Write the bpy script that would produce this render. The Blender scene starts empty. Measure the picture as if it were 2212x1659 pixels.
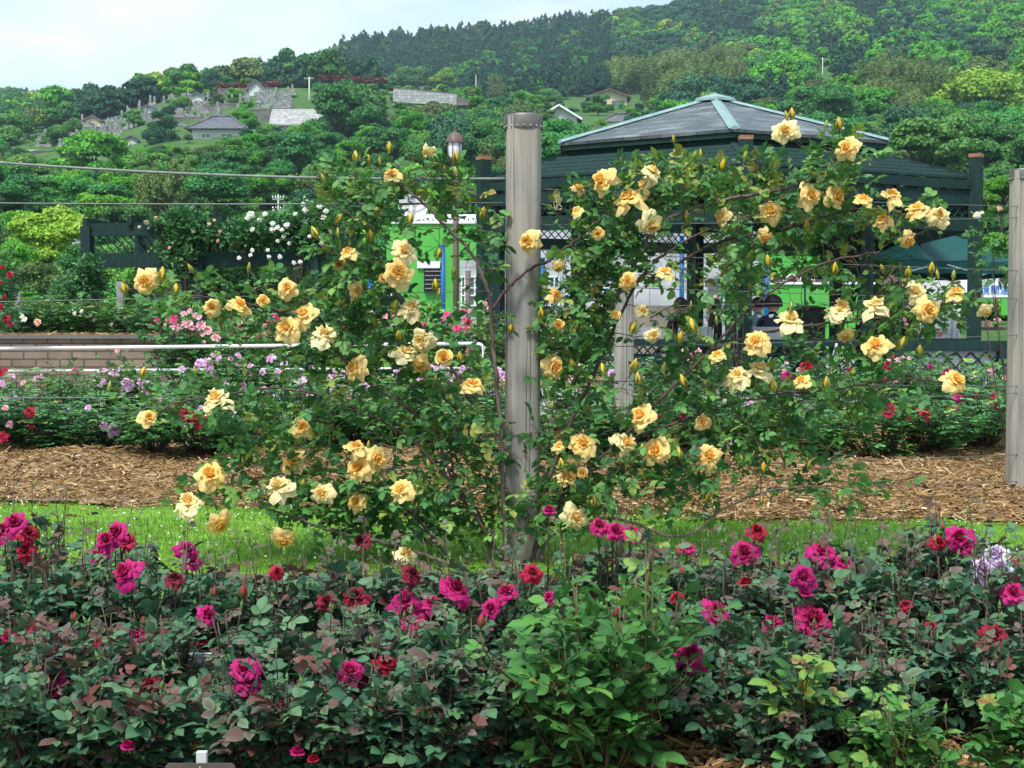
import bpy, math, random
import numpy as np
from mathutils import Vector, Matrix
random.seed(11)
rng = np.random.default_rng(11)
sc = bpy.context.scene
C = sc.collection
PI = math.pi
F_PX, CX, CY, EYE = 3039.0, 1106.0, 829.5, 1.13
PITCH = math.atan((CY - 709.0) / F_PX)
cp_, sp_ = math.cos(PITCH), math.sin(PITCH)

def P(px, py, d):
    """point at forward distance d (world y) seen in that direction from the camera"""
    a, b, c = (px - CX), F_PX, -(py - CY)
    y = b * cp_ + c * sp_
    z = -b * sp_ + c * cp_
    return np.array([a * d / y, d, EYE + z * d / y])

def proj(Q):
    Q = np.asarray(Q, float).reshape(-1, 3)
    x, y, z = Q[:, 0], Q[:, 1], Q[:, 2] - EYE
    f = y * cp_ - z * sp_
    u = y * sp_ + z * cp_
    return np.stack([CX + F_PX * x / f, CY - F_PX * u / f], 1)

# ------------------------------------------------------------------ geometry accumulator
def nrm(a):
    a = np.asarray(a, float)
    return a / np.maximum(np.linalg.norm(a, axis=-1, keepdims=True), 1e-9)

BOXV = np.array([[x, y, z] for z in (-.5, .5) for y in (-.5, .5) for x in (-.5, .5)])
BOXF = np.array([[0,2,3],[0,3,1],[4,5,7],[4,7,6],[0,1,5],[0,5,4],[2,6,7],[2,7,3],[0,4,6],[0,6,2],[1,3,7],[1,7,5]])

class G:
    def __init__(s):
        s.V, s.F, s.T, s.M, s.n = [], [], [], [], 0
    def add(s, V, F, t=0.0, m=0):
        V = np.asarray(V, float).reshape(-1, 3); F = np.asarray(F, int).reshape(-1, 3)
        s.V.append(V); s.F.append(F + s.n)
        s.T.append(np.full(len(V), t) if np.isscalar(t) else np.asarray(t, float))
        s.M.append(np.full(len(F), m, int)); s.n += len(V)
        return s
    def box(s, c, size, rz=0.0, m=0, t=0.0):
        V = BOXV * np.asarray(size, float)
        if rz:
            co, si = math.cos(rz), math.sin(rz)
            V = V @ np.array([[co, si, 0], [-si, co, 0], [0, 0, 1]])
        return s.add(V + np.asarray(c, float), BOXF, t, m)
    def beam(s, p, q, w, h, m=0, t=0.0, up=(0, 0, 1), ext=0.0):
        p = np.asarray(p, float); q = np.asarray(q, float)
        d = q - p; L = np.linalg.norm(d); d = d / L
        x = np.cross(d, up); x = x / np.linalg.norm(x); z = np.cross(x, d)
        V = BOXV * np.array([w, L + 2 * ext, h])
        V = V @ np.stack([x, d, z]) + (p + q) / 2
        return s.add(V, BOXF, t, m)
    def tube(s, pts, r, n=6, m=0, t=0.0, cap=True):
        pts = np.asarray(pts, float); k = len(pts)
        r = np.full(k, r) if np.isscalar(r) else np.asarray(r, float)
        T = nrm(np.gradient(pts, axis=0))
        ref = np.array([0, 0, 1.0]) if abs(T[0][2]) < .8 else np.array([1.0, 0, 0])
        X = nrm(np.cross(T, ref)); Y = np.cross(T, X)
        a = np.arange(n) * 2 * PI / n
        V = pts[:, None] + r[:, None, None] * (X[:, None] * np.cos(a)[None, :, None] + Y[:, None] * np.sin(a)[None, :, None])
        V = V.reshape(-1, 3)
        i = np.arange(k - 1)[:, None] * n; j = np.arange(n)[None]; j2 = (j + 1) % n
        A, B, Cc, D = i + j, i + j2, i + n + j2, i + n + j
        Fs = np.concatenate([np.stack([A, B, Cc], -1).reshape(-1, 3), np.stack([A, Cc, D], -1).reshape(-1, 3)])
        if cap:
            V = np.concatenate([V, pts[:1], pts[-1:]])
            j = np.arange(n); e = (k - 1) * n
            Fs = np.concatenate([Fs, np.stack([np.full(n, k * n), (j + 1) % n, j], -1), np.stack([np.full(n, k * n + 1), e + j, e + (j + 1) % n], -1)])
        return s.add(V, Fs, t, m)
    def lathe(s, c, prof, n=24, m=0, t=0.0):
        pts = np.array([[c[0], c[1], c[2] + z] for r, z in prof])
        k = len(prof); a = np.arange(n) * 2 * PI / n
        V = np.array([[c[0] + r * math.cos(b), c[1] + r * math.sin(b), c[2] + z] for r, z in prof for b in a])
        i = np.arange(k - 1)[:, None] * n; j = np.arange(n)[None]; j2 = (j + 1) % n
        A, B, Cc, D = i + j, i + j2, i + n + j2, i + n + j
        Fs = np.concatenate([np.stack([A, B, Cc], -1).reshape(-1, 3), np.stack([A, Cc, D], -1).reshape(-1, 3)])
        return s.add(V, Fs, t, m)
    def poly(s, pts, m=0, t=0.0):
        n = len(pts)
        return s.add(pts, [[0, i, i + 1] for i in range(1, n - 1)], t, m)
    def prism(s, pts, vec, m=0, t=0.0):
        pts = np.asarray(pts, float); n = len(pts); q = pts + np.asarray(vec, float)
        s.poly(pts, m, t); s.poly(q[::-1], m, t)
        Fs = []
        for i in range(n):
            j = (i + 1) % n; Fs += [[i, j, n + j], [i, n + j, n + i]]
        return s.add(np.concatenate([pts, q]), Fs, t, m)
    def grid(s, X, Y, Z, m=0, t=0.0):
        ny, nx = X.shape
        V = np.stack([X, Y, Z], -1).reshape(-1, 3)
        i = (np.arange(ny - 1)[:, None] * nx); j = np.arange(nx - 1)[None]
        a = i + j
        Fs = np.concatenate([np.stack([a, a + 1, a + nx + 1], -1).reshape(-1, 3), np.stack([a, a + nx + 1, a + nx], -1).reshape(-1, 3)])
        return s.add(V, Fs, t, m)
    def data(s, name, mats, origin=(0, 0, 0), smooth=False):
        V = np.concatenate(s.V) - np.asarray(origin, float); Fs = np.concatenate(s.F)
        me = bpy.data.meshes.new(name)
        me.vertices.add(len(V)); me.vertices.foreach_set('co', V.astype(np.float32).ravel())
        me.loops.add(Fs.size); me.loops.foreach_set('vertex_index', Fs.astype(np.int32).ravel())
        me.polygons.add(len(Fs)); me.polygons.foreach_set('loop_start', np.arange(0, Fs.size, 3, dtype=np.int32))
        me.polygons.foreach_set('material_index', np.concatenate(s.M).astype(np.int32))
        me.polygons.foreach_set('use_smooth', np.full(len(Fs), smooth))
        me.update(calc_edges=True)
        at = me.attributes.new('t', 'FLOAT', 'POINT'); at.data.foreach_set('value', np.concatenate(s.T).astype(np.float32))
        for m in (mats if isinstance(mats, (list, tuple)) else [mats]):
            me.materials.append(m)
        return me
    def build(s, name, mats, parent=None, smooth=False, origin=None):
        if origin is None:
            origin = wloc(parent) if parent else (0, 0, 0)
        o = bpy.data.objects.new(name, s.data(name, mats, origin, smooth)); C.objects.link(o)
        if parent: o.parent = parent
        elif origin is not None: o.location = origin
        return o

def wloc(o):
    v = Vector(o.location)
    while o.parent:
        o = o.parent; v = v + o.location
    return tuple(v)

def tag(o, label=None, cat=None, group=None, kind=None):
    if label: o['label'] = label
    if cat: o['category'] = cat
    if group: o['group'] = group
    if kind: o['kind'] = kind
    return o

def thing(name, label, cat, loc=(0, 0, 0), group=None):
    o = bpy.data.objects.new(name, None); C.objects.link(o); o.location = loc
    return tag(o, label, cat, group)

def place(mesh, name, parent, loc, scale=1.0, axis=None, spin=0.0):
    o = bpy.data.objects.new(name, mesh); C.objects.link(o)
    if parent:
        o.parent = parent; loc = np.asarray(loc, float) - np.asarray(wloc(parent))
    o.location = loc
    o.scale = (scale,) * 3 if np.isscalar(scale) else scale
    if axis is not None:
        q = Vector((0, 0, 1)).rotation_difference(Vector(axis).normalized()) @ Matrix.Rotation(spin, 3, 'Z').to_quaternion()
        o.rotation_euler = q.to_euler()
    elif spin: o.rotation_euler = (0, 0, spin)
    return o

# ------------------------------------------------------------------ materials
def newmat(name):
    m = bpy.data.materials.new(name); m.use_nodes = True
    nt = m.node_tree; nt.nodes.clear()
    return m, nt, nt.nodes, nt.links

def ramp(N, stops):
    r = N.new('ShaderNodeValToRGB'); e = r.color_ramp.elements
    while len(e) < len(stops): e.new(0.5)
    for i, (p, c) in enumerate(stops):
        e[i].position = p; e[i].color = (*c, 1)
    return r

def leafmat(name, stops, rough=.42, trans=.22, var=.12, spec=.5, hue=0.0):
    m, nt, N, L = newmat(name)
    at = N.new('ShaderNodeAttribute'); at.attribute_name = 't'
    oi = N.new('ShaderNodeObjectInfo')
    ma = N.new('ShaderNodeMath'); ma.operation = 'MULTIPLY_ADD'; ma.inputs[1].default_value = var; 
    L.new(oi.outputs['Random'], ma.inputs[0])
    ad = N.new('ShaderNodeMath'); ad.operation = 'SUBTRACT'; ad.inputs[1].default_value = var / 2
    L.new(at.outputs['Fac'], ma.inputs[2]); L.new(ma.outputs[0], ad.inputs[0])
    r = ramp(N, stops); L.new(ad.outputs[0], r.inputs[0])
    col = r.outputs[0]
    if hue:
        hs = N.new('ShaderNodeHueSaturation'); mh = N.new('ShaderNodeMapRange')
        mh.inputs[3].default_value = .5 - hue; mh.inputs[4].default_value = .5 + hue
        mu = N.new('ShaderNodeMath'); mu.operation = 'MULTIPLY'; mu.inputs[1].default_value = 7.31
        fr = N.new('ShaderNodeMath'); fr.operation = 'FRACT'
        L.new(oi.outputs['Random'], mu.inputs[0]); L.new(mu.outputs[0], fr.inputs[0]); L.new(fr.outputs[0], mh.inputs[0])
        L.new(mh.outputs[0], hs.inputs['Hue']); L.new(col, hs.inputs['Color']); col = hs.outputs[0]
    b = N.new('ShaderNodeBsdfPrincipled'); b.inputs['Roughness'].default_value = rough
    b.inputs['Specular IOR Level'].default_value = spec
    L.new(col, b.inputs['Base Color'])
    tr = N.new('ShaderNodeBsdfTranslucent'); L.new(col, tr.inputs[0])
    mx = N.new('ShaderNodeMixShader'); mx.inputs[0].default_value = trans
    L.new(b.outputs[0], mx.inputs[1]); L.new(tr.outputs[0], mx.inputs[2])
    o = N.new('ShaderNodeOutputMaterial'); L.new(mx.outputs[0], o.inputs[0])
    return m

def mat(name, c1, c2=None, scale=8.0, rough=.7, bump=0.0, stretch=(1, 1, 1), metal=0.0, spec=.25, detail=6, lo=.3, hi=.7, c3=None):
    """noise-varied surface in object coordinates"""
    m, nt, N, L = newmat(name)
    b = N.new('ShaderNodeBsdfPrincipled'); b.inputs['Roughness'].default_value = rough
    b.inputs['Metallic'].default_value = metal; b.inputs['Specular IOR Level'].default_value = spec
    c2 = c2 or tuple(min(1, x * 1.25) for x in c1)
    tc = N.new('ShaderNodeTexCoord'); mp = N.new('ShaderNodeMapping'); mp.inputs['Scale'].default_value = stretch
    L.new(tc.outputs['Object'], mp.inputs[0])
    n = N.new('ShaderNodeTexNoise'); n.inputs['Scale'].default_value = scale; n.inputs['Detail'].default_value = detail
    L.new(mp.outputs[0], n.inputs['Vector'])
    st = [(lo, c1), (hi, c2)] if c3 is None else [(lo, c1), ((lo + hi) / 2, c2), (hi, c3)]
    r = ramp(N, st); L.new(n.outputs[0], r.inputs[0]); L.new(r.outputs[0], b.inputs['Base Color'])
    if bump:
        bp = N.new('ShaderNodeBump'); bp.inputs['Strength'].default_value = min(1, bump); bp.inputs['Distance'].default_value = .02
        L.new(n.outputs[0], bp.inputs['Height']); L.new(bp.outputs[0], b.inputs['Normal'])
    o = N.new('ShaderNodeOutputMaterial'); L.new(b.outputs[0], o.inputs[0])
    return m

M = {}
DG = (.005, .022, .020)
# leaves
M['rose_leaf'] = leafmat('climbing rose leaf', [(0, (0.033, 0.112, 0.040)), (.35, (0.077, 0.236, 0.061)), (.65, (0.177, 0.378, 0.071)), (.82, (0.307, 0.366, 0.071)), (1, (0.260, 0.118, 0.053))], rough=.5, trans=.3, spec=.35)
M['dark_leaf'] = leafmat('dark rose leaf', [(0, (.024, .075, .042)), (.4, (.062, .165, .082)), (.7, (.115, .235, .10)), (.82, (.115, .088, .075)), (1, (.17, .052, .04))], rough=.52, trans=.18, spec=.35)
M['light_leaf'] = leafmat('light green rose leaf', [(0, (.03, .10, .03)), (.4, (.068, .22, .05)), (.75, (.13, .33, .065)), (.9, (.25, .33, .06)), (1, (.24, .11, .04))], rough=.5, trans=.26, spec=.3)
M['bed_leaf'] = leafmat('bed rose leaf', [(0, (0.025, 0.098, 0.039)), (.4, (0.070, 0.245, 0.063)), (.75, (0.168, 0.420, 0.077)), (.9, (0.280, 0.420, 0.070)), (1, (0.280, 0.112, 0.056))], rough=.4, trans=.2, var=.35)
M['vine_leaf'] = leafmat('vine leaf', [(0, (.028, .10, .04)), (.5, (.075, .23, .075)), (1, (.17, .36, .11))], rough=.4, trans=.2, var=.1)
# petals
def petals(name, stops, var=.25): return leafmat(name, stops, rough=.55, trans=.30, var=var, spec=.25)
M['yellow'] = petals('apricot yellow petals', [(0, (.97, .54, .09)), (.25, (.98, .62, .15)), (.6, (.98, .68, .22)), (1, (.98, .75, .31))])
M['cream'] = petals('cream petals', [(0, (.95, .62, .17)), (.4, (.96, .77, .34)), (1, (.97, .85, .48))])
M['magenta'] = petals('magenta petals', [(0, (.28, .003, .045)), (.5, (.44, .008, .11)), (1, (.52, .02, .19))], .4)
M['crimson'] = petals('crimson petals', [(0, (.16, .002, .01)), (.6, (.36, .006, .03)), (1, (.45, .015, .06))])
M['wine'] = petals('dark wine petals', [(0, (.05, .001, .006)), (.6, (.14, .004, .018)), (1, (.22, .008, .03))])
M['purple'] = petals('purple petals', [(0, (.24, .003, .05)), (.6, (.38, .008, .11)), (1, (.44, .015, .17))])
M['pink'] = petals('pink petals', [(0, (.75, .18, .28)), (.6, (.85, .38, .48)), (1, (.88, .58, .62))])
M['lilac'] = petals('lilac pink petals', [(0, (.62, .22, .5)), (.6, (.74, .40, .66)), (1, (.82, .58, .78))])
M['hot'] = petals('hot pink petals', [(0, (.7, .03, .12)), (.6, (.85, .06, .25)), (1, (.85, .16, .36))])
M['white'] = petals('white petals', [(0, (.85, .82, .55)), (.5, (.86, .86, .74)), (1, (.88, .88, .84))])
M['peach'] = petals('peach petals', [(0, (.85, .3, .15)), (.6, (.88, .45, .3)), (1, (.9, .62, .48))])
M['lavender'] = petals('pale lavender petals', [(0, (.45, .3, .5)), (.6, (.62, .5, .7)), (1, (.74, .66, .82))])
M['bud_yellow'] = petals('bud yellow petals', [(0, (.72, .45, .03)), (.5, (.88, .58, .05)), (1, (.92, .70, .14))])
M['bud_red'] = petals('bud red petals', [(0, (.30, .01, .03)), (1, (.55, .06, .10))])
M['calyx'] = leafmat('calyx green', [(0, (.07, .17, .04)), (1, (.16, .28, .07))], trans=.1)
M['cane'] = mat('cane bark', (.050, .028, .030), (.13, .085, .075), 30, .65, .3, (1, 1, .3))
M['oldcane'] = mat('grey cane bark', (.085, .062, .055), (.20, .155, .135), 26, .75, .5, (1, 1, .25))
M['twig'] = mat('young twig', (.09, .055, .03), (.12, .11, .04), 12, .55)
M['redtwig'] = mat('purple rose stem', (.06, .03, .03), (.10, .08, .05), 14, .5)
M['green'] = mat('green painted timber', DG, (.012, .040, .036), 9, .8, .25, (3, 3, 1))
M['greendark'] = mat('dark painted timber', (.008, .026, .022), (.012, .04, .032), 9, .6, .2)
M['endgrain'] = mat('weathered post top', (.22, .09, .05), (.36, .19, .12), 30, .8, .3)
M['copper'] = mat('verdigris copper sheet', (.17, .28, .28), (.26, .37, .37), 6, .45, .05, metal=.1)
M['soil'] = mat('soil and bark', (.028, .017, .011), (.12, .068, .036), 22, .95, .6, detail=9)
M['mulch'] = mat('bark mulch', (.06, .034, .016), (.24, .15, .07), 26, .95, 1.0, detail=10, c3=(.38, .26, .13))
M['asphalt'] = mat('grey path', (.14, .14, .14), (.21, .21, .20), 60, .85, .3, detail=8)
M['paving'] = mat('plaza paving', (.20, .19, .18), (.28, .27, .25), 5, .85, .1)
M['lawn'] = mat('lawn turf', (.10, .23, .018), (.18, .36, .035), 7, .9, .4, detail=9)
M['grass'] = leafmat('grass blades', [(0, (.09, .20, .02)), (.6, (.17, .34, .035)), (1, (.38, .46, .11))], rough=.5, trans=.35, var=0, spec=.2)
M['chip'] = leafmat('wood chips', [(0, (.06, .032, .014)), (.35, (.21, .118, .045)), (.7, (.40, .255, .11)), (1, (.64, .50, .31))], rough=.85, trans=0, var=0, spec=.2)
M['whitemetal'] = mat('white painted steel', (.76, .78, .80), (.82, .83, .84), 4, .35, metal=.0)
M['steel'] = mat('galvanised steel', (.34, .36, .37), (.48, .5, .51), 20, .38, metal=.7)
M['wire'] = mat('grey wire', (.13, .14, .14), (.20, .21, .21), 20, .5, metal=.3)
M['cable'] = mat('grey insulated cable', (.17, .19, .18), (.27, .29, .27), 20, .6)
M['stonegrey'] = mat('granite', (.17, .17, .17), (.36, .36, .35), 1.2, .75, .1, detail=8)
M['oldwall'] = mat('weathered masonry', (.09, .09, .08), (.21, .20, .18), .8, .9, .2, detail=10)
M['concrete'] = mat('pale concrete', (.46, .47, .46), (.62, .62, .60), .5, .85, .1, detail=9)
M['plaster'] = mat('white plaster', (.52, .53, .50), (.64, .64, .61), .7, .8)
M['beige'] = mat('beige render', (.62, .50, .35), (.70, .58, .42), .6, .85)
M['glass'] = mat('window glass', (.03, .09, .10), (.08, .17, .18), .8, .12, spec=.8)
M['windowframe'] = mat('white window frame', (.66, .68, .68), None, 4, .5)
M['lime'] = mat('lime green cladding', (.08, .38, .06), (.10, .44, .075), .9, .55, detail=3)
M['bluepole'] = mat('blue painted steel', (.005, .09, .26), (.01, .12, .32), 5, .4)
M['brownpole'] = mat('brown painted steel', (.12, .085, .075), (.16, .12, .105), 8, .5)
M['tent'] = mat('dark green canopy cloth', (.003, .052, .050), (.005, .070, .066), 2.2, .75, .15)
M['black'] = mat('black cloth', (.008, .008, .010), (.016, .016, .018), 12, .8)
M['navy'] = mat('navy cloth', (.010, .014, .028), (.018, .024, .045), 12, .8)
M['greyblue'] = mat('grey blue knit', (.10, .17, .21), (.14, .22, .26), 25, .9)
M['darkgrey'] = mat('dark grey cloth', (.035, .038, .042), (.06, .062, .068), 12, .85)
M['whitecloth'] = mat('white cloth', (.66, .68, .72), (.75, .76, .8), 10, .8)
M['creamcloth'] = mat('cream cloth', (.52, .46, .36), (.62, .56, .46), 8, .9, .3)
M['skin'] = mat('skin', (.55, .33, .23), (.62, .39, .28), 9, .55)
M['hair'] = mat('black hair', (.008, .007, .007), (.02, .017, .016), 40, .45, .5, (1, 1, .3))
M['plastic_black'] = mat('black plastic', (.012, .012, .013), (.02, .02, .02), 10, .35)
M['brownplate'] = mat('brown sign plate', (.16, .13, .12), (.21, .175, .16), 9, .32, metal=.5)
M['redhedge'] = leafmat('red hedge leaves', [(0, (.07, .018, .016)), (1, (.24, .05, .04))], rough=.6, trans=.1, var=.1)
M['bark'] = mat('tree bark', (.06, .045, .035), (.13, .10, .08), 3, .9, .5, (1, 1, .3))
M['hillsoil'] = mat('hillside undergrowth', (.03, .085, .02), (.075, .15, .03), .35, .95, detail=9)
M['tilegrey'] = None

def coursed(name, c_hi, c_lo, mortar, sx, sz, rough=.6, bw=.5, bump=.4, msize=.02, coord='Object', rot=None, spec=.4):
    m, nt, N, L = newmat(name)
    tc = N.new('ShaderNodeTexCoord'); mp = N.new('ShaderNodeMapping')
    if rot: mp.inputs['Rotation'].default_value = rot
    L.new(tc.outputs[coord], mp.inputs[0])
    br = N.new('ShaderNodeTexBrick'); br.inputs['Scale'].default_value = 1; br.inputs['Brick Width'].default_value = sx
    br.inputs['Row Height'].default_value = sz; br.inputs['Mortar Size'].default_value = msize
    br.inputs['Color1'].default_value = (*c_hi, 1); br.inputs['Color2'].default_value = (*c_lo, 1); br.inputs['Mortar'].default_value = (*mortar, 1)
    L.new(mp.outputs[0], br.inputs['Vector'])
    n = N.new('ShaderNodeTexNoise'); n.inputs['Scale'].default_value = 1.6; n.inputs['Detail'].default_value = 8
    L.new(tc.outputs['Object'], n.inputs['Vector'])
    r = ramp(N, [(.3, (.62, .62, .62)), (.7, (1.25, 1.25, 1.25))]); L.new(n.outputs[0], r.inputs[0])
    mx = N.new('ShaderNodeMix'); mx.data_type = 'RGBA'; mx.blend_type = 'MULTIPLY'; mx.inputs[0].default_value = 1
    L.new(br.outputs[0], mx.inputs[6]); L.new(r.outputs[0], mx.inputs[7])
    b = N.new('ShaderNodeBsdfPrincipled'); b.inputs['Roughness'].default_value = rough; b.inputs['Specular IOR Level'].default_value = spec
    L.new(mx.outputs[2], b.inputs['Base Color'])
    bp = N.new('ShaderNodeBump'); bp.inputs['Strength'].default_value = bump; bp.inputs['Distance'].default_value = .02; bp.invert = True
    L.new(br.outputs[1], bp.inputs['Height']); L.new(bp.outputs[0], b.inputs['Normal'])
    o = N.new('ShaderNodeOutputMaterial'); L.new(b.outputs[0], o.inputs[0])
    return m
R90 = (math.radians(90), 0, 0)
M['blockwall'] = coursed('tan block wall', (.29, .215, .16), (.22, .165, .125), (.10, .08, .065), .32, .105, rough=.9, rot=R90, msize=.012)
M['siding'] = coursed('white siding with painted shade', (.46, .48, .50), (.42, .44, .46), (.25, .26, .28), 1.2, .45, rough=.6, rot=R90, msize=.012, bump=.1)  # white siding darkened in its colour to stand for shade under the overhang
M['greytile'] = coursed('grey roof tiles', (.17, .18, .20), (.12, .13, .15), (.06, .06, .07), .35, .4, rough=.5, msize=.05)
M['greentile'] = coursed('green grey sheet roof', (.16, .24, .23), (.13, .20, .19), (.1, .13, .13), 3, .5, rough=.45, msize=.03)
M['paleroof'] = coursed('pale grey sheet roof', (.36, .36, .35), (.32, .32, .31), (.22, .22, .22), 3, .6, rough=.5, msize=.03)
M['stonewall'] = coursed('stone block wall', (.44, .45, .44), (.35, .36, .36), (.26, .26, .25), 1.1, .6, rough=.85, rot=R90, msize=.04)
M['kerb'] = coursed('tan kerb blocks', (.36, .28, .20), (.31, .24, .17), (.14, .11, .08), .6, .3, rough=.9, rot=R90, msize=.012)

def slate():
    m, nt, N, L = newmat('slate roof courses')
    uv = N.new('ShaderNodeUVMap'); uv.uv_map = 'uv'
    br = N.new('ShaderNodeTexBrick'); br.inputs['Scale'].default_value = 1; br.inputs['Brick Width'].default_value = .30
    br.inputs['Row Height'].default_value = .16; br.inputs['Mortar Size'].default_value = .009
    br.inputs['Color1'].default_value = (.058, .07, .075, 1); br.inputs['Color2'].default_value = (.12, .135, .14, 1); br.inputs['Mortar'].default_value = (.018, .02, .022, 1)
    br.inputs['Bias'].default_value = -.1
    L.new(uv.outputs[0], br.inputs['Vector'])
    mp = N.new('ShaderNodeMapping'); mp.inputs['Scale'].default_value = (2.2, 5.5, 1); mp.inputs['Rotation'].default_value = (0, 0, .5)
    L.new(uv.outputs[0], mp.inputs[0])
    n = N.new('ShaderNodeTexNoise'); n.inputs['Scale'].default_value = .8; n.inputs['Detail'].default_value = 5
    L.new(mp.outputs[0], n.inputs['Vector'])
    r = ramp(N, [(.45, (.62, .66, .64)), (.72, (1.9, 1.98, 2.0))]); L.new(n.outputs[0], r.inputs[0])  # light streaks paint the slates' reflections into the base colour
    mx = N.new('ShaderNodeMix'); mx.data_type = 'RGBA'; mx.blend_type = 'MULTIPLY'; mx.inputs[0].default_value = 1
    L.new(br.outputs[0], mx.inputs[6]); L.new(r.outputs[0], mx.inputs[7])
    b = N.new('ShaderNodeBsdfPrincipled'); b.inputs['Roughness'].default_value = .42
    L.new(mx.outputs[2], b.inputs['Base Color'])
    bp = N.new('ShaderNodeBump'); bp.inputs['Strength'].default_value = .5; bp.inputs['Distance'].default_value = .02; bp.invert = True
    L.new(br.outputs[1], bp.inputs['Height']); L.new(bp.outputs[0], b.inputs['Normal'])
    o = N.new('ShaderNodeOutputMaterial'); L.new(b.outputs[0], o.inputs[0])
    return m
M['slate'] = slate()

def greywood():
    m, nt, N, L = newmat('weathered grey timber')
    tc = N.new('ShaderNodeTexCoord')
    mp = N.new('ShaderNodeMapping'); mp.inputs['Scale'].default_value = (9, 9, .55); L.new(tc.outputs['Object'], mp.inputs[0])
    n = N.new('ShaderNodeTexNoise'); n.inputs['Scale'].default_value = 2.2; n.inputs['Detail'].default_value = 9; n.inputs['Roughness'].default_value = .62; L.new(mp.outputs[0], n.inputs['Vector'])
    r = ramp(N, [(.25, (.21, .195, .17)), (.5, (.345, .325, .295)), (.72, (.45, .43, .40))]); L.new(n.outputs[0], r.inputs[0])
    mp2 = N.new('ShaderNodeMapping'); mp2.inputs['Scale'].default_value = (1, 1, .5); L.new(tc.outputs['Object'], mp2.inputs[0])
    n2 = N.new('ShaderNodeTexNoise'); n2.inputs['Scale'].default_value = 2.3; n2.inputs['Detail'].default_value = 4; L.new(mp2.outputs[0], n2.inputs['Vector'])
    r2 = ramp(N, [(.35, (.74, .75, .75)), (.55, (1.02, 1.0, .97)), (.7, (1.18, 1.10, .96))]); L.new(n2.outputs[0], r2.inputs[0])
    mx = N.new('ShaderNodeMix'); mx.data_type = 'RGBA'; mx.blend_type = 'MULTIPLY'; mx.inputs[0].default_value = 1
    L.new(r.outputs[0], mx.inputs[6]); L.new(r2.outputs[0], mx.inputs[7])
    mp3 = N.new('ShaderNodeMapping'); mp3.inputs['Scale'].default_value = (26, 26, .30); L.new(tc.outputs['Object'], mp3.inputs[0])
    n3 = N.new('ShaderNodeTexNoise'); n3.inputs['Scale'].default_value = 1.5; n3.inputs['Detail'].default_value = 2; L.new(mp3.outputs[0], n3.inputs['Vector'])
    r3 = ramp(N, [(.25, (.30, .28, .26)), (.32, (1, 1, 1))]); L.new(n3.outputs[0], r3.inputs[0])
    mx2 = N.new('ShaderNodeMix'); mx2.data_type = 'RGBA'; mx2.blend_type = 'MULTIPLY'; mx2.inputs[0].default_value = 1
    L.new(mx.outputs[2], mx2.inputs[6]); L.new(r3.outputs[0], mx2.inputs[7])
    b = N.new('ShaderNodeBsdfPrincipled'); b.inputs['Roughness'].default_value = .85; b.inputs['Specular IOR Level'].default_value = .2
    L.new(mx2.outputs[2], b.inputs['Base Color'])
    bp = N.new('ShaderNodeBump'); bp.inputs['Strength'].default_value = .5; bp.inputs['Distance'].default_value = .004
    L.new(n.outputs[0], bp.inputs['Height']); L.new(bp.outputs[0], b.inputs['Normal'])
    o = N.new('ShaderNodeOutputMaterial'); L.new(b.outputs[0], o.inputs[0])
    return m
M['greywood'] = greywood()

# tree foliage: ramp by clump value, each tree shifted by its own random value
def treemat(name, lo, mid, hi, hue=.02): return leafmat(name, [(0, lo), (.5, mid), (1, hi)], rough=.6, trans=.18, var=.5, spec=.25, hue=hue)
M['t_green'] = treemat('mid green crown', (0.022, 0.101, 0.028), (0.056, 0.209, 0.046), (0.132, 0.357, 0.070), .025)
M['t_bright'] = treemat('bright green crown', (0.044, 0.188, 0.019), (0.094, 0.338, 0.027), (0.188, 0.475, 0.050), .015)
M['t_yellow'] = treemat('yellow green crown', (0.103, 0.230, 0.017), (0.230, 0.414, 0.034), (0.380, 0.529, 0.069), .01)
M['t_dark'] = treemat('dark evergreen crown', (0.014, 0.064, 0.035), (0.032, 0.120, 0.058), (0.072, 0.192, 0.080), .015)
M['t_cedar'] = treemat('cedar crown', (0.012, 0.055, 0.038), (0.020, 0.090, 0.055), (0.049, 0.145, 0.075), .012)
M['t_olive'] = treemat('olive brown crown', (0.054, 0.108, 0.032), (0.108, 0.182, 0.049), (0.203, 0.270, 0.081), .02)
M['t_bamboo'] = treemat('bamboo plumes', (0.078, 0.156, 0.039), (0.169, 0.260, 0.072), (0.286, 0.364, 0.117), .012)

# ------------------------------------------------------------------ leaf systems
def leaf_tpl():
    V = [[0, 0, 0]]
    for y, w, z in ((.14, .20, .03), (.42, .33, .055), (.72, .26, .03)):
        V += [[-w, y, z], [0, y + .02, -.03 * y], [w, y, z]]
    V.append([0, 1.0, -.12])
    Fs = [[0, 2, 1], [0, 3, 2]]
    for k in (1, 4):
        Fs += [[k, k + 1, k + 4], [k, k + 4, k + 3], [k + 1, k + 2, k + 5], [k + 1, k + 5, k + 4]]
    Fs += [[7, 8, 10], [8, 9, 10]]
    return np.array(V, float), np.array(Fs)
LV, LF = leaf_tpl()
LV2 = np.array([[0, 0, 0], [-.30, .34, .05], [.30, .34, .05], [-.24, .72, .02], [.24, .72, .02], [0, 1, -.08]]); LF2 = np.array([[0, 2, 1], [1, 2, 4], [1, 4, 3], [3, 4, 5]])
LV3 = np.array([[-.5, -.5, 0], [.55, -.42, .12], [.42, .55, 0], [-.5, .42, .12]]); LF3 = np.array([[0, 1, 2], [0, 2, 3]])

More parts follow.
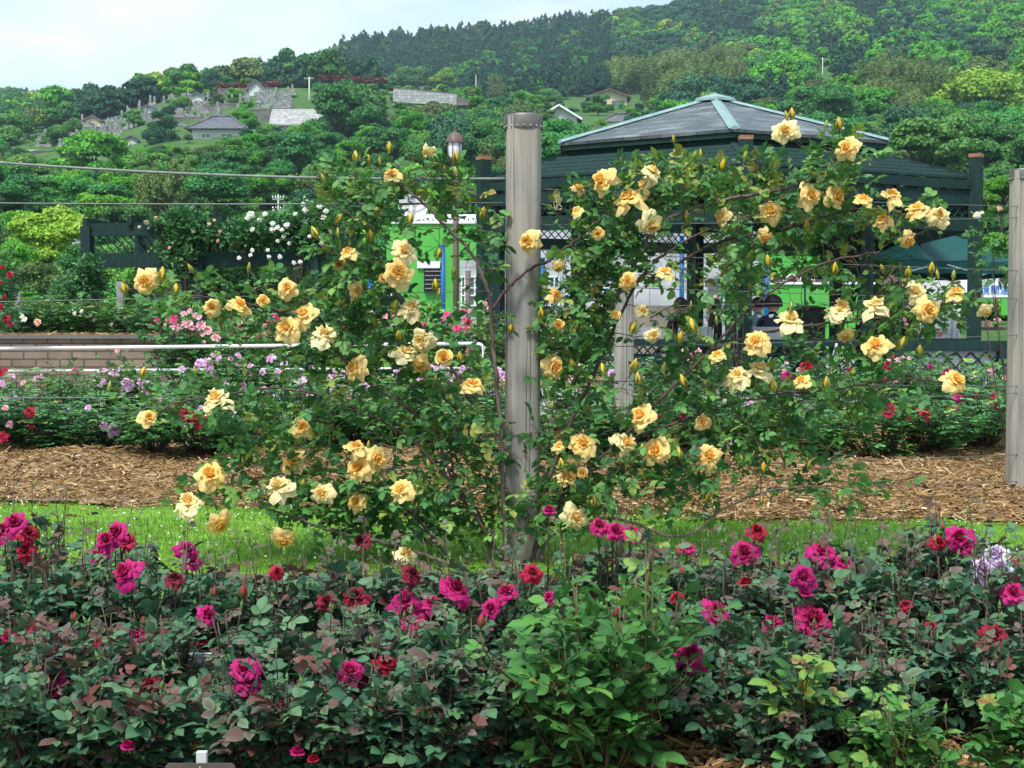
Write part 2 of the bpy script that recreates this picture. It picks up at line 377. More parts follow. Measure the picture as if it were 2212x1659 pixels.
def inst(g, tV, tF, Pn, D, U, S, T, m=0):
    n = len(Pn)
    if n == 0: return
    D = nrm(D); X = nrm(np.cross(D, U)); Z = np.cross(X, D)
    S = np.broadcast_to(np.asarray(S, float).reshape(-1, 1) if np.ndim(S) else np.full((n, 1), S), (n, 1))
    V = Pn[:, None] + S[:, None] * (tV[None, :, 0:1] * X[:, None] + tV[None, :, 1:2] * D[:, None] + tV[None, :, 2:3] * Z[:, None])
    Fs = (tF[None] + (np.arange(n) * len(tV))[:, None, None]).reshape(-1, 3)
    TT_ = np.repeat(T, len(tV))
    if len(tV) == 11: TT_ = np.clip(TT_ + np.tile(np.array([.06, -.05, .07, -.05, -.06, .07, -.06, -.04, .05, -.04, 0]), n), 0, 1)
    g.add(V.reshape(-1, 3), Fs, TT_, m)

def leaflets(Pn, D, size, young, n=5, droop=.25):
    """compound leaves at Pn growing along D -> leaflet arrays"""
    N_ = len(Pn); D = nrm(D)
    up = np.array([0, 0, 1.0]) + rng.normal(0, .45, (N_, 3)) + D * 0
    X = nrm(np.cross(D, up)); Z = np.cross(X, D)
    out = []
    sz = size * rng.uniform(.72, 1.2, N_)
    tb = np.clip(rng.normal(.38, .16, N_), 0, .74); tb = np.where(young > 0, np.clip(.78 + young * rng.uniform(0, .25, N_), 0, 1), tb)
    spec = [(0, 1.9, 1.1)] + [(s, a, .85 if a > .8 else .7) for a in ((1.35, .65) if n >= 5 else (1.0,)) for s in (-1, 1)]
    for s, a, k in spec:
        p = Pn + D * (sz * a)[:, None]
        if s == 0: dd = D - Z * droop
        else: dd = X * s * rng.uniform(.8, 1.2, (N_, 1)) + D * .55 - Z * rng.uniform(0, .35, (N_, 1))
        if s == 0: p = Pn + D * (sz * 1.5)[:, None]
        u = Z + rng.normal(0, .28, (N_, 3))
        out.append((p, dd, u, sz * k, np.clip(tb + rng.normal(0, .05, N_), 0, 1)))
    r = [np.concatenate([o[i] for o in out]) for i in range(5)]
    return r, (Pn, D, sz)

def cull_for(blooms, arr, keep=.12):
    """leaflets that would hang right in front of an open bloom are dropped"""
    Pn, D, U, S, T = arr
    c = Pn + nrm(D) * (S * .5)[:, None]; q = proj(c); ok = np.ones(len(Pn), bool)
    for (bx, by, r, d) in blooms:
        hit = (np.hypot(q[:, 0] - bx, q[:, 1] - by) < r * 1.0) & (c[:, 1] < d + .03) & (rng.random(len(Pn)) > keep)
        ok &= ~hit
    return [a[ok] for a in arr]

# ------------------------------------------------------------------ flowers
def rose_mesh(name, mats, seed, ruffle=.03, nl=(3, 4, 5, 6), openness=1.0, res=6, wild=1.0):
    r0 = np.random.default_rng(seed); g = G()
    # (radius at rim, rim height, curl back, half width angle, tint)
    L = [(.085, .40, .0, 1.25, 0.0), (.17, .42, .10, .95, .18), (.29, .37, .35, .82, .42), (.41, .27, .75, .74, .74), (.50, .14, 1.0, .66, .98)]
    nn = list(nl)
    if len(nn) == 4: nn = [3] + nn
    if len(nn) == 5: L = [(.045, .37, .0, 1.6, 0.02)] + L; nn = [3] + nn
    u = np.linspace(-1, 1, res + 1); v = np.linspace(0, 1, res)
    Uu, Vv = np.meshgrid(u, v)
    for k, ((R, H, curl, W, t), n) in enumerate(zip(L[-len(nn):], nn)):
        off = r0.uniform(0, 6.28)
        for i in range(n):
            ph = off + i * 2 * PI / n + r0.normal(0, .16 * wild)
            R_ = R * openness * (1 + r0.normal(0, .10 * wild)); H_ = H * (1 + r0.normal(0, .08 * wild)); c_ = max(0, curl * (1 + r0.normal(0, .35 * wild))); W_ = W * (1 + r0.normal(0, .08))
            vv = Vv * (1 - .20 * np.abs(Uu) ** 2.2 + (.10 * c_) * (1 - np.abs(Uu)) ** 2 * Vv ** 2)
            ang = ph + Uu * W_ * (.35 + .65 * np.sin(np.clip(vv, 0, 1) * PI * .52))
            rad = .03 + (R_ - .03) * vv ** 1.05 + .05 * np.sin(vv * PI) * (1 - c_ * .3)
            z = H_ * np.sin(np.clip(vv * 1.25, 0, 1.25) * PI / 2 * .95) - c_ * .17 * vv ** 4 - c_ * .09 * (np.abs(Uu) ** 2) * vv ** 3
            ruf = ruffle * np.sin(Uu * 5.2 + r0.uniform(0, 6) + vv * 3) * vv ** 2
            rad = rad + ruf + c_ * .035 * vv ** 3; z = z + ruf * .9 + .05 * r0.normal() * vv * wild * (k > 1)
            # spiral: one side of a petal tucks under its neighbour
            rad = rad * (1 + .10 * Uu)
            x = rad * np.cos(ang); y = rad * np.sin(ang)
            tt = np.clip(t + .22 * (vv - .55) + r0.normal(0, .05), 0, 1)
            g.grid(x, y, z - .12, 0, tt.ravel())
    if len(mats) > 1:   # sepals below
        for i in range(5):
            a = i * 1.2566 + .3; d = np.array([math.cos(a), math.sin(a), 0]); s_ = np.array([-d[1], d[0], 0])
            g.add(np.array([d * .03 + [0, 0, -.12], d * .13 + s_ * .05 + [0, 0, -.10], d * .13 - s_ * .05 + [0, 0, -.10], d * .30 + [0, 0, -.20]]), [[0, 2, 1], [1, 2, 3]], .5, 1)
        g.lathe((0, 0, -.24), [(.02, 0), (.055, .03), (.06, .08), (.04, .13)], 7, 1, .3)
    return g.data(name, mats, smooth=True)

def bud_mesh(name, mats, seed, fat=.26, open_=.5):
    """bud along +z, length 1"""
    g = G(); r0 = np.random.default_rng(seed); n = 9
    prof = [(.02, .0), (fat * .8, .12), (fat, .3), (fat * .88, .52), (fat * .55, .75), (fat * .22, .93), (.01, 1.0)]
    V = []; T = []
    for j, (r, z) in enumerate(prof):
        for i in range(n):
            a = i * 2 * PI / n + z * 1.6; rr = r * (1 + .14 * math.sin(3 * a))
            V.append((rr * math.cos(a), rr * math.sin(a), z)); T.append(.25 + .6 * z + .15 * math.sin(3 * a))
    Fs = []
    for j in range(len(prof) - 1):
        for i in range(n):
            a, b = j * n + i, j * n + (i + 1) % n; Fs += [[a, b, b + n], [a, b + n, a + n]]
    g.add(V, Fs, np.clip(T, 0, 1), 0)
    for i in range(5):
        a = i * 1.2566; d = np.array([math.cos(a), math.sin(a), 0]); s_ = np.array([-d[1], d[0], 0])
        f = fat * 1.08; o = open_ * .25 * r0.uniform(.3, 1)
        pts = [d * .03 + [0, 0, -.02], d * f + s_ * .13 + [0, 0, .25], d * f * 1.05 - s_ * .13 + [0, 0, .25], d * (f * .9 + o) + s_ * .07 + [0, 0, .55], d * (f * .9 + o) - s_ * .07 + [0, 0, .55], d * (f * .5 + 1.8 * o) + [0, 0, .9]]
        g.add(np.array(pts), [[0, 1, 2], [1, 3, 4], [1, 4, 2], [3, 5, 4]], .6, 1)
    g.lathe((0, 0, -.14), [(.03, -.1), (.05, 0), (.11, .05), (.12, .12), (.06, .18)], 7, 1, .3)
    return g.data(name, mats, smooth=True)

def greenbud_mesh():
    g = G()
    g.lathe((0, 0, 0), [(.02, -.1), (.07, .0), (.17, .1), (.19, .2), (.12, .28), (.17, .36), (.2, .5), (.13, .72), (.05, .92), (.005, 1.15)], 8, 0, .55)
    return g.data('green_bud', [M['calyx']], smooth=True)

YR = [rose_mesh('yellow_bloom', [M['yellow'], M['calyx']], s, nl=(4, 5, 6, 7), ruffle=.045) for s in (1, 2, 3, 4, 5)]
YC = [rose_mesh('cream_bloom', [M['cream'], M['calyx']], s, nl=(4, 5, 7, 7), ruffle=.055, wild=1.4) for s in (11, 12, 13)]
YH = [rose_mesh('half_open_bloom', [M['yellow'], M['calyx']], s, nl=(2, 3, 4), openness=.62) for s in (21, 22)]
_half = []
def half_open(mats, seed):
    """a bloom that is just opening: only the inner whorls"""
    r0 = np.random.default_rng(seed); g = G()
    u = np.linspace(-1, 1, 7); v = np.linspace(0, 1, 6); Uu, Vv = np.meshgrid(u, v)
    for (R, H, curl, W, t, n) in [(.11, .62, 0, 1.2, .1, 3), (.22, .62, .1, 1.0, .35, 3), (.33, .56, .45, .95, .6, 4), (.46, .40, .9, .85, .9, 4)]:
        off = r0.uniform(0, 6)
        for i in range(n):
            ph = off + i * 6.283 / n + r0.normal(0, .1); vv = Vv * (1 - .2 * np.abs(Uu) ** 2.2)
            ang = ph + Uu * W * (.4 + .6 * np.sin(vv * PI * .52)); rad = .04 + (R - .04) * vv ** .7
            z = H * np.sin(vv * PI / 2) - curl * .16 * vv ** 4 - curl * .06 * Uu ** 2 * vv ** 3
            rad = rad * (1 + .12 * Uu)
            g.grid(rad * np.cos(ang), rad * np.sin(ang), z - .3, 0, np.clip(t + .25 * (vv - .5), 0, 1).ravel())
    for i in range(5):
        a = i * 1.2566; d = np.array([math.cos(a), math.sin(a), 0]); s_ = np.array([-d[1], d[0], 0])
        g.add(np.array([d * .03 + [0, 0, -.33], d * .2 + s_ * .07 + [0, 0, -.2], d * .2 - s_ * .07 + [0, 0, -.2], d * .4 + [0, 0, -.3]]), [[0, 2, 1], [1, 2, 3]], .5, 1)
    return g.data('half_open_bloom', mats, smooth=True)
YH = [half_open([M['yellow'], M['calyx']], s) for s in (31, 32, 33)]
def many(colour, seeds, **k): return [rose_mesh(colour + '_bloom', [M[colour], M['calyx']], s, **k) for s in seeds]
BL = {'m': many('magenta', (41, 42, 43), ruffle=.06, nl=(3, 5, 6, 7)), 'r': many('crimson', (44, 45), ruffle=.05), 'd': many('wine', (46, 47), ruffle=.06),
      'p': many('purple', (48, 49), ruffle=.06), 'v': many('lavender', (50, 51), ruffle=.07)}
BLH = {'m': half_open([M['magenta'], M['calyx']], 61), 'r': half_open([M['crimson'], M['calyx']], 62)}
SM = {}
for k_, c_ in (('k', 'pink'), ('l', 'lilac'), ('h', 'hot'), ('w', 'white'), ('e', 'peach'), ('c', 'crimson'), ('u', 'purple'), ('y', 'cream')):
    SM[k_] = [rose_mesh(c_ + '_small_bloom', [M[c_]], s, res=3, nl=(3, 4, 5), ruffle=.05) for s in (71, 72)]
BUDY = [bud_mesh('yellow_bud', [M['bud_yellow'], M['calyx']], 1), bud_mesh('yellow_bud', [M['bud_yellow'], M['calyx']], 2, .3, .9), bud_mesh('yellow_bud_slim', [M['bud_yellow'], M['calyx']], 3, .19, .1)]
BUDR = [bud_mesh('red_bud', [M['bud_red'], M['calyx']], 4, .27, .6)]
BUDG = greenbud_mesh()

# ------------------------------------------------------------------ terrain of the hills
TD = np.array([38, 50, 70, 110, 150, 200, 260, 330, 450, 600, 750, 1000, 1500.])
TU = np.array([-900, 0, 200, 400, 600, 800, 1000, 1300, 1600, 1900, 2212, 2900.])
TT = np.array([
 [700, 690, 640, 520, 440, 375, 330, 305, 275, 245, 228, 300, 450],
 [700, 690, 640, 520, 440, 378, 335, 305, 275, 248, 228, 300, 450],
 [700, 690, 640, 520, 435, 365, 312, 264, 268, 252, 238, 310, 450],
 [700, 690, 640, 520, 428, 345, 276, 222, 255, 250, 240, 320, 450],
 [700, 690, 640, 520, 424, 335, 258, 190, 215, 210, 188, 280, 450],
 [700, 690, 640, 520, 422, 332, 256, 196, 215, 178, 108, 200, 400],
 [700, 690, 640, 518, 414, 332, 272, 238, 225, 165, 90, 180, 400],
 [700, 690, 640, 515, 402, 322, 268, 238, 200, 130, 62, 150, 400],
 [700, 690, 640, 512, 398, 320, 262, 226, 165, 85, 14, 100, 400],
 [700, 690, 640, 510, 395, 312, 250, 205, 125, 20, -70, 50, 400],
 [700, 690, 640, 508, 390, 305, 240, 190, 100, -20, -115, 50, 400],
 [700, 690, 640, 505, 385, 300, 230, 180, 80, -40, -130, 50, 400.]])
def ypx(u, D):
    u = np.clip(u, TU[0], TU[-1]); D = np.clip(D, TD[0], TD[-1])
    iu = np.clip(np.searchsorted(TU, u) - 1, 0, len(TU) - 2); fu = (u - TU[iu]) / (TU[iu + 1] - TU[iu]); fu = fu * fu * (3 - 2 * fu)
    jd = np.clip(np.searchsorted(TD, D) - 1, 0, len(TD) - 2); fd = (D - TD[jd]) / (TD[jd + 1] - TD[jd])
    a = TT[iu, jd] * (1 - fu) + TT[iu + 1, jd] * fu; b = TT[iu, jd + 1] * (1 - fu) + TT[iu + 1, jd + 1] * fu
    return a * (1 - fd) + b * fd
def tz(x, y):
    x = np.asarray(x, float); y = np.asarray(y, float); yy = np.maximum(y, 38.)
    u = CX + F_PX * x / yy
    z = EYE + (709 - ypx(u, yy)) / F_PX * yy
    z = z + .35 * np.sin(x * .11 + 1) * np.sin(y * .09) * np.clip((y - 50) / 60, 0, 1)
    w = np.clip((y - 36) / 4, 0, 1)
    return np.where(y < 36, -.3, -.3 * (1 - w) + z * w)
def hit(px, py, dmin=55, dmax=1000):
    Ds = np.arange(dmin, dmax, 2.0)
    ys = ypx(np.full(len(Ds), float(px)), Ds)
    k = np.argmax(ys <= py) if np.any(ys <= py) else int(np.argmin(ys))
    return float(Ds[k])
def on_hill(px, D):
    x = (px - CX) / F_PX * D
    return np.array([x, D, float(tz(x, D))])

def ground():
    ys = np.concatenate([[-60, -20, 0, 10, 20, 30, 36], np.linspace(37, 42, 5), np.linspace(46, 150, 40), np.linspace(155, 400, 60), np.linspace(410, 1000, 60), np.linspace(1050, 2400, 12)])
    us = np.linspace(-2.4, 2.4, 200) ; us = np.sign(us) * np.abs(us) ** 1.6 * .5
    X = np.outer(np.maximum(ys, 60.0), us * 1.0); Y = np.repeat(ys[:, None], len(us), 1)
    g = G(); g.grid(X, Y, tz(X, Y)); o = g.build('ground', M['hillsoil'], smooth=True); tag(o, kind='structure')
ground()

# ------------------------------------------------------------------ near ground
YL0, YL1 = 6.42, 9.9
def lawn_edge(x): return 8.55 - x * .155 + .09 * np.sin(x * 3.1) + .05 * np.sin(x * 8.3)
def mulch_z(x, y):
    s = np.clip((y - lawn_edge(x)) / 1.7, 0, 1)
    return .01 + .15 * s * s * (3 - 2 * s) + .05 * np.sin(x * 2.3 + y) * s + .035 * np.sin(x * 5.1 - y * 3.7) * s + .05 * np.exp(-((x + 3.4) ** 2 + (y - 10.2) ** 2) / 1.2)
def sheet(name, x0, x1, y0, y1, z, m, nx=2, ny=2, f=None):
    X, Y = np.meshgrid(np.linspace(x0, x1, nx), np.linspace(y0, y1, ny))
    Z = np.full_like(X, z) if f is None else f(X, Y)
    g = G(); g.grid(X, Y, Z); o = g.build(name, m, smooth=f is not None); tag(o, kind='structure'); return o
ZB = -.15
sheet('flower_bed_soil', -9, 9, -3, 5.72, ZB, M['soil'], 160, 80, lambda X, Y: ZB + .015 * np.sin(X * 7 + Y * 3) * np.sin(Y * 6) - .004)
sheet('footpath', -12, 12, 5.72, 6.30, ZB + .004, M['asphalt'])
sheet('lawn', -12, 12, YL0, 10.6, 0, M['lawn'], 60, 20, lambda X, Y: .006 * np.sin(X * 2) * np.sin(Y * 3))
g = G(); g.box((0, 6.36, -.075), (24, .12, .158)); o = g.build('kerb', M['kerb']); tag(o, kind='structure')
def mulch_surface():
    nx, ny = 220, 90
    xs = np.linspace(-11, 11, nx); s = np.linspace(0, 1, ny)
    X = np.repeat(xs[None], ny, 0); Y = lawn_edge(X) + s[:, None] * (16.6 - lawn_edge(X))
    g = G(); g.grid(X, Y, mulch_z(X, Y) + rng.normal(0, .007, X.shape)); o = g.build('mulch_bed', M['mulch'], smooth=True); tag(o, kind='structure')
mulch_surface()
sheet('plaza_paving', -26, 30, 16.6, 37.5, .30, M['paving'])
g = G(); g.box((2, 16.62, .21), (52, .06, .19)); o = g.build('plaza_kerb', M['concrete']); tag(o, kind='structure')

def grass():
    n = 120000; g = G()
    x = rng.uniform(-5.6, 5.6, n); y = YL0 + .02 + (3.4) * rng.random(n) ** 1.15
    k = (np.abs(x) < y * .56) & (y < lawn_edge(x) - .05 + rng.exponential(.07, n)); x, y = x[k], y[k]; n = len(x)
    h = rng.uniform(.012, .034, n); a = rng.uniform(0, 6.28, n); w = rng.uniform(.0018, .0035, n)
    lean = rng.normal(0, .012, (n, 2))
    V = np.zeros((n, 3, 3)); V[:, 0] = np.stack([x - w * np.cos(a), y - w * np.sin(a), np.full(n, -.004)], 1)
    V[:, 1] = np.stack([x + w * np.cos(a), y + w * np.sin(a), np.full(n, -.004)], 1); V[:, 2] = np.stack([x + lean[:, 0], y + lean[:, 1], h], 1)
    cl = .5 + .5 * np.sin(x * 4 + np.sin(y * 5) * 2)
    g.add(V.reshape(-1, 3), np.arange(n * 3).reshape(-1, 3), np.repeat(np.clip(rng.normal(.35, .2, n) + .25 * cl, 0, 1), 3))
    tag(g.build('lawn_grass', M['grass']), 'short bright green mown grass strip between the kerb and the bark mulch', 'grass', kind='stuff')
    g = G(); n = 420; x = rng.uniform(-3.6, 3.6, n); y = rng.uniform(YL0 + .2, 8.9, n); k = y < lawn_edge(x); x, y = x[k], y[k]
    for xx, yy in zip(x, y):
        g.lathe((xx, yy, .028), [(.0, 0), (.006, .002), (.005, .006), (0, .008)], 5)
    tag(g.build('clover_flowers', M['whitecloth']), 'tiny white clover flowers dotted over the mown lawn', 'flowers', kind='stuff')
grass()

def chips(name, label, n, f_xy, zf, smin=.03, smax=.10):
    g = G(); x, y = f_xy(n); n = len(x); z = zf(x, y)
    L = smin * .5 + rng.exponential((smax - smin) * .42, n); L = np.minimum(L, smax * 1.6); w = rng.uniform(.003, .014, n); h = rng.uniform(.002, .006, n)
    a = rng.uniform(0, 6.28, n); e = rng.normal(.05, .22, n)
    D = np.stack([np.cos(a) * np.cos(e), np.sin(a) * np.cos(e), np.sin(e)], 1); U = np.array([0, 0, 1]) + rng.normal(0, .35, (n, 3))
    X = nrm(np.cross(D, U)); Z = np.cross(X, D)
    Pn = np.stack([x, y, z + rng.uniform(0, .022, n)], 1)
    V = Pn[:, None] + BOXV[None, :, 0:1] * X[:, None] * w[:, None, None] + BOXV[None, :, 1:2] * D[:, None] * L[:, None, None] + BOXV[None, :, 2:3] * Z[:, None] * h[:, None, None]
    Fs = (BOXF[None] + (np.arange(n) * 8)[:, None, None]).reshape(-1, 3)
    g.add(V.reshape(-1, 3), Fs, np.repeat(np.clip(rng.normal(.46, .27, n), 0, 1), 8))
    tag(g.build(name, M['chip']), label, 'wood chips', kind='stuff')
def fmid(n):
    y = 7.6 + 8.5 * rng.random(n) ** 1.5; x = (rng.random(n) - .5) * 2 * y * .50; k = y > lawn_edge(x) - .35 * rng.random(n) ** 4; return x[k], y[k]
chips('bark_chips', 'brown wood chip mulch heaped behind the lawn strip', 74000, fmid, mulch_z)
chips('long_bark_chips', 'long shredded bark strips lying across the mulch heap', 1500, fmid, lambda x, y: mulch_z(x, y) + .012, .12, .26)
def ffront(n):
    y = rng.uniform(3.5, 5.7, n); return (rng.random(n) - .5) * 2 * y * .52, y
chips('bed_bark_chips', 'wood chips on the soil under the dark red rose bushes', 19000, ffront, lambda x, y: np.full(len(x), ZB + .004))

# ------------------------------------------------------------------ timber posts and wires
def round_post(px, d, ztop, zbase, r, label, lean=0.0, band=True, square=False):
    b = P(px, 709, d); o = thing('timber_post', label, 'wooden post', (b[0], d, zbase), 'grey trellis posts')
    g = G(); n = 180; zs = np.linspace(zbase - .1, ztop, 40); a = np.arange(n) * 2 * PI / n
    rr = r * (1 + .018 * np.sin(3 * a + 1) + .01 * np.sin(7 * a)); X = []
    rr = rr * (1 - .05 * np.cos(4 * a))
    rp = np.random.default_rng(int(px)); RRm = np.repeat(rr[None], len(zs), 0)
    for ck in range(13):   # drying cracks running down the grain
        c0 = int(rp.choice([rp.integers(n), 135 + rp.integers(-38, 38)])); z0_, L_ = rp.uniform(zbase, ztop), rp.uniform(.4, 1.8); dp = rp.uniform(.004, .012)
        for zi_, z in enumerate(zs):
            f = max(0, 1 - abs(z - z0_) / L_)
            if f > 0:
                ci_ = (c0 + int(round(.9 * math.sin(z * 2.1 + ck)))) % n; RRm[zi_, ci_] -= dp * min(1, f * 3) * 1.8
                if ck % 3 == 0: RRm[zi_, (ci_ + 1) % n] -= dp * min(1, f * 2)
    V = np.array([[b[0] + lean * (z - zbase) + RRm[q, i] * math.cos(a[i]), d + RRm[q, i] * math.sin(a[i]), z] for q, z in enumerate(zs) for i in range(n)])
    k = len(zs); i_ = np.arange(k - 1)[:, None] * n; j = np.arange(n)[None]; j2 = (j + 1) % n
    Fs = np.concatenate([np.stack([i_ + j, i_ + j2, i_ + n + j2], -1).reshape(-1, 3), np.stack([i_ + j, i_ + n + j2, i_ + n + j], -1).reshape(-1, 3)])
    g.add(V, Fs)
    top = V[-n:]; c = top.mean(0); g.add(np.vstack([top, c + [0, 0, .004]]), [[q, (q + 1) % n, n] for q in range(n)])
    g.build('shaft', M['greywood'], o, smooth=True)
    if band:
        x = b[0] + lean * (ztop - zbase)
        g = G(); g.lathe((x, d, ztop - .062), [(r * 1.04, 0), (r * 1.045, .03), (r * 1.04, .062), (r * 1.0, .072), (0, .074)], 40)
        for i in range(18):
            a_ = i * 2 * PI / 18 + .2; g.lathe((x + r * 1.045 * math.cos(a_), d + r * 1.045 * math.sin(a_), ztop - .054), [(0, 0), (.005, .001), (.005, .006), (0, .008)], 6, m=1)
        cap = g.build('metal_band', [mat('dull metal band', (.12, .11, .10), (.22, .20, .19), 14, .5, .2, metal=.6), M['steel']], o, smooth=True)
    return o
PX_MAIN, D_MAIN = 1128, 6.86
round_post(1127, D_MAIN, P(1127, 253, D_MAIN)[2], 0, .0895, 'tall weathered grey timber post in the middle, wrapped by the yellow climbing rose', lean=.004)
round_post(2204, 9.1, P(2204, 369, 9.1)[2], .06, .078, 'grey timber post cut off by the right edge, standing in the bark mulch')
round_post(1348, 12.1, P(1348, 628, 12.1)[2], .15, .088, 'short grey timber post behind the climbing rose, right of the tall post', band=False)

wn = [0]
def wire(p, q, sag, r, label, m='wire', cat='wire'):
    p, q = np.array(p), np.array(q); t = np.linspace(0, 1, 24)[:, None]
    pts = p + (q - p) * t; pts[:, 2] -= (sag * 4 * t * (1 - t))[:, 0]
    g = G(); g.tube(pts, r, 6); mid = tuple((p + q) / 2); o = g.build('trellis_wire', M[m], smooth=True)
    tag(o, label, cat, 'trellis wires')
LX = -330
for i, (yl, yr, sag, r, m, lb) in enumerate([
    (322, 386, .045, .0068, 'cable', 'thick sagging grey cable leaving the tall post towards the upper left'),
    (435, 438, .01, .004, 'wire', 'thin grey wire crossing the hillside trees left of the tall post'),
    (659, 628, .0, .0022, 'wire', 'fine wire left of the tall post, level with the left yellow blooms'),
    (861, 856, .0, .0022, 'wire', 'fine wire left of the tall post, crossing the pink bed roses'),
    (1080, 1078, .0, .0022, 'wire', 'lowest fine wire left of the tall post, over the lawn edge')]):
    wire(P(LX, yl, 6.95), P(1090, yr, 6.84), sag, r, lb, m)
for i, (yl, yr, lb) in enumerate([
    (408, 446, 'wire right of the tall post, passing the uppermost yellow blooms'),
    (486, 470, 'wire just under the topmost one right of the tall post'),
    (540, 585, 'wire over the dark green canopy tent'),
    (614, 646, 'wire right of the tall post at the height of the green tent legs'),
    (752, 724, 'wire right of the tall post in front of the pavilion railing'),
    (820, 834, 'wire right of the tall post above the crimson bed roses'),
    (884, 849, 'wire rising gently to the right post, among the crimson bed roses'),
    (1014, 982, 'wire right of the tall post over the bark mulch'),
    (1062, 1040, 'lowest wire right of the tall post, meeting the right post near its foot')]):
    wire(P(1165, yl, 6.86), P(2200, yr, 9.04), .006, .0024, lb)
wire(P(1348, 662, 12.05), P(2230, 640, 13.5), .01, .003, 'far wire from the short grey post towards the pavilion')
# strings tied on the wire
def knot(px, py, d, label):
    c = P(px, py, d); g = G()
    for k in range(3):
        a = rng.uniform(-.02, .02, (6, 3)); pts = c + np.cumsum(np.stack([rng.normal(0, .006, 7), rng.normal(0, .004, 7), np.full(7, -.013)], 1), 0)
        g.tube(pts, .0022, 5)
    th = np.linspace(0, 6, 12); g.tube(np.stack([c[0] + .014 * np.cos(th) + .01, c[1] + 0 * th, c[2] - .075 + .012 * np.sin(th)], 1), .0028, 5)
    tag(g.build('tie_string', mat('raffia string', (.42, .36, .26), (.55, .48, .36), 30, .9), smooth=True), label, 'string', 'plant ties')
knot(1203, 415, 6.9, 'frayed beige string knotted on the wire right of the tall post')
knot(1060, 628, 6.8, 'beige plant tie holding the grey cane left of the tall post')

# ------------------------------------------------------------------ the climbing rose
YB = [(1697,283,54,'c',0),(1830,320,52,'y',0),(1302,390,58,'y',0),(1357,430,62,'y','t'),(1408,372,46,'c','t'),(1394,398,40,'c',0),(1406,485,50,'c','d'),(1292,505,30,'h',0),(1250,408,32,'y','t'),(1247,456,28,'y','t'),
 (1560,469,44,'y',0),(1664,458,55,'y',0),(1750,423,54,'y',0),(1806,425,54,'y',0),(1865,432,40,'y','t'),(1925,423,48,'y','t'),(1982,453,50,'y','t'),(2030,467,48,'c',0),(1962,519,38,'y','d'),(1908,478,42,'y','t'),
 (1653,512,34,'y','d'),(1143,521,54,'y',0),(873,543,54,'c',0),(860,588,66,'y',0),(847,377,38,'y','t'),(925,327,32,'c','d'),(753,546,40,'y','t'),(733,571,31,'h',0),(771,628,40,'y',0),(828,601,24,'h',0),
 (887,668,52,'c','t'),(912,735,54,'c',0),(876,763,56,'c','t'),(908,788,44,'y','d'),(959,772,42,'h',0),(768,795,60,'y',0),(1020,832,50,'y','t'),(315,607,54,'y',0),(457,664,40,'y',0),(517,660,48,'y','t'),
 (569,650,30,'h',0),(621,622,48,'y',0),(620,710,60,'y',0),(659,679,56,'y',0),(699,724,56,'c','t'),(467,867,60,'c','t'),(321,903,44,'y',0),(651,922,46,'y',0),(631,999,54,'y',0),(605,1053,60,'c','t'),
 (454,1027,64,'y',0),(408,1090,60,'c','t'),(474,1131,52,'y','d'),(613,1166,50,'y','d'),(775,1012,60,'y',0),(813,990,58,'y',0),(768,966,42,'y','t'),(867,1059,54,'y',0),(770,1085,46,'y',0),(697,1066,52,'c',0),
 (876,1198,48,'c','t'),(1200,638,36,'y',0),(1357,607,38,'y',0),(1437,588,36,'y','t'),(1196,793,58,'y',0),(1207,702,28,'h',0),(1388,671,34,'c',0),(1411,724,34,'c',0),(1330,680,24,'h',0),(1386,899,62,'y',0),
 (1348,958,58,'c',0),(1418,975,60,'y',0),(1259,960,58,'y',0),(1207,964,30,'y','t'),(1225,1033,46,'y','t'),(1258,1022,28,'h',0),(1243,1117,58,'c',0),(1518,912,38,'y',0),(1532,986,56,'y',0),(1634,739,58,'y',0),
 (1592,815,50,'c','t'),(1640,799,54,'c','t'),(1706,693,60,'c','t'),(1815,671,56,'c','t'),(1890,663,58,'c','t'),(1978,630,48,'c',0),(2005,669,58,'y',0),(2066,634,42,'y','t'),(2129,672,36,'c','d'),(1892,747,60,'y',0),
 (1827,727,34,'y','d'),(2062,823,60,'y',0),(1731,823,38,'y','t'),(1549,768,36,'y','t'),(1205,578,28,'y','d')]
YBUD = [(350,590,22),(268,621,17),(380,622,16),(411,578,15),(476,693,14),(538,575,14),(310,802,16),(421,800,15),(237,832,12),(246,858,14),(768,335,16),(841,317,18),(797,343,10),(820,348,10),(730,500,14),(697,383,12),
 (733,470,16),(679,500,20),(725,400,12),(800,507,18),(985,336,18),(959,365,13),(984,368,13),(1043,458,18),(888,470,18),(949,545,18),(940,613,18),(948,632,14),(852,660,22),(805,690,18),(861,722,16),(927,667,14),
 (941,817,14),(980,585,12),(993,770,18),(796,960,14),(1105,706,16),(1080,965,14),(975,860,16),(655,1045,18),(524,994,14),(925,1000,12),(947,1027,14),(1104,707,14),(1169,674,18),(1282,1080,16),(1270,1080,14),(1212,999,16),
 (1259,935,12),(1193,875,14),(1290,690,18),(1370,705,22),(1236,785,18),(1302,795,18),(1370,787,22),(1378,815,18),(1388,970,18),(1390,1022,18),(1468,978,20),(1456,980,12),(1475,820,20),(1470,727,22),(1492,658,14),
 (1495,700,22),(1547,690,14),(1562,355,20),(1710,243,16),(1698,247,12),(1812,265,20),(1785,268,12),(1455,300,13),(1500,335,14),(1513,330,11),(1485,467,20),(1743,485,18),(1372,345,12),(1610,335,12),(1340,333,12),
 (1660,562,20),(1804,578,20),(1905,578,12),(1962,585,18),(2013,577,18),(2025,590,12),(2060,592,14),(1480,358,14),(1709,660,12),(1986,755,18),(1950,738,18),(1671,829,20),(1786,825,20),(1649,1008,18),(1598,990,20),(1531,1070,16),(1748,1003,14),(1645,1080,14)]
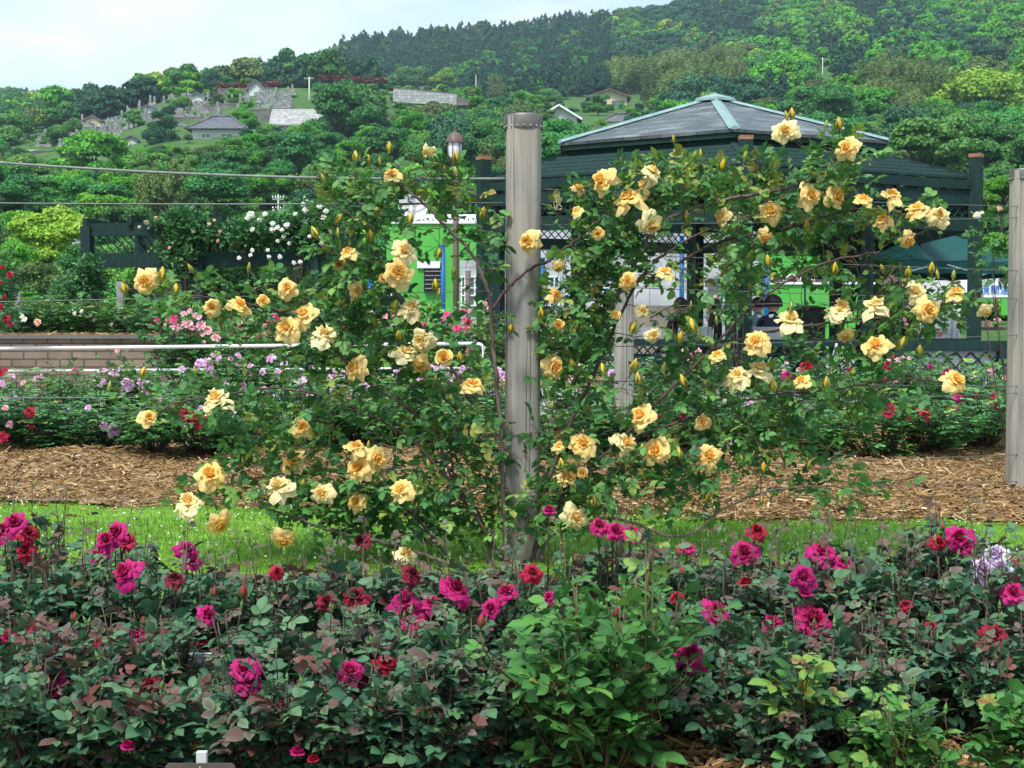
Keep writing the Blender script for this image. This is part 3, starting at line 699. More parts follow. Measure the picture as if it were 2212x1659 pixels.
CANES = [
 ([(985,1238),(930,1203),(830,1172),(730,1150),(640,1118),(540,1085)], .012, .005, 'oldcane'),
 ([(1090,1200),(1050,1150),(1010,1090),(965,1010),(945,935)], .011, .006, 'cane'),
 ([(945,935),(880,880),(800,830),(745,775),(700,700),(655,640)], .008, .004, 'cane'),
 ([(1094,1200),(1088,1080),(1082,940),(1073,830),(1064,740),(1060,660),(1046,605),(1020,550),(968,495),(915,440),(870,405),(845,380)], .014, .006, 'oldcane'),
 ([(1063,668),(1095,625),(1140,585),(1200,552),(1255,510),(1300,470)], .009, .006, 'cane'),
 ([(1140,1195),(1190,1120),(1240,1040),(1330,960),(1430,860),(1530,760),(1650,640),(1780,570),(1900,545)], .010, .005, 'cane'),
 ([(1150,1180),(1180,1050),(1240,900),(1300,770),(1350,660),(1400,580),(1480,520),(1570,480),(1650,460)], .010, .005, 'cane'),
 ([(1300,700),(1360,590),(1420,490),(1500,450),(1600,425),(1700,405),(1780,375),(1830,335)], .012, .006, 'oldcane'),
 ([(1410,600),(1480,560),(1560,522),(1700,492),(1830,455),(1930,458),(2010,490)], .008, .004, 'cane'),
 ([(1160,1190),(1200,1150),(1330,1120),(1470,1160),(1560,1100),(1660,1060),(1790,1050),(1880,1070)], .010, .004, 'oldcane'),
 ([(1082,960),(1020,870),(960,770),(880,670),(820,560),(790,470),(760,400)], .010, .005, 'cane'),
 ([(1010,1090),(900,960),(760,880),(620,840),(480,852),(380,872),(330,898)], .008, .0035, 'cane'),
 ([(700,700),(600,670),(500,650),(400,635),(330,615)], .007, .004, 'cane'),
 ([(985,1238),(900,1120),(780,1030),(640,1020),(520,1040),(440,1060)], .008, .004, 'cane'),
 ([(1060,1195),(1040,1120),(985,1040),(975,960),(1000,900)], .008, .005, 'cane'),
 ([(1330,960),(1500,900),(1640,860),(1800,840),(1940,820),(2040,825)], .008, .004, 'cane'),
 ([(1530,760),(1640,720),(1760,700),(1880,690),(2000,660),(2110,655)], .008, .004, 'cane'),
]
FOL = [ # ellipses of foliage: cx, cy, rx, ry, compound leaves, share of young leaves
 (420,640,115,42,40,.05),(585,655,75,52,34,.05),(770,430,85,75,54,.12),(905,395,105,62,60,.12),(800,540,135,85,78,.08),(1000,470,70,70,26,.15),(1040,545,45,70,24,.1),
 (760,650,120,80,64,.05),(850,710,115,80,60,.05),(690,760,90,55,38,.05),(830,850,150,90,76,.05),(960,900,100,130,66,.12),(620,880,130,60,38,.08),(400,870,120,45,22,.08),(560,940,120,60,38,.05),
 (620,1030,150,75,64,.05),(800,1060,150,80,80,.05),(880,1140,120,55,44,.05),(450,1060,80,40,16,.05),(700,1110,110,45,32,.03),(1060,1010,45,110,22,.3),
 (1260,640,95,120,88,.06),(1300,460,105,70,64,.1),(1410,410,85,65,42,.15),(1340,560,110,80,66,.08),(1250,820,85,100,56,.08),(1290,1000,120,100,72,.1),(1190,1080,60,60,22,.15),
 (1480,400,110,55,54,.35),(1600,400,95,65,54,.3),(1700,420,110,50,42,.3),(1790,375,80,60,48,.22),(1830,330,50,35,18,.25),(1950,475,110,38,36,.3),(1600,500,130,50,36,.22),(1760,500,110,45,34,.25),
 (1680,585,140,48,42,.2),(1870,600,90,40,30,.2),(1960,650,130,42,34,.18),(1850,700,150,45,42,.12),(2070,650,50,35,14,.2),(1560,620,90,55,18,.25),(1450,560,60,60,22,.25),(1480,690,80,60,20,.3),
 (1480,990,140,95,68,.08),(1430,860,110,70,40,.1),(1620,890,150,75,60,.08),(1780,870,150,50,46,.08),(1940,850,110,45,24,.1),(1560,800,110,55,34,.1),(1800,770,120,45,32,.1),(1700,1010,120,55,28,.06),
 (1830,1050,130,38,26,.06),(1480,1100,90,40,16,.08),(1400,760,50,70,8,.2),(1180,720,35,50,10,.2),(1060,720,50,60,14,.1),(1020,1140,70,35,14,.1),(1125,1120,55,45,30,.1),(900,1100,150,70,60,.08),(740,1080,130,60,40,.08),(980,1040,80,90,40,.1),(1230,1080,90,70,46,.1),(1400,1040,120,70,50,.1),(1020,960,60,110,34,.12),(1130,940,40,60,14,.1),(1560,960,120,80,40,.1),(560,1000,110,60,30,.06),(1150,1010,40,50,12,.1),(1270,560,70,70,36,.05),(1240,700,70,60,30,.05)]
GAPS = [(1350, 660, 26), (1350, 710, 26), (1350, 760, 26), (1352, 810, 26), (1350, 860, 22), (1650, 668, 34), (1690, 640, 26), (1740, 680, 26), (1960, 545, 56), (2050, 560, 46), (1900, 590, 44), (1860, 562, 34), (2000, 520, 40), (2095, 575, 34), (1935, 570, 40), (1870, 630, 30), (935, 510, 40), (960, 570, 34), (893, 445, 26),
 (1020, 630, 34), (1010, 580, 28), (1480, 640, 30), (1540, 690, 34), (1220, 450, 26), (1220, 520, 22), (1440, 540, 30), (1500, 560, 26), (1760, 640, 26), (1800, 740, 24), (1700, 545, 22)]
def climbing_rose():
    base = P(1080, 1205, 6.9); base[2] = 0
    o = thing('climbing_rose', 'large climbing rose with apricot yellow blooms trained over wires on the tall grey post', 'climbing rose', tuple(base))
    nodes = []
    for pts, r0, r1, m in CANES:
        k = len(pts); dpt = D_MAIN - .13 + np.cumsum(rng.normal(0, .025, k)); dpt = np.clip(dpt, 6.60, 6.74)
        Q = np.array([P(x, y, d) for (x, y), d in zip(pts, dpt)])
        if pts[0][1] > 1170: Q[0][2] = -.02
        s = np.linspace(0, k - 1, (k - 1) * 7 + 1); i = np.minimum(s.astype(int), k - 2); f = (s - i)[:, None]
        p0 = Q[np.maximum(i - 1, 0)]; p1 = Q[i]; p2 = Q[i + 1]; p3 = Q[np.minimum(i + 2, k - 1)]
        W = .5 * ((2 * p1) + (-p0 + p2) * f + (2 * p0 - 5 * p1 + 4 * p2 - p3) * f ** 2 + (-p0 + 3 * p1 - 3 * p2 + p3) * f ** 3)
        W += rng.normal(0, .003, W.shape)
        g = G(); g.tube(W, np.linspace(r0, r1, len(W)) * .92, 8); 
        for j in range(2, len(W) - 2):   # thorns
            if rng.random() < .5:
                a = nrm(rng.normal(0, 1, 3)); c = W[j]; g.add([c + [0, 0, .006], c - [0, 0, .006], c + a * (r1 + .016), c + [.003, .003, 0]], [[0, 1, 2], [0, 2, 3], [1, 3, 2]])
        g.build('cane', M[m], o, smooth=True); nodes.append(W[3:])
    nodes = list(np.concatenate(nodes))
    blooms = [(x, y, s / 2, D_MAIN - .25) for x, y, s, c, f in YB]
    # grow side shoots outwards towards foliage points
    targ = []
    for cx, cy, rx, ry, n, yo in FOL:
        n = int(n * 1.12); a = rng.uniform(0, 6.28, n); r = np.sqrt(rng.random(n))
        jit = 1 + .18 * np.sin(3 * a + cx)
        for x, y in zip(cx + rx * r * jit * np.cos(a), cy + ry * r * jit * np.sin(a)):
            targ.append((P(x, y, D_MAIN - .05 + rng.normal(0, .13)), yo))
    NA = np.array(nodes); d0 = [np.min(np.linalg.norm(NA - t[0], axis=1)) for t in targ]
    order = np.argsort(d0); g = G(); leafP, leafD, leafY = [], [], []
    nodes = [tuple(n) for n in nodes]; arr = np.zeros((len(nodes) + 12000, 3)); arr[:len(nodes)] = nodes; cnt = len(nodes)
    for ti in order:
        t, yo = targ[ti]
        dd = np.linalg.norm((arr[:cnt] - t) * [1, .6, 1], axis=1); j = int(np.argmin(dd)); p = arr[j].copy()
        L = np.linalg.norm(t - p)
        if L < .01: continue
        mid = (p + t) / 2 + np.array([rng.normal(0, .1), rng.normal(0, .1), .10]) * L
        S = np.linspace(0, 1, 5)[:, None]; W = (1 - S) ** 2 * p + 2 * S * (1 - S) * mid + S ** 2 * t
        g.tube(W, np.linspace(.0030 if L > .12 else .0022, .0013, 5), 4)
        arr[cnt:cnt + 3] = W[2:5]; cnt += 3
        leafP.append(t); leafD.append(nrm(t - p + rng.normal(0, .6, 3) * L + np.array([0, -.25, .12]) * L)); leafY.append(rng.random() if rng.random() < yo else 0)
        if rng.random() < .55:
            q = W[3]; leafP.append(q); leafD.append(rng.normal(0, 1, 3) + [0, -.4, .2]); leafY.append(rng.random() * .6 if rng.random() < yo else 0)
    lp, ld, ly = np.array(leafP), np.array(leafD), np.array(leafY)
    a5, pet = leaflets(lp, ld, .047, ly)
    a5 = cull_for(blooms, a5)
    a5 = cull_for([(x, y, r, 9) for x, y, r in GAPS], a5, .18)
    gl = G(); inst(gl, LV, LF, a5[0], a5[1], a5[2], a5[3], a5[4])
    gl.build('foliage', M['rose_leaf'], o, smooth=True)
    Pp, Dp, Sp = pet
    for p, d, s in zip(Pp, Dp, Sp): g.tube(np.array([p, p + d * s * .8, p + d * s * 1.6]), .0011, 3, cap=False)
    # blooms with their stems
    for (x, y, s, c, f) in YB:
        d = D_MAIN - .24 + rng.normal(0, .03)
        if (x, y) == (1143, 521): d = D_MAIN - .2
        Q = P(x, y, d); size = s * d / F_PX * (.90 if c != 'h' else 1.1)
        if f == 't': ax = (rng.normal(0, .35), -.55, .85)
        elif f == 'd': ax = (rng.normal(0, .4), -.6, -.55)
        else: ax = (rng.normal(0, .5), -1, rng.uniform(-.15, .75))
        ms = YH if c == 'h' else (YC if c == 'c' else YR)
        if f: size *= 1.06
        b = place(ms[rng.integers(len(ms))], 'bloom', o, Q, size, ax, rng.uniform(0, 6.28))
        if c == 'c': b['label'] = 'pale cream bloom'
        elif c == 'h': b['label'] = 'half open yellow bloom'
        axn = nrm(np.array(ax)); st = Q - axn * size * .24
        dd = np.linalg.norm(arr[:cnt] - (st - axn * .05), axis=1); j = int(np.argmin(dd)); p = arr[j]
        S = np.linspace(0, 1, 6)[:, None]; mid = st - axn * .05
        W = (1 - S) ** 2 * st + 2 * S * (1 - S) * mid + S ** 2 * p; g.tube(W, .0022, 5)
    for i, (x, y, s) in enumerate(YBUD):
        d = D_MAIN - .22 + rng.normal(0, .05); Q = P(x, y, d); L = max(s, 14) * 1.5 * d / F_PX
        ax = np.array([rng.normal(0, .25), rng.normal(-.1, .25), 1.0])
        ax = nrm(ax); st = Q - ax * L * .55
        place(BUDY[0 if s > 17 else (1 if s > 15 else 2)] if s >= 12 else BUDY[2], 'bud', o, st, L, ax, rng.uniform(0, 6))
        dd = np.linalg.norm(arr[:cnt] - (st - [0, 0, .05]), axis=1); p = arr[int(np.argmin(dd))]
        S = np.linspace(0, 1, 6)[:, None]; mid = st - ax * min(.08, np.linalg.norm(p - st) * .6)
        W = (1 - S) ** 2 * st + 2 * S * (1 - S) * mid + S ** 2 * p; g.tube(W, .0017, 4)
    g.build('side_shoots', M['twig'], o, smooth=True)
    return o
climbing_rose()

# ------------------------------------------------------------------ rose bushes of the front bed
FB = [(32,1130,56,'m'),(8,1146,50,'m'),(60,1152,46,'r'),(55,1192,44,'r'),(252,1150,52,'m'),(228,1168,46,'m'),(274,1168,40,'r'),(213,1197,42,'m'),(272,1238,66,'m'),(404,1190,48,'p'),(414,1214,40,'p'),(377,1250,42,'d'),(598,1237,30,'r'),
 (448,1328,48,'m'),(525,1278,34,'B'),(433,1386,32,'R'),(296,1372,44,'m'),(212,1390,30,'r'),(20,1376,44,'m'),(65,1352,26,'r'),(120,1466,50,'m'),(118,1492,46,'p'),(325,1478,42,'r'),(527,1445,60,'m'),(538,1474,62,'p'),(618,1518,40,'R'),
 (642,1624,38,'R'),(676,1640,30,'R'),(276,1612,38,'R'),(757,1452,62,'m'),(775,1470,44,'m'),(832,1434,54,'r'),(875,1300,66,'p'),(888,1336,68,'m'),(932,1303,44,'m'),(982,1274,70,'m'),(1150,1238,42,'r'),(1095,1280,48,'m'),(1060,1314,44,'m'),
 (783,1169,46,'d'),(890,1240,44,'d'),(768,1290,54,'d'),(705,1300,40,'d'),(1186,1104,36,'R'),(1294,1136,40,'m'),(1328,1146,42,'m'),(1362,1152,44,'m'),(1483,1182,36,'m'),(1634,1148,42,'r'),(1608,1192,56,'m'),(1775,1194,62,'m'),
 (1820,1214,46,'m'),(1735,1246,58,'p'),(1742,1282,36,'R'),(1611,1260,40,'R'),(1545,1322,62,'m'),(1668,1346,48,'m'),(1757,1340,80,'m'),(1490,1417,72,'p'),(2072,1162,58,'m'),(2082,1178,44,'p'),(2028,1172,32,'r'),(2145,1374,58,'r'),
 (2188,1280,50,'m'),(2010,1356,34,'r'),(1832,1518,32,'R'),(1814,1596,40,'p'),(1745,1550,46,'d'),(1956,1306,28,'r'),(1462,1290,28,'r'),(1332,1322,28,'B'),(1186,1290,30,'m'),(2195,1210,24,'r')]
LB = [(1040,1340,34,'B'),(1218,1383,12,'g'),]
FRONT = [ # px, distance, height, leaf scale, label
 (60,5.35,.60,'tall dark-leaved rose bush with a cluster of magenta blooms at the far left'),
 (262,5.35,.50,'dark rose bush with three stacked magenta bloom heads near the left lawn edge'),
 (420,5.4,.43,'dark rose bush with one purple-magenta double bloom in front of the lawn'),
 (610,5.4,.40,'dark rose bush with a single small red bloom at the lawn edge'),
 (780,5.4,.42,'purplish rose bush with dark wine blooms below the lowest yellow canes'),
 (960,5.4,.40,'low dark rose bush at the foot of the climbing rose'),
 (1165,5.35,.44,'dark rose bush with a lone red bloom right of the tall post foot'),
 (1330,5.35,.50,'rose bush with three magenta blooms in a line below the pale yellow bloom'),
 (1490,5.4,.44,'dark rose bush with one small magenta bloom before the right lawn'),
 (1630,5.35,.48,'dark rose bush with two magenta blooms above the purple one'),
 (1800,5.35,.50,'dense dark rose bush with magenta and red blooms right of centre'),
 (1960,5.35,.56,'tall leafy dark rose bush without open blooms beside the bark mulch'),
 (2080,5.35,.56,'tall dark rose bush with a large magenta bloom head near the lilac blooms'),
 (40,4.85,.47,'dark rose bush with small magenta blooms touching the left edge'),
 (180,4.85,.47,'dark rose bush full of purple young leaves below the stacked magenta blooms'),
 (320,4.85,.46,'dark rose bush with a half hidden magenta bloom left of the open magenta one'),
 (460,4.85,.46,'dark rose bush carrying one open magenta bloom and one red half-open bud'),
 (630,4.85,.45,'reddish-leaved bloomless rose bush between wine-red blooms and the small red one'),
 (765,4.85,.46,'rose bush with two dark wine blooms left of the big magenta cluster'),
 (905,4.85,.47,'rose bush with the big cluster of magenta and purple blooms near the centre'),
 (1085,4.85,.46,'rose bush with magenta blooms partly hidden behind the bright green bush'),
 (1450,4.85,.46,'dark rose bush with a tiny red bloom behind the bright green bush'),
 (1570,4.85,.46,'dark rose bush with one frilled magenta bloom right of the bright green bush'),
 (1730,4.85,.49,'rose bush carrying the purple bloom and the largest magenta bloom on the right'),
 (1910,4.85,.45,'dark rose bush with pale closed buds right of the largest magenta bloom'),
 (2040,4.85,.45,'dark rose bush with a small red bloom below the lilac blooms'),
 (2175,4.85,.48,'dark rose bush with a deep red bloom at the right edge'),
 (30,4.35,.34,'low dark rose bush in the bottom left corner'),
 (170,4.35,.34,'low rose bush with magenta and purple twin blooms at the lower left'),
 (330,4.4,.33,'low dark rose bush with a red bloom above the brown sign plate'),
 (540,4.35,.36,'rose bush with the large red and purple bloom lower left of centre'),
 (700,4.3,.36,'rose bush with red half-open buds by the bottom edge, right of the sign plate'),
 (830,4.35,.37,'rose bush with two magenta-red blooms side by side, left of the bright green bush'),
 (990,4.35,.34,'shady dark rose bush against the left side of the bright green bush'),
 (1490,4.4,.36,'rose bush with a purple-magenta bloom touching the bright green bush on its right'),
 (1650,4.4,.35,'low dense dark rose bush right of the bright green bush'),
 (1800,4.35,.35,'low rose bush with small red and purple blooms above the pale young shoots'),
 (1960,4.4,.34,'low dense dark-leaved bush right of the small purple bloom, bottom right'),
 (2130,4.4,.35,'low dark rose bush nearest the bottom right corner'),

 (90,3.98,.30,'short dark bush along the bottom edge, left of the brown sign plate'),
 (260,3.98,.28,'short dark bush just left of the brown sign plate'),
 (560,3.98,.30,'short dark bush at the bottom edge right of the brown sign plate'),
 (740,3.98,.30,'short dark bush at the bottom edge between the sign plate and the bright green bush'),
 (920,3.98,.31,'short shady bush at the bottom edge touching the bright green bush'),
 (1080,4.05,.34,'dark bush tucked behind the lower left of the bright green bush'),
 (1650,4.1,.28,'short dark bush at the bottom edge beside the coppery young shoot'),
 (1850,4.1,.27,'short dark bush behind the low pale green seedling'),
]
def bush(loc, R, H, leafm, twigm, size, nc, label, group, blooms=(), name='rose_bush', buds=5, young=.2, cat='rose bush', lo=.18, dens=1.0, sides=5):
    loc = np.array(loc, float); o = thing(name, label, cat, tuple(loc), group)
    g = G(); lp, ld, ly = [], [], []
    tips = []
    for i in range(nc):
        a = rng.uniform(0, 6.28); rr = R * math.sqrt(rng.random()) * 1.0; hh = H * rng.uniform(.66, 1.16) * (1 - .18 * (rr / R) ** 2)
        end = loc + [rr * math.cos(a), rr * math.sin(a), hh]; st = loc + [rr * .18 * math.cos(a), rr * .18 * math.sin(a), -.02]
        mid = (st + end) / 2 + np.array([math.cos(a), math.sin(a), 0]) * rr * .22
        S = np.linspace(0, 1, 7)[:, None]; W = (1 - S) ** 2 * st + 2 * S * (1 - S) * mid + S ** 2 * end + rng.normal(0, .004, (7, 3))
        g.tube(W, np.linspace(.006, .0024, 7), sides); tips.append(W[-1])
        n = max(4, int(9 * dens))
        for k in range(n):
            s = lo + (1 - lo) * (k + rng.random()) / n; q = W[min(5, int(s * 6))] * (1 - (s * 6) % 1) + W[min(6, int(s * 6) + 1)] * ((s * 6) % 1)
            b = rng.uniform(0, 6.28); lp.append(q); ld.append([math.cos(b), math.sin(b), rng.uniform(-.15, .7)]); ly.append(rng.random() if (s > .7 and rng.random() < young * 1.6) else 0)
        for k in range(max(1, int(4 * dens))):
            s = rng.uniform(.3, .85); q = W[int(s * 6)]; b = rng.uniform(0, 6.28); L = rng.uniform(.3, .6) * R
            e = q + np.array([math.cos(b) * L, math.sin(b) * L, L * rng.uniform(.3, 1.1)]); e[2] = min(e[2], loc[2] + H * 1.0)
            g.tube(np.array([q, (q + e) / 2 + [0, 0, -.01], e]), [.0028, .002, .0014], 4)
            for s2 in (.4, .75, 1.0):
                lp.append(q + (e - q) * s2); c = rng.uniform(0, 6.28); ld.append(nrm(e - q) * .7 + [math.cos(c) * .8, math.sin(c) * .8, rng.uniform(-.2, .5)]); ly.append(rng.random() if (s2 == 1 and rng.random() < young) else 0)
    lp, ld, ly = np.array(lp), np.array(ld), np.array(ly)
    arr, pet = leaflets(lp, ld, size * np.random.default_rng(int(abs(loc[0]) * 997)).uniform(.6, 1.3, len(lp)), ly)
    keep = arr[0][:, 2] > loc[2] + .015
    arr = [a[keep] for a in arr]
    arr = cull_for(ALLB, arr)
    gl = G(); inst(gl, LV, LF, *arr[:3], arr[3], arr[4]); SH = []
    for p, d, s in zip(*pet): g.tube(np.array([p, p + d * s * 1.5]), .0012, 3, cap=False)
    for (x, y, s, c, d) in blooms:
        Q = P(x, y, d); sz = s * d / F_PX
        ax = np.array([rng.normal(0, .3), -rng.uniform(.5, 1), rng.uniform(.35, 1.0)]); axn = nrm(ax)
        if c in 'BR':
            ax = np.array([rng.normal(0, .15), -.15, 1]); axn = nrm(ax)
            me = BUDR[0] if c == 'B' else BLH['m' if rng.random() < .5 else 'r']
            Q2 = Q - axn * sz * (.5 if c == 'B' else 0)
            b = place(me, 'bud' if c == 'B' else 'bloom', o, Q2, sz * 1.0, axn, rng.uniform(0, 6)); st = Q2 - axn * sz * .3
        else:
            b = place(BL[c][rng.integers(len(BL[c]))], 'bloom', o, Q, sz * .97, axn, rng.uniform(0, 6)); st = Q - axn * sz * .25
            if c == 'd': b['label'] = 'dark wine-red bloom'
        e = loc + [rng.normal(0, R * .2), rng.normal(0, R * .2), H * .3]; S = np.linspace(0, 1, 7)[:, None]; mid = (st + e) / 2; mid[0] = st[0]; mid[1] = st[1] + .02
        g.tube((1 - S) ** 2 * st + 2 * S * (1 - S) * mid + S ** 2 * e, np.linspace(.0028, .004, 7), 5)
    if cat == 'rose bush' and R > .15:   # bare reddish shoots standing above the foliage
        for k in range(3):
            a = rng.uniform(0, 6.28); q = loc + [R * .6 * math.cos(a), R * .6 * math.sin(a), H * .7]; e = q + [rng.normal(0, .03), rng.normal(0, .03), H * rng.uniform(.35, .62)]
            g.tube(np.array([q - [0, 0, H * .4], q, e]), [.004, .0032, .0018], 5); lf = np.array([q + (e - q) * t_ for t_ in (.35, .6, .85, 1)]); dd = rng.normal(0, 1, (4, 3)); dd[:, 2] = np.abs(dd[:, 2]) * .5
            A_, _ = leaflets(lf, dd, size * .62, rng.random(4) * .9 + .05); g3 = inst(gl2 := G(), LV, LF, *A_[:3], A_[3], A_[4]); g3 = gl2; SH.append(g3)
            tips.append(e)
    for k in range(buds):
        t = tips[k % len(tips)] + rng.normal(0, .008, 3); h = rng.uniform(.03, .09)
        e = t + [rng.normal(0, .012), rng.normal(0, .012), h]; g.tube(np.array([t, e]), .0017, 4)
        L = rng.uniform(.022, .032)
        if rng.random() < .08: place(BUDR[0], 'bud', o, e, L * 1.2, (rng.normal(0, .15), 0, 1), 0)
        else: place(BUDG, 'bud', o, e, L, (rng.normal(0, .15), rng.normal(0, .15), 1), 0)
    for q in SH:
        for v_, f_, t_ in zip(q.V, q.F, q.T): gl.add(v_, f_, t_)
    gl.build('foliage', leafm, o, smooth=True)
    g.build('canes', twigm, o, smooth=True)
    return o
ALLB = []; assign = {i: [] for i in range(len(FRONT))}
for (x, y, s, c) in FB:
    dw = 5.35 if y < 1222 else (4.85 if y < 1395 else (4.35 if y < 1600 else 3.98))
    if (x, y) in ((875, 1300), (888, 1336)): dw = 4.85
    cand = [(abs(f[0] - x), i) for i, f in enumerate(FRONT) if abs(f[1] - dw) < .13]
    i = min(cand)[1]; d = FRONT[i][1] - .2
    assign[i].append((x, y, s, c, d)); ALLB.append((x, y, s / 2, d))
ALLB += [(2150, 1200, 26, 5.1), (2124, 1230, 26, 5.08), (2116, 1258, 22, 5.1), (1040, 1340, 20, 3.75), (424, 1430, 40, 4.45), (436, 1640, 60, 3.7)]
for i, (px, d, H, lb) in enumerate(FRONT):
    b = P(px, 900, d); b[2] = ZB
    R = .20 if d > 5 else .19
    if d > 5: H *= (.70 if 300 < px < 1000 else (.76 if 1400 < px < 1560 else .92))
    pur = .34 if (px % 7 < 3) else .18
    bush(b, R, H, M['dark_leaf'], M['redtwig'], .039 if d > 5 else .042, 19, lb, 'dark-leaved rose bushes of the front bed', assign[i], buds=7 if d > 4.6 else 3, young=pur)
b = P(1290, 900, 3.95); b[2] = ZB
bush(b, .27, .56, M['light_leaf'], M['twig'], .051, 22, 'bright green rose bush with large fresh leaves, one red bud and no open bloom', 'front bed bushes', [(1040, 1340, 34, 'B', 3.7)], buds=14, young=.03, lo=.12)
b = P(1960, 900, 3.85); b[2] = ZB
bush(b, .17, .22, M['light_leaf'], M['twig'], .042, 8, 'low pale green rose seedling at the bottom right of the picture', 'front bed bushes', [], buds=3, young=.22)
b = P(1745, 900, 3.95); b[2] = ZB
bush(b, .05, .36, M['light_leaf'], M['redtwig'], .045, 2, 'upright young rose shoot with coppery new leaves, right of the bright green bush', 'front bed bushes', [], buds=1, young=.9, dens=.8)
b = P(2225, 900, 3.9); b[2] = ZB
bush(b, .12, .24, M['light_leaf'], M['twig'], .045, 6, 'pale green young rose cut off by the bottom right corner', 'front bed bushes', [], buds=1, young=.1)
b = P(2145, 900, 5.25); b[2] = ZB
bush(b, .10, .42, M['dark_leaf'], M['twig'], .036, 5, 'rose bush with pale lilac fading blooms against the right lawn', 'front bed bushes', [(2150, 1200, 58, 'v', 5.1), (2124, 1230, 54, 'v', 5.08), (2164, 1226, 44, 'v', 5.06), (2116, 1258, 46, 'v', 5.1)], buds=0, young=.3)

def plate():
    b = P(436, 1655, 3.62); o = thing('plant_label', 'brown metal plant label on a pale stake at the bottom edge', 'plant sign', (b[0], 3.62, ZB))
    t = P(436, 1644, 3.62)[2]; w = 152 * 3.62 / F_PX; g = G()
    z0 = t - .085; c = .008
    pts = np.array([[-w / 2, 0, z0], [w / 2, 0, z0], [w / 2, 0, t - c], [w / 2 - c, 0, t], [-w / 2 + c, 0, t], [-w / 2, 0, t - c]]) + [b[0], 3.60, 0]
    g.prism(pts, (0, .004, 0)); pl = g.build('plate', M['brownplate'], o)
    g = G(); g.lathe((0, 0, 0), [(.0, .003), (.003, .002), (.004, 0)], 10); me = g.data('screw', M['steel']); place(me, 'screw', pl, (b[0], 3.598, t - .011), 1, (0, -1, 0))
    g = G(); zt = P(436, 1624, 3.62)[2]; g.box((b[0], 3.622, (zt + ZB) / 2 - .05), (.026, .02, zt - ZB + .1)); g.build('stake', M['concrete'], o)
    b = P(424, 1450, 4.5); o = thing('plant_label', 'pale grey label board half hidden in the leaves, lower left', 'plant sign', (b[0], 4.5, ZB))
    g = G(); zc = P(424, 1440, 4.5)[2]; g.beam((b[0] - .085, 4.5, zc), (b[0] + .085, 4.5, zc), .006, .10, up=(0, -.35, 1)); g.build('plate', M['whitemetal'], o)
    g = G(); g.box((b[0], 4.52, (zc + ZB) / 2), (.018, .018, zc - ZB)); g.build('stake', M['concrete'], o)
plate()

# ------------------------------------------------------------------ rose bushes of the mulched middle beds
MB_ = [(275,828,26,'l'),(306,824,26,'l'),(313,848,18,'l'),(450,793,22,'l'),(430,784,18,'l'),(445,779,16,'l'),(483,829,22,'l'),(522,834,20,'l'),(583,773,18,'l'),(600,806,18,'l'),(650,826,24,'l'),(660,847,16,'l'),
 (246,927,26,'l'),(222,919,16,'l'),(395,919,12,'l'),(392,796,14,'l'),(473,772,12,'l'),(613,783,14,'l'),(673,788,16,'l'),(723,809,18,'l'),(567,804,12,'l'),(63,889,20,'c'),(68,919,12,'c'),(400,891,26,'c'),(425,901,34,'c'),
 (5,943,22,'c'),(3,801,22,'c'),(163,799,14,'h'),(80,816,10,'k'),(253,756,10,'k'),(92,852,10,'k'),(50,826,10,'k'),(929,848,24,'l'),(938,862,20,'l'),(922,862,18,'l'),(857,804,16,'l'),(911,819,20,'l'),(1086,809,22,'l'),(1075,800,16,'l'),
 (789,833,14,'l'),(756,851,16,'l'),(743,806,16,'l'),(845,765,12,'k'),(1013,760,16,'h'),(1321,804,16,'l'),(1481,756,14,'k'),(1508,759,14,'k'),(1495,768,10,'h'),(1563,856,18,'l'),(1616,868,18,'l'),(1571,958,24,'l'),(1745,793,28,'c'),
 (1703,813,24,'u'),(1905,818,18,'c'),(1915,879,36,'c'),(2001,891,28,'c'),(1918,788,18,'c'),(1835,801,12,'c'),(2071,858,18,'u'),(2046,804,20,'u'),(2108,850,12,'u'),(2065,880,12,'u'),(1595,926,12,'l'),(1478,798,12,'l'),(1492,775,12,'k'),
 (1510,785,12,'l'),(1360,790,12,'l'),(1385,812,14,'l'),(1450,790,12,'l'),(1530,800,12,'l'),(700,842,12,'l'),(975,820,14,'l'),(1000,795,12,'l'),(540,790,12,'l'),(20,915,14,'k'),(10,880,12,'k'),(345,862,10,'k'),(1925,770,10,'c'),(2010,790,10,'u')]
ORD = ['first', 'second', 'third', 'fourth', 'fifth', 'sixth', 'seventh', 'eighth', 'ninth', 'tenth', 'eleventh', 'twelfth']
def bed_variant(seed, R, H, size, nc):
    st = np.random.get_state(); g = G(); lp, ld, ly = [], [], []
    for i in range(nc):
        a = rng.uniform(0, 6.28); rr = R * math.sqrt(rng.random()); hh = H * rng.uniform(.62, 1.05) * (1 - .25 * (rr / R) ** 2)
        end = np.array([rr * math.cos(a), rr * math.sin(a), hh]); s0 = end * [.2, .2, 0]; mid = (s0 + end) / 2 + end * [.2, .2, 0]
        S = np.linspace(0, 1, 6)[:, None]; W = (1 - S) ** 2 * s0 + 2 * S * (1 - S) * mid + S ** 2 * end
        g.tube(W, np.linspace(.006, .002, 6), 4)
        for k in range(11):
            s = .18 + .82 * rng.random(); q = W[min(5, int(s * 5.99))]; b = rng.uniform(0, 6.28); L = rng.uniform(0, .12)
            lp.append(q + [math.cos(b) * L, math.sin(b) * L, rng.uniform(-.02, .08)]); ld.append([math.cos(b), math.sin(b), rng.uniform(-.2, .8)]); ly.append(rng.random() * .9 if (s > .8 and rng.random() < .25) else 0)
    arr, pet = leaflets(np.array(lp), np.array(ld), size, np.array(ly), n=5)
    k = arr[0][:, 2] > .01; arr = [a[k] for a in arr]
    gl = G(); inst(gl, LV2, LF2, *arr)
    return gl.data('bed_foliage', [M['bed_leaf']]), g.data('bed_canes', [M['redtwig']])
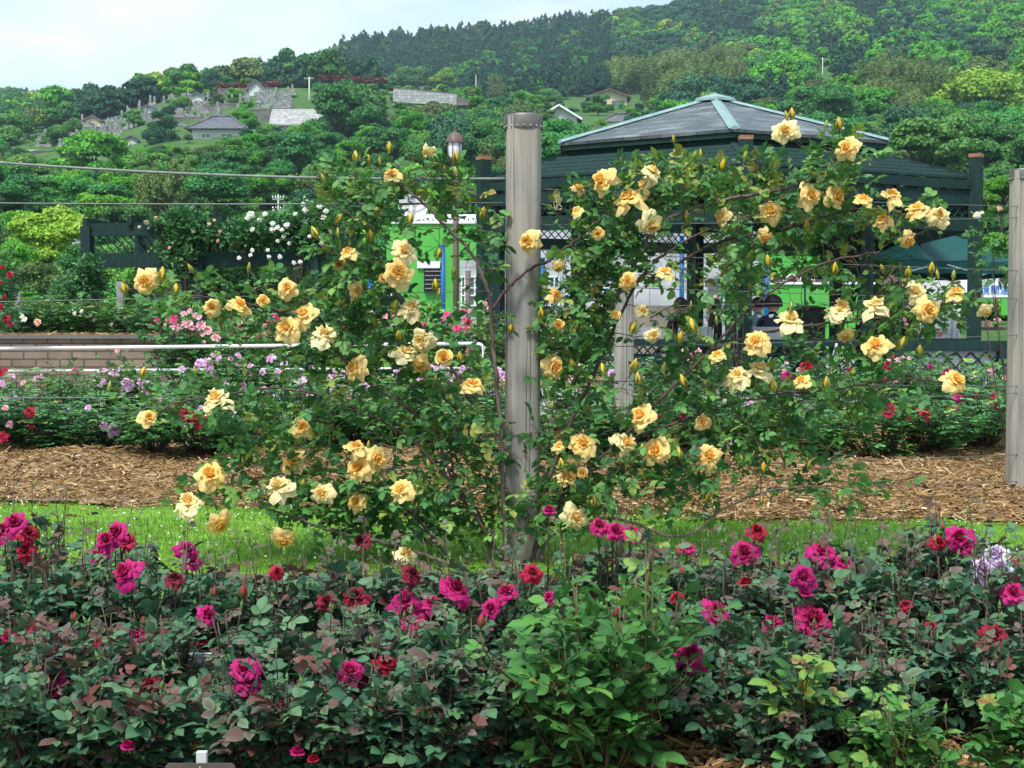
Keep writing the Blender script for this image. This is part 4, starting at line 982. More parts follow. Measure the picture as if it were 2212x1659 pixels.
BV = [bed_variant(i, .36, 1.0, .056, 46) for i in range(5)]
COLW = {'l': 'lilac-pink', 'c': 'crimson', 'k': 'soft pink', 'h': 'hot pink', 'u': 'purple', 'w': 'white', 'e': 'peach', 'y': 'cream'}
def bed_bush(px, d, zb, H, blooms, label, group, mats=None, R=1.0, cat='rose bush', extra=0, excol='l', v=None, flat=True):
    b = P(px, 900, d); b[2] = zb
    o = thing('rose_bush', label, cat, tuple(b), group); v = rng.integers(len(BV)) if v is None else v; rot = rng.uniform(0, 6.28)
    f = place(BV[v][0], 'foliage', o, b, (R, R, H), None, rot); c = place(BV[v][1], 'canes', o, b, (R, R, H), None, rot)
    if mats: f.material_slots[0].link = 'OBJECT'; f.material_slots[0].material = mats
    for (x, y, s, k) in blooms:
        Q = P(x, y, d - .34); ax = (rng.normal(0, .3), -rng.uniform(.4, 1), rng.uniform(.3, .8))
        place(SM[k][rng.integers(2)], 'bloom', o, Q, s * (d - .34) / F_PX * 1.18, ax, rng.uniform(0, 6))
    for k in range(extra):
        a = rng.uniform(PI, 2 * PI); rr = .3 * R; Q = b + [math.cos(a) * rr * rng.random(), math.sin(a) * rr, H * rng.uniform(.55, 1.02)]
        place(SM[excol][rng.integers(2)], 'bloom', o, Q, rng.uniform(.04, .065), (rng.normal(0, .3), -.6, .8), rng.uniform(0, 6))
    return o
def row(pxs, d, Hs, zfn, rowlabel, band, group, used, excol='l', extra=0, side=None, mats=None, R=1.0):
    by = {i: [] for i in range(len(pxs))}
    for bl in MB_:
        if band[0] <= bl[1] < band[1] and bl not in used and min(pxs) - 70 < bl[0] < max(pxs) + 70:
            i = int(np.argmin([abs(p - bl[0]) for p in pxs])); by[i].append(bl); used.add(bl)
    for i, px in enumerate(pxs):
        H = (Hs if np.isscalar(Hs) else Hs[i]) * (.90 if d < 12 else 1.14); dd = d + rng.uniform(-.15, .15); x = (px - CX) / F_PX * dd
        cols = sorted({COLW[b[3]] for b in by[i]})[:1] + ([COLW[excol].replace('soft ', '')] if extra and i % 2 == 0 else [])
        w = (', with ' + ' and '.join(dict.fromkeys(cols)) + ' blooms') if cols else ', no open blooms'
        bed_bush(px, dd, zfn(x, dd), H, by[i], f'{ORD[i]} bush from left, {rowlabel}{w}', group, extra=extra if i % 2 == 0 else 0, excol=excol, mats=mats, R=R)
mz = lambda x, y: float(mulch_z(np.array(x), np.array(y)))
used = set()
row([15, 120, 225, 330, 435, 545, 655, 765, 880, 1000], 11.0, [.44, .42, .48, .50, .52, .50, .52, .54, .5, .46], mz, 'front row, left middle bed', (855, 990), 'middle bed front row roses', used, extra=3, excol='l')
row([1215, 1320, 1430, 1545, 1660, 1775, 1900, 2010, 2125], 11.0, [.46, .44, .42, .46, .46, .44, .56, .50, .52], mz, 'front row, right middle bed', (855, 990), 'middle bed front row roses', used, extra=3, excol='c')
row([40, 150, 265, 385, 500, 615, 730, 850, 965, 1065], 13.2, [.46, .48, .55, .58, .60, .60, .58, .6, .6, .58], mz, 'back row, left middle bed', (752, 855), 'middle bed back row roses', used, extra=12)
row([1235, 1350, 1465, 1580, 1700, 1820, 1935, 2045, 2150], 13.2, [.56, .56, .55, .50, .52, .56, .62, .62, .6], mz, 'back row, right middle bed', (752, 855), 'middle bed back row roses', used, extra=7, excol='k')
for px, d, H, lb in [(265, 13.0, .74, 'tall yellow-green young rose in front of the tan block wall, left'), (125, 12.6, .62, 'pale green rose shoots before the white rail near the left edge'), (505, 13.0, .74, 'tall bright green rose shoots before the white rail, above lilac blooms'),
                 (1975, 14.6, .72, 'bright green shrub in front of the pavilion lattice fence'), (1930, 14.4, .72, 'green shrub at the left end of the white-backed lattice'), (2120, 14.8, .48, 'green shrub before the lattice fence by the right post')]:
    x = (px - CX) / F_PX * d; bed_bush(px, d, mz(x, d), H, [], lb, 'fresh green bed shrubs', mats=M['light_leaf'], R=.75 if px < 600 else 1.0, cat='shrub')

# tan block wall, raised bed and white hand rail
def wall():
    x0, x1 = P(-300, 709, 18.6)[0], P(505, 709, 18.6)[0]; zt = P(100, 732, 18.6)[2]
    o = thing('block_wall', 'tan concrete block retaining wall behind the white rail, left', 'retaining wall', ((x0 + x1) / 2, 18.6, .3))
    g = G(); g.box(((x0 + x1) / 2, 18.7, (zt + .1) / 2), (x1 - x0, .2, zt - .1)); g.build('wall', M['blockwall'], o)
    g = G(); g.box(((x0 + x1) / 2, 18.69, zt + .028), (x1 - x0 + .06, .28, .05)); g.build('coping', M['oldwall'], o)
    X, Y = np.meshgrid(np.linspace(x0, x1 + .3, 60), np.linspace(18.8, 27, 30)); 
    g = G(); g.grid(X, Y, zt + .02 + .05 * np.sin(X * 2.3) * np.sin(Y * 2) + rng.normal(0, .012, X.shape)); tag(g.build('raised_bed_mulch', M['mulch'], smooth=True), kind='structure')
    g = G(); g.prism([(x1 + .3, 18.8, zt + .02), (x1 + .3, 27, zt + .02), (x1 + .3, 27, .2), (x1 + .3, 18.8, .2)], (.02, 0, 0)); tag(g.build('raised_bed_edge', M['oldwall']), kind='structure')
    return x1, zt
WX1, WZT = wall()
chips('raised_bed_chips', 'wood chips on the raised bed above the tan block wall', 2600, lambda n: (rng.uniform(-9, WX1, n), rng.uniform(18.8, 20.3, n)), lambda x, y: np.full(len(x), WZT + .05), .05, .16)
def slopebed():
    X, Y = np.meshgrid(np.linspace(WX1 + .3, 1.2, 50), np.linspace(17.2, 22, 20)); Z = .34 + .22 * np.clip((Y - 17.2) / 1.2, 0, 1) + .03 * np.sin(X * 3) * np.sin(Y * 2)
    g = G(); g.grid(X, Y, Z + rng.normal(0, .01, X.shape)); tag(g.build('sloping_mulch_bed', M['mulch'], smooth=True), kind='structure')
    g = G(); g.box(((WX1 + 1.5) / 2, 17.16, .33), (1.2 - WX1 + .3, .08, .12)); tag(g.build('bed_kerb', M['concrete']), kind='structure')
slopebed()
def rail():
    o = thing('hand_rail', 'white tubular double hand rail running behind the pink bed roses', 'railing', tuple(P(400, 760, 16.9)))
    for nm, y0, y1, r in (('top_rail', 754, 742, .021), ('lower_rail', 801, 795, .014)):
        p, q = P(-260, y0 + 2, 16.6), P(1020, y1, 17.0); e = P(1046, y1 + 14, 17.0)
        g = G(); pts = [p + (q - p) * t for t in np.linspace(0, 1, 12)] + [q + [.10, 0, -.01], q + [.145, 0, -.05], q + [.155, 0, -.12]]
        g.tube(pts if nm == 'top_rail' else pts[:12], r, 10); g.build(nm, M['whitemetal'], o, smooth=True)
    for px in (-60, 1043):
        t = P(px, 745, 16.8); g = G(); g.tube([t, [t[0], t[1], .2]], .013, 8); g.build('rail_post', M['steel'], o, smooth=True)
rail()

# upper bed shrubs and roses behind the rail
UP = [(45, 20.0, .52, 'w', 'shrub with white blooms above the tan wall, by the pale stake', 'vine_leaf', [(46,682,14,'w'),(52,688,12,'w'),(80,695,14,'e')]),
 (110, 20.2, .62, None, 'dark leafy rose with pale new shoots above the tan wall', 'bed_leaf', [(175,672,8,'w'),(160,676,8,'w')]),
 (185, 20.4, .60, None, 'leafy green rose with tiny white blooms above the wall', 'bed_leaf', [(195,680,8,'w'),(205,690,8,'w')]),
 (262, 20.2, .52, None, 'low bright green shrub at the right part of the block wall top', 'light_leaf', [(270,686,7,'k'),(240,700,7,'k')]),
 (330, 19.6, .48, None, 'green shrub beside the wall end, left of the pink cluster', 'bed_leaf', [(341,691,12,'h'),(325,702,9,'h')])]
for px, d, H, _, lb, mt, bl in UP: bed_bush(px, d, WZT, H, bl, lb, 'shrubs on the raised bed', mats=M[mt], R=1.15, cat='shrub')
UP2 = [(385, 18.0, .95, 'rose bush covered in deep and soft pink blooms behind the white rail', [(373,685,22,'h'),(380,704,18,'k'),(403,699,24,'k'),(413,706,16,'k')]),
 (455, 18.0, .92, 'rose bush of double pink blooms right of the deep pink one, behind the rail', [(433,701,20,'k'),(448,712,18,'k'),(466,729,18,'k'),(420,680,10,'k'),(396,676,12,'k'),(410,670,10,'k'),(430,684,12,'k'),(455,672,10,'k')]),
 (530, 18.4, .90, 'green rose bush with small hot pink blooms behind the rail, under the yellow roses', [(480,668,8,'h'),(517,697,12,'k'),(540,690,8,'k')]),
 (600, 18.2, .92, 'rose bush with hot pink blooms partly hidden by yellow roses', [(598,683,16,'h'),(580,696,12,'h'),(612,670,10,'h'),(586,712,10,'c')]),
 (680, 18.4, .9, 'leafy rose bush behind the rail, below the left yellow wing', [(690,700,9,'k')]),
 (760, 18.2, .88, 'rose bush with scattered small blooms behind the rail, left of the pale pink bloom', [(745,705,9,'h'),(775,690,9,'k')]),
 (845, 18.0, .9, 'rose bush with one large pale pink bloom behind the rail', [(841,679,24,'k'),(850,700,14,'w'),(880,715,14,'k'),(830,690,12,'k')]),
 (925, 18.3, .86, 'rose bush with dull pink blooms left of the hot pink one', [(915,700,10,'h'),(930,690,9,'k')]),
 (995, 18.0, .95, 'rose bush crowded with hot pink blooms left of the tall post', [(999,674,15,'h'),(987,708,18,'h'),(1009,709,18,'h'),(964,678,14,'h'),(975,680,12,'h'),(1003,690,10,'h'),(972,700,10,'h'),(1012,695,12,'c'),(1018,676,9,'h'),(956,690,9,'h'),(962,710,11,'h'),(1030,665,9,'h')]),
 (1065, 18.4, .86, 'rose bush with reddish new leaves just left of the tall post', [(1055,665,8,'k'),(1048,655,10,'k')]),
 (1190, 18.2, .84, 'rose bush with pink blooms just right of the tall post', [(1175,706,20,'k'),(1185,695,12,'k'),(1200,760,10,'l')]),
 (1270, 18.4, .7, 'leafy rose bush behind the right wing of the climbing rose', [])]
for px, d, H, lb, bl in UP2: bed_bush(px, d, .42, H, bl, lb, 'roses behind the white rail', R=1.1, extra=2, excol='k')

# two pale stakes on the raised bed
for px, y0, y1, d, lb in ((38, 636, 694, 20.5, 'pale square stake among shrubs at the far left'), (260, 610, 660, 20.6, 'pale square stake in front of the green thicket, under the left pergola')):
    t = P(px, y0, d); g = G(); g.box((0, 0, (t[2] + 1.0) / 2 - 1.0), (.10, .10, t[2] - 1.0)); g.box((0, 0, t[2] - 1.0 + .006), (.085, .085, .012)); o = g.build('marker_stake', M['stonegrey'], origin=(0, 0, 0)); o.location = (t[0], d, 1.0); tag(o, lb, 'stake', 'marker stakes')

# ------------------------------------------------------------------ timber lattice helper
def lattice(g, p0, ux, w, h, sp=.17, sw=.028, th=.012, single=False):
    """diagonal strips clipped to a w x h rectangle starting at p0, ux along, z up"""
    p0 = np.asarray(p0, float); ux = np.asarray(ux, float); ny = np.cross(ux, [0, 0, 1])
    for sgn in ((-1,) if single else (1, -1)):
        for c in np.arange(-h + sp / 2, w, sp):
            a0, a1 = max(0, c), min(w, c + h)
            if a1 - a0 < .02: continue
            z0, z1 = a0 - c, a1 - c
            if sgn < 0: z0, z1 = h - z0, h - z1
            off = ny * th * .6 * sgn
            g.beam(p0 + ux * a0 + [0, 0, z0] + off, p0 + ux * a1 + [0, 0, z1] + off, th, sw, up=ny)

# ------------------------------------------------------------------ pavilion
def pavilion():
    cx, cy, z0 = 3.27, 22.9, .30
    o = thing('pavilion', 'dark green hexagonal timber pavilion with grey slate roof and sloping slat eaves', 'pavilion', (cx, cy, z0))
    th0 = math.radians(-2.4)
    def V(r, k, z, dt=0): a = th0 + math.radians(60 * k) + dt; return np.array([cx + r * math.sin(a), cy - r * math.cos(a), z])
    ez, az = P(1588, 281, 20.2)[2], P(1548, 212, 22.9)[2]; RR = 2.86
    # roof facets
    me_g = G(); uvs = []
    for k in range(6):
        a, b, c = V(RR, k, ez), V(RR, k + 1, ez), np.array([cx, cy, az]); me_g.prism([a, b, c], (0, 0, -.045))
    roof = me_g.build('roof', [M['slate']], o)
    me = roof.data; uv = me.uv_layers.new(name='uv')
    for p in me.polygons:
        n = p.normal; hx = Vector((-n.y, n.x, 0))
        if hx.length < 1e-4: hx = Vector((1, 0, 0))
        hx.normalize(); sy = n.cross(hx)
        for li in p.loop_indices:
            co = me.vertices[me.loops[li].vertex_index].co; uv.data[li].uv = (co.dot(hx) + 7, co.dot(sy) + 7)
    for k in range(6):
        g = G(); a = V(RR + .01, k, ez + .015); b = np.array([cx, cy, az + .012]); d = b - a; tang = nrm(np.cross(d, [0, 0, 1])); 
        w0, w1 = .085, .08; m_ = a + d * .5
        g.prism([a - tang * w0 + [0, 0, -.012], a + [0, 0, .03], a + tang * w0 + [0, 0, -.012], a + [0, 0, -.03]], d * .93, 0)
        g.box(m_ + [0, 0, .02], (.02, .02, .02))
        g.build('hip_cap', M['copper'], roof)
    g = G(); n = 6
    ring = [V(.36, k, az - .03) for k in range(6)]; low = [V(.37, k, az - .075) for k in range(6)]; tip = np.array([cx, cy, az + .085])
    for k in range(6): g.poly([ring[k], ring[(k + 1) % 6], tip]); g.poly([low[k], low[(k + 1) % 6], ring[(k + 1) % 6], ring[k]])
    g.build('apex_cap', M['copper'], roof)
    def ringbeam(r, zc, w, h, nm, m='green', ext=0.0, par=o):
        g = G()
        for k in range(6):
            a, b = V(r, k, zc), V(r, k + 1, zc)
            aa = V(r - w, k, zc); bb = V(r - w, k + 1, zc)
            vs = [a + [0, 0, -h / 2], b + [0, 0, -h / 2], bb + [0, 0, -h / 2], aa + [0, 0, -h / 2]]
            g.prism(vs, (0, 0, h))
        return g.build(nm, M[m], par)
    ringbeam(RR - .03, ez - .075, .05, .09, 'gutter', 'greendark')
    ringbeam(RR - .13, ez - .12, .06, .13, 'eave_board')
    ringbeam(RR - .30, ez - .36, .05, .18, 'inner_board', 'greendark')
    # stepped slat eaves
    ro, ri = 4.12, 2.80; zo, zi = 3.35, ez - .19
    for i in range(6):
        f = i / 5; r_ = ro - .05 + (ri - ro) * f; z_ = zo + (zi - zo) * f; g = G()
        for k in range(6):
            sec = [(r_, z_ - .036), (r_ - .008, z_ + .0), (r_ - .06, z_ + .045), (r_ - .12, z_ + .045), (r_ - .09, z_ - .036)]
            A_ = [V(r, k, z) for r, z in sec]; B_ = [V(r, k + 1, z) for r, z in sec]; n_ = len(sec)
            g.add(np.array(A_ + B_), [[a, n_ + a, n_ + (a + 1) % n_] for a in range(n_)] + [[a, n_ + (a + 1) % n_, (a + 1) % n_] for a in range(n_)])
        g.build('eave_slat', M['green'], o)
    for k in range(6):
        g = G(); a, b = V(ro + .05, k, zo - .06), V(ri - .2, k, zi - .02); g.beam(a, b, .09, .15); g.build('hip_rafter', M['green'], o)
        for f in (.33, .67):
            g = G(); p0 = V(ro, k, zo - .1) * (1 - f) + V(ro, k + 1, zo - .1) * f; p1 = V(ri, k, zi - .1) * (1 - f) + V(ri, k + 1, zi - .1) * f; g.beam(p0, p1, .06, .12); g.build('rafter', M['green'], o)
    # fascia beams, lattice friezes and lower beams
    zf = 3.08; zl = 2.63
    ringbeam(4.17, zf + .14, .07, .13, 'upper_beam'); ringbeam(4.13, zf - .05, .08, .19, 'fascia_beam'); ringbeam(4.13, zl + .02, .08, .20, 'lower_beam')
    for k in range(6):
        a, b = V(4.08, k, zl + .11), V(4.08, k + 1, zl + .11); w = np.linalg.norm(b - a); ux = (b - a) / w
        g = G(); lattice(g, a + ux * .1, ux, w - .2, zf - zl - .26, .15, .026); g.build('lattice_frieze', M['green'], o)
    for k in range(6):
        p = V(4.16, k, 0); zt = 3.62
        g = G(); g.box((p[0], p[1], (zt + z0) / 2 - .03), (.17, .17, zt - z0 + .06), rz=th0 + math.radians(60 * k)); post = g.build('post', M['green'], o)
        g = G(); g.box((p[0], p[1], zt + .028), (.18, .18, .055), rz=th0 + math.radians(60 * k)); g.build('post_top', M['endgrain'], post)
        q = V(2.55, k, 0); g = G(); g.box((q[0], q[1], (zi + z0) / 2), (.15, .15, zi - z0), rz=th0 + math.radians(60 * k)); g.build('inner_post', M['greendark'], o)
    # low balustrade on the front sides
    for k in (0, 5):
        a, b = V(4.16, k, 0), V(4.16, k + 1, 0); w = np.linalg.norm(b - a); ux = (b - a) / w; e = .12
        g = G(); g.beam(a + ux * e + [0, 0, .93], b - ux * e + [0, 0, .93], .11, .10); g.beam(a + ux * e + [0, 0, .45], b - ux * e + [0, 0, .45], .07, .09)
        if k == 5: g.beam(a + ux * e + [0, 0, .70], b - ux * e + [0, 0, .70], .07, .07)
        g.build('balustrade_rail', M['green'], o)
        g = G(); lattice(g, a + ux * e + [0, 0, .49], ux, w - 2 * e, .39, .13, .03); g.build('balustrade_lattice', M['green'], o)
pavilion()
def lattice_fence():
    p, q = P(1935, 709, 18.9), P(2250, 709, 18.9); p[2] = q[2] = 0; z1 = P(2030, 738, 18.9)[2]; zb = .30
    o = thing('lattice_fence', 'low dark green lattice fence with white backing, right of the pavilion', 'fence', (p[0], p[1], zb))
    g = G(); g.beam(p + [0, 0, z1 - .06], q + [0, 0, z1 - .06], .12, .14); g.build('top_rail', M['green'], o)
    g = G(); lattice(g, p + [.1, 0, zb + .12], np.array([1., 0, 0]), q[0] - p[0] - .2, z1 - zb - .27, .20, .045, .016); g.build('lattice', M['green'], o)
    g = G(); g.box(((p[0] + q[0]) / 2, p[1] + .06, (z1 + zb) / 2), (q[0] - p[0], .02, z1 - zb - .18)); g.build('backing_panel', M['whitecloth'], o)
    for px in (1940, 2166):
        x = P(px, 709, 18.9)[0]; g = G(); g.box((x, 18.86, (z1 - .02 + zb) / 2), (.14, .14, z1 - .02 - zb)); g.build('fence_post', M['green'], o)
lattice_fence()

# ------------------------------------------------------------------ canopy tent
def tent():
    c = P(2003, 709, 22.6); cx, cy = c[0], 24.6; hw = 1.55; yaw = math.radians(17)
    cx = (2003 - CX) / F_PX * cy; ze = P(2000, 573, cy)[2] ; zt = P(2010, 492, cy)[2] ; zb = .3
    o = thing('canopy_tent', 'dark green pop-up canopy tent standing behind the pavilion post', 'canopy tent', (cx, cy, zb))
    def R(x, y): return np.array([cx + x * math.cos(yaw) - y * math.sin(yaw), cy + x * math.sin(yaw) + y * math.cos(yaw), 0.])
    cs = [(-hw, -hw), (hw, -hw), (hw, hw), (-hw, hw)]; g = G()
    n = 12
    for i in range(4):
        a, b = cs[i], cs[(i + 1) % 4]
        X = np.zeros((n, n)); Y = X.copy(); Z = X.copy()
        for r in range(n):
            f = r / (n - 1)
            for s in range(n):
                e = s / (n - 1); x = (a[0] * (1 - e) + b[0] * e) * (1 - f); y = (a[1] * (1 - e) + b[1] * e) * (1 - f); w = R(x, y)
                sag = .04 * math.sin(PI * f) * math.sin(PI * e) + .03 * math.sin(PI * f)
                X[r, s], Y[r, s] = w[0], w[1]; Z[r, s] = ze + (zt - ze) * f ** 1.05 - sag + .010 * math.sin(e * 19) * (1 - f)
        g.grid(X, Y, Z)
    g.build('canopy', M['tent'], o, smooth=True)
    for i in range(4):
        a, b = cs[i], cs[(i + 1) % 4]; g = G(); m_ = 26; X = np.zeros((3, m_)); Y = X.copy(); Z = X.copy()
        for s in range(m_):
            e = s / (m_ - 1); w = R(a[0] * (1 - e) + b[0] * e, a[1] * (1 - e) + b[1] * e)
            for r in range(3):
                bow = .015 * math.sin(e * 17 + r); q = w * 1
                X[r, s], Y[r, s], Z[r, s] = q[0] + bow, q[1] + bow, ze + .002 - r * .10 - .01 * math.sin(e * PI)
        g.grid(X, Y, Z); g.build('valance', M['tent'], o, smooth=True)
        l = R(*cs[i]) * 1; g = G(); g.box((l[0], l[1], (ze + zb) / 2 - .02), (.035, .035, ze - zb - .02)); g.box((l[0], l[1], zb + .012), (.09, .09, .02)); g.build('leg', M['steel'], o)
        p, q = R(*cs[i]), R(*cs[(i + 1) % 4]); g = G()
        for j in range(4):
            u0, u1 = p + (q - p) * j / 4, p + (q - p) * (j + 1) / 4
            g.beam(u0 + [0, 0, ze - (.04 if j % 2 else .22)], u1 + [0, 0, ze - (.22 if j % 2 else .04)], .012, .022)
        g.build('scissor_truss', M['steel'], o)
tent()

# ------------------------------------------------------------------ left pergola with its vines
def pergola():
    d0 = 22.5; yaw = .16
    a = P(192, 709, d0); L = 3.75; ux = np.array([math.cos(yaw), -math.sin(yaw), 0]); uy = np.array([math.sin(yaw), math.cos(yaw), 0]); a[2] = 0
    zt, zl, zb = P(192, 497, d0)[2], P(192, 563, d0)[2], .3
    o = thing('pergola', 'dark green slatted timber pergola overgrown with climbing roses, left', 'pergola', (a[0], a[1], zb))
    W = 2.0
    for s, off in (('front', 0), ('back', W)):
        p = a + uy * off; q = p + ux * L; g = G(); g.beam(p + [0, 0, zt], q + [0, 0, zt], .10, .20, ext=.05); g.build('top_beam', M['green'], o)
        g = G(); g.beam(p + [0, 0, zl], q + [0, 0, zl], .10, .22, ext=.05); g.build('lower_beam', M['green'], o)
        g = G(); lattice(g, p + [0, 0, zl + .11], ux, L, zt - zl - .21, .13, .03, .016, single=(off == 0)); g.build('slat_screen', M['green'], o)
        for t in (0.0, .5, 1.0):
            c = p + ux * L * t + uy * (.02 if off else -.02); g = G(); g.box((c[0], c[1], (zt + zb) / 2 + .02), (.16, .16, zt - zb + .08), rz=-yaw); g.build('post', M['green'], o)
    for t in np.linspace(0, 1, 6):
        p = a + ux * L * t; g = G(); g.beam(p + [0, 0, zt + .12], p + uy * W + [0, 0, zt + .12], .07, .12, ext=.1); g.build('cross_rafter', M['green'], o)
    return a, ux, uy, zt
PG = pergola()
def vine(label, name, ell, d, n, size, leafm, blooms, dj=.3, nst=4, sr=None, base=None, cat='climbing rose', group=None, twig=True):
    """a climber hanging in a volume: ell = ellipses (px) with depth jitter"""
    b = P(*(base or (ell[0][0], 709)), d); b[2] = .3
    o = thing(name, label, cat, tuple(b), group); tot = sum(e[2] * e[3] for e in ell); lp, ld = [], []; g = G()
    for (cx, cy, rx, ry) in ell:
        k = max(4, int(n * rx * ry / tot)); cl = max(3, k // 14)
        c = P(cx, cy, d); S = d / F_PX
        pts = rng.normal(0, 1, (k, 3)); pts = nrm(pts) * (rng.random((k, 1)) ** .45)
        bump = 1 + .22 * np.sin(pts[:, 0:1] * 5 + cx) * np.sin(pts[:, 2:3] * 6 + cy)
        pts = pts * bump * [rx * S, dj, ry * S]; lp.append(c + pts); ld.append(nrm(pts) + rng.normal(0, .5, (k, 3)) + [0, 0, .2])
        p0 = b + [rng.normal(0, .05), 0, 0]
        for q in range(nst):
            e = c + rng.normal(0, .5, 3) * [rx * S, dj, ry * S]; Sx = np.linspace(0, 1, 8)[:, None]; mid = np.array([(p0[0] + e[0]) / 2 + rng.normal(0, .1), e[1], c[2] * .5 + e[2] * .5]); g.tube((1 - Sx) ** 2 * p0 + 2 * Sx * (1 - Sx) * mid + Sx ** 2 * e, np.linspace(sr or .02, (sr or .02) * .3, 8) * (1 if sr else size / .08), 5)
    lp, ld = np.concatenate(lp), np.concatenate(ld)
    arr, _ = leaflets(lp, ld, size, np.where(rng.random(len(lp)) < .06, .5, 0)); gl = G(); inst(gl, LV2, LF2, *arr); gl.build('foliage', M[leafm], o); g.build('vine_stems', M['cane'], o, smooth=True)
    for (x, y, s, k) in blooms: place(SM[k][rng.integers(2)], 'bloom', o, P(x, y, d - dj * 1.05), s * d / F_PX * .92, (rng.normal(0, .3), -1, .4), rng.uniform(0, 6))
    return o
wb = [(545,495,12),(590,495,14),(600,490,12),(655,440,10),(660,452,14),(542,462,18),(535,470,12),(572,462,12),(560,475,12),(590,482,12),(608,496,10),(620,485,14),(637,462,10),(612,510,10),(545,540,10),(516,557,10),(540,551,10),(578,540,9),(582,554,10),(605,554,11),(635,567,10),(648,565,10),(690,445,12),(700,470,14),(705,455,12),(660,485,12),(675,495,14),(690,510,12),(695,525,10),(715,500,10),(668,510,9),(625,525,9),(600,520,9)]
pb = [(316,480,10,'e'),(338,470,8,'e'),(452,483,8,'e'),(475,500,8,'e'),(418,500,7,'e'),(470,520,9,'e'),(365,535,7,'e'),(462,475,7,'e'),(300,490,7,'e')]
vine('bushy green climbing rose with sparse peach blooms hanging over the left pergola', 'climbing_rose', [(395,485,46,34),(400,520,52,58),(402,560,34,34),(465,508,56,24),(345,484,20,9)], 22.35, 5200, .052, 'vine_leaf', pb, dj=.45, base=(395, 709))
vine('climbing rose with small white blooms over the right end of the left pergola', 'climbing_rose', [(530,506,60,26),(600,497,70,30),(670,480,55,42),(655,525,40,26),(705,510,36,46)], 22.1, 4600, .052, 'vine_leaf', [(x, y, s, 'w') for x, y, s in wb], dj=.45, base=(640, 709))
vine('dark ivy-like climber wrapped round the left foot of the pergola', 'climbing_plant', [(192,620,28,50),(195,585,18,26),(150,640,30,26)], 21.9, 1000, .07, 'vine_leaf', [], dj=.22, base=(195, 709), cat='climber')
vine('dense dark climber in the shade under the left pergola, behind the yellow roses', 'climbing_plant', [(520,610,90,50),(430,610,50,40),(610,610,60,50)], 23.6, 2400, .07, 'vine_leaf', [], dj=.6, base=(520, 709), cat='climber')
vine('tall rose with crimson blooms at the left edge, above the block wall', 'climbing_rose', [(-6,600,34,50),(2,670,30,36)], 16.2, 500, .05, 'bed_leaf', [(4,577,12,'c'),(20,592,16,'c'),(8,640,12,'c'),(3,662,14,'c'),(12,688,20,'c'),(22,700,12,'c'),(2,610,9,'c')], dj=.2, base=(-20, 709), nst=2, sr=.008)
# pink climber on the pavilion, and the small cluster by the right post
pk = [(1796,517,16),(1800,529,12),(1814,509,10),(1842,516,10),(1861,521,14),(1832,536,18),(1890,511,12),(1872,541,12),(1881,547,12),(1889,545,11),(1903,525,10),(1826,550,9),(1850,545,9)]
vine('climbing rose with round pink blooms hanging from the pavilion side beam above the tent', 'climbing_rose', [(1850,525,80,45),(1790,530,40,36),(1880,500,60,26)], 24.8, 2400, .06, 'vine_leaf', [(x, y, s, 'k') for x, y, s in pk], dj=.35, base=(1800, 709))
vine('slender climber with small pink blooms on the middle pavilion post', 'climbing_rose', [(1585,520,26,60),(1575,600,20,50),(1590,460,20,30),(1580,670,26,30)], 18.6, 620, .05, 'bed_leaf', [(1590,470,10,'k'),(1598,487,9,'k'),(1583,560,9,'k'),(1578,580,9,'k'),(1587,604,9,'k'),(1545,640,9,'k'),(1597,462,9,'k')], dj=.15, base=(1585, 709), nst=2, sr=.008)
vine('leafy plant with tiny pink blooms under the tent edge', 'climbing_rose', [(1920,600,36,36),(1940,640,40,30),(1915,690,30,30)], 22.3, 620, .06, 'bed_leaf', [(1928,597,10,'k'),(1934,603,12,'k'),(1920,605,9,'k'),(1948,617,9,'k'),(1957,700,9,'k'),(1955,690,10,'k')], dj=.25, base=(1930, 709))
vine('loose rose shoots with a few pale buds beside the right grey post', 'climbing_rose', [(2140,510,30,46),(2155,570,24,40),(2130,560,16,22)], 9.6, 90, .045, 'light_leaf', [(2112,463,16,'w'),(2122,459,9,'y'),(2160,449,12,'e'),(2106,467,8,'y')], dj=.10, base=(2194, 709), nst=1, sr=.006)

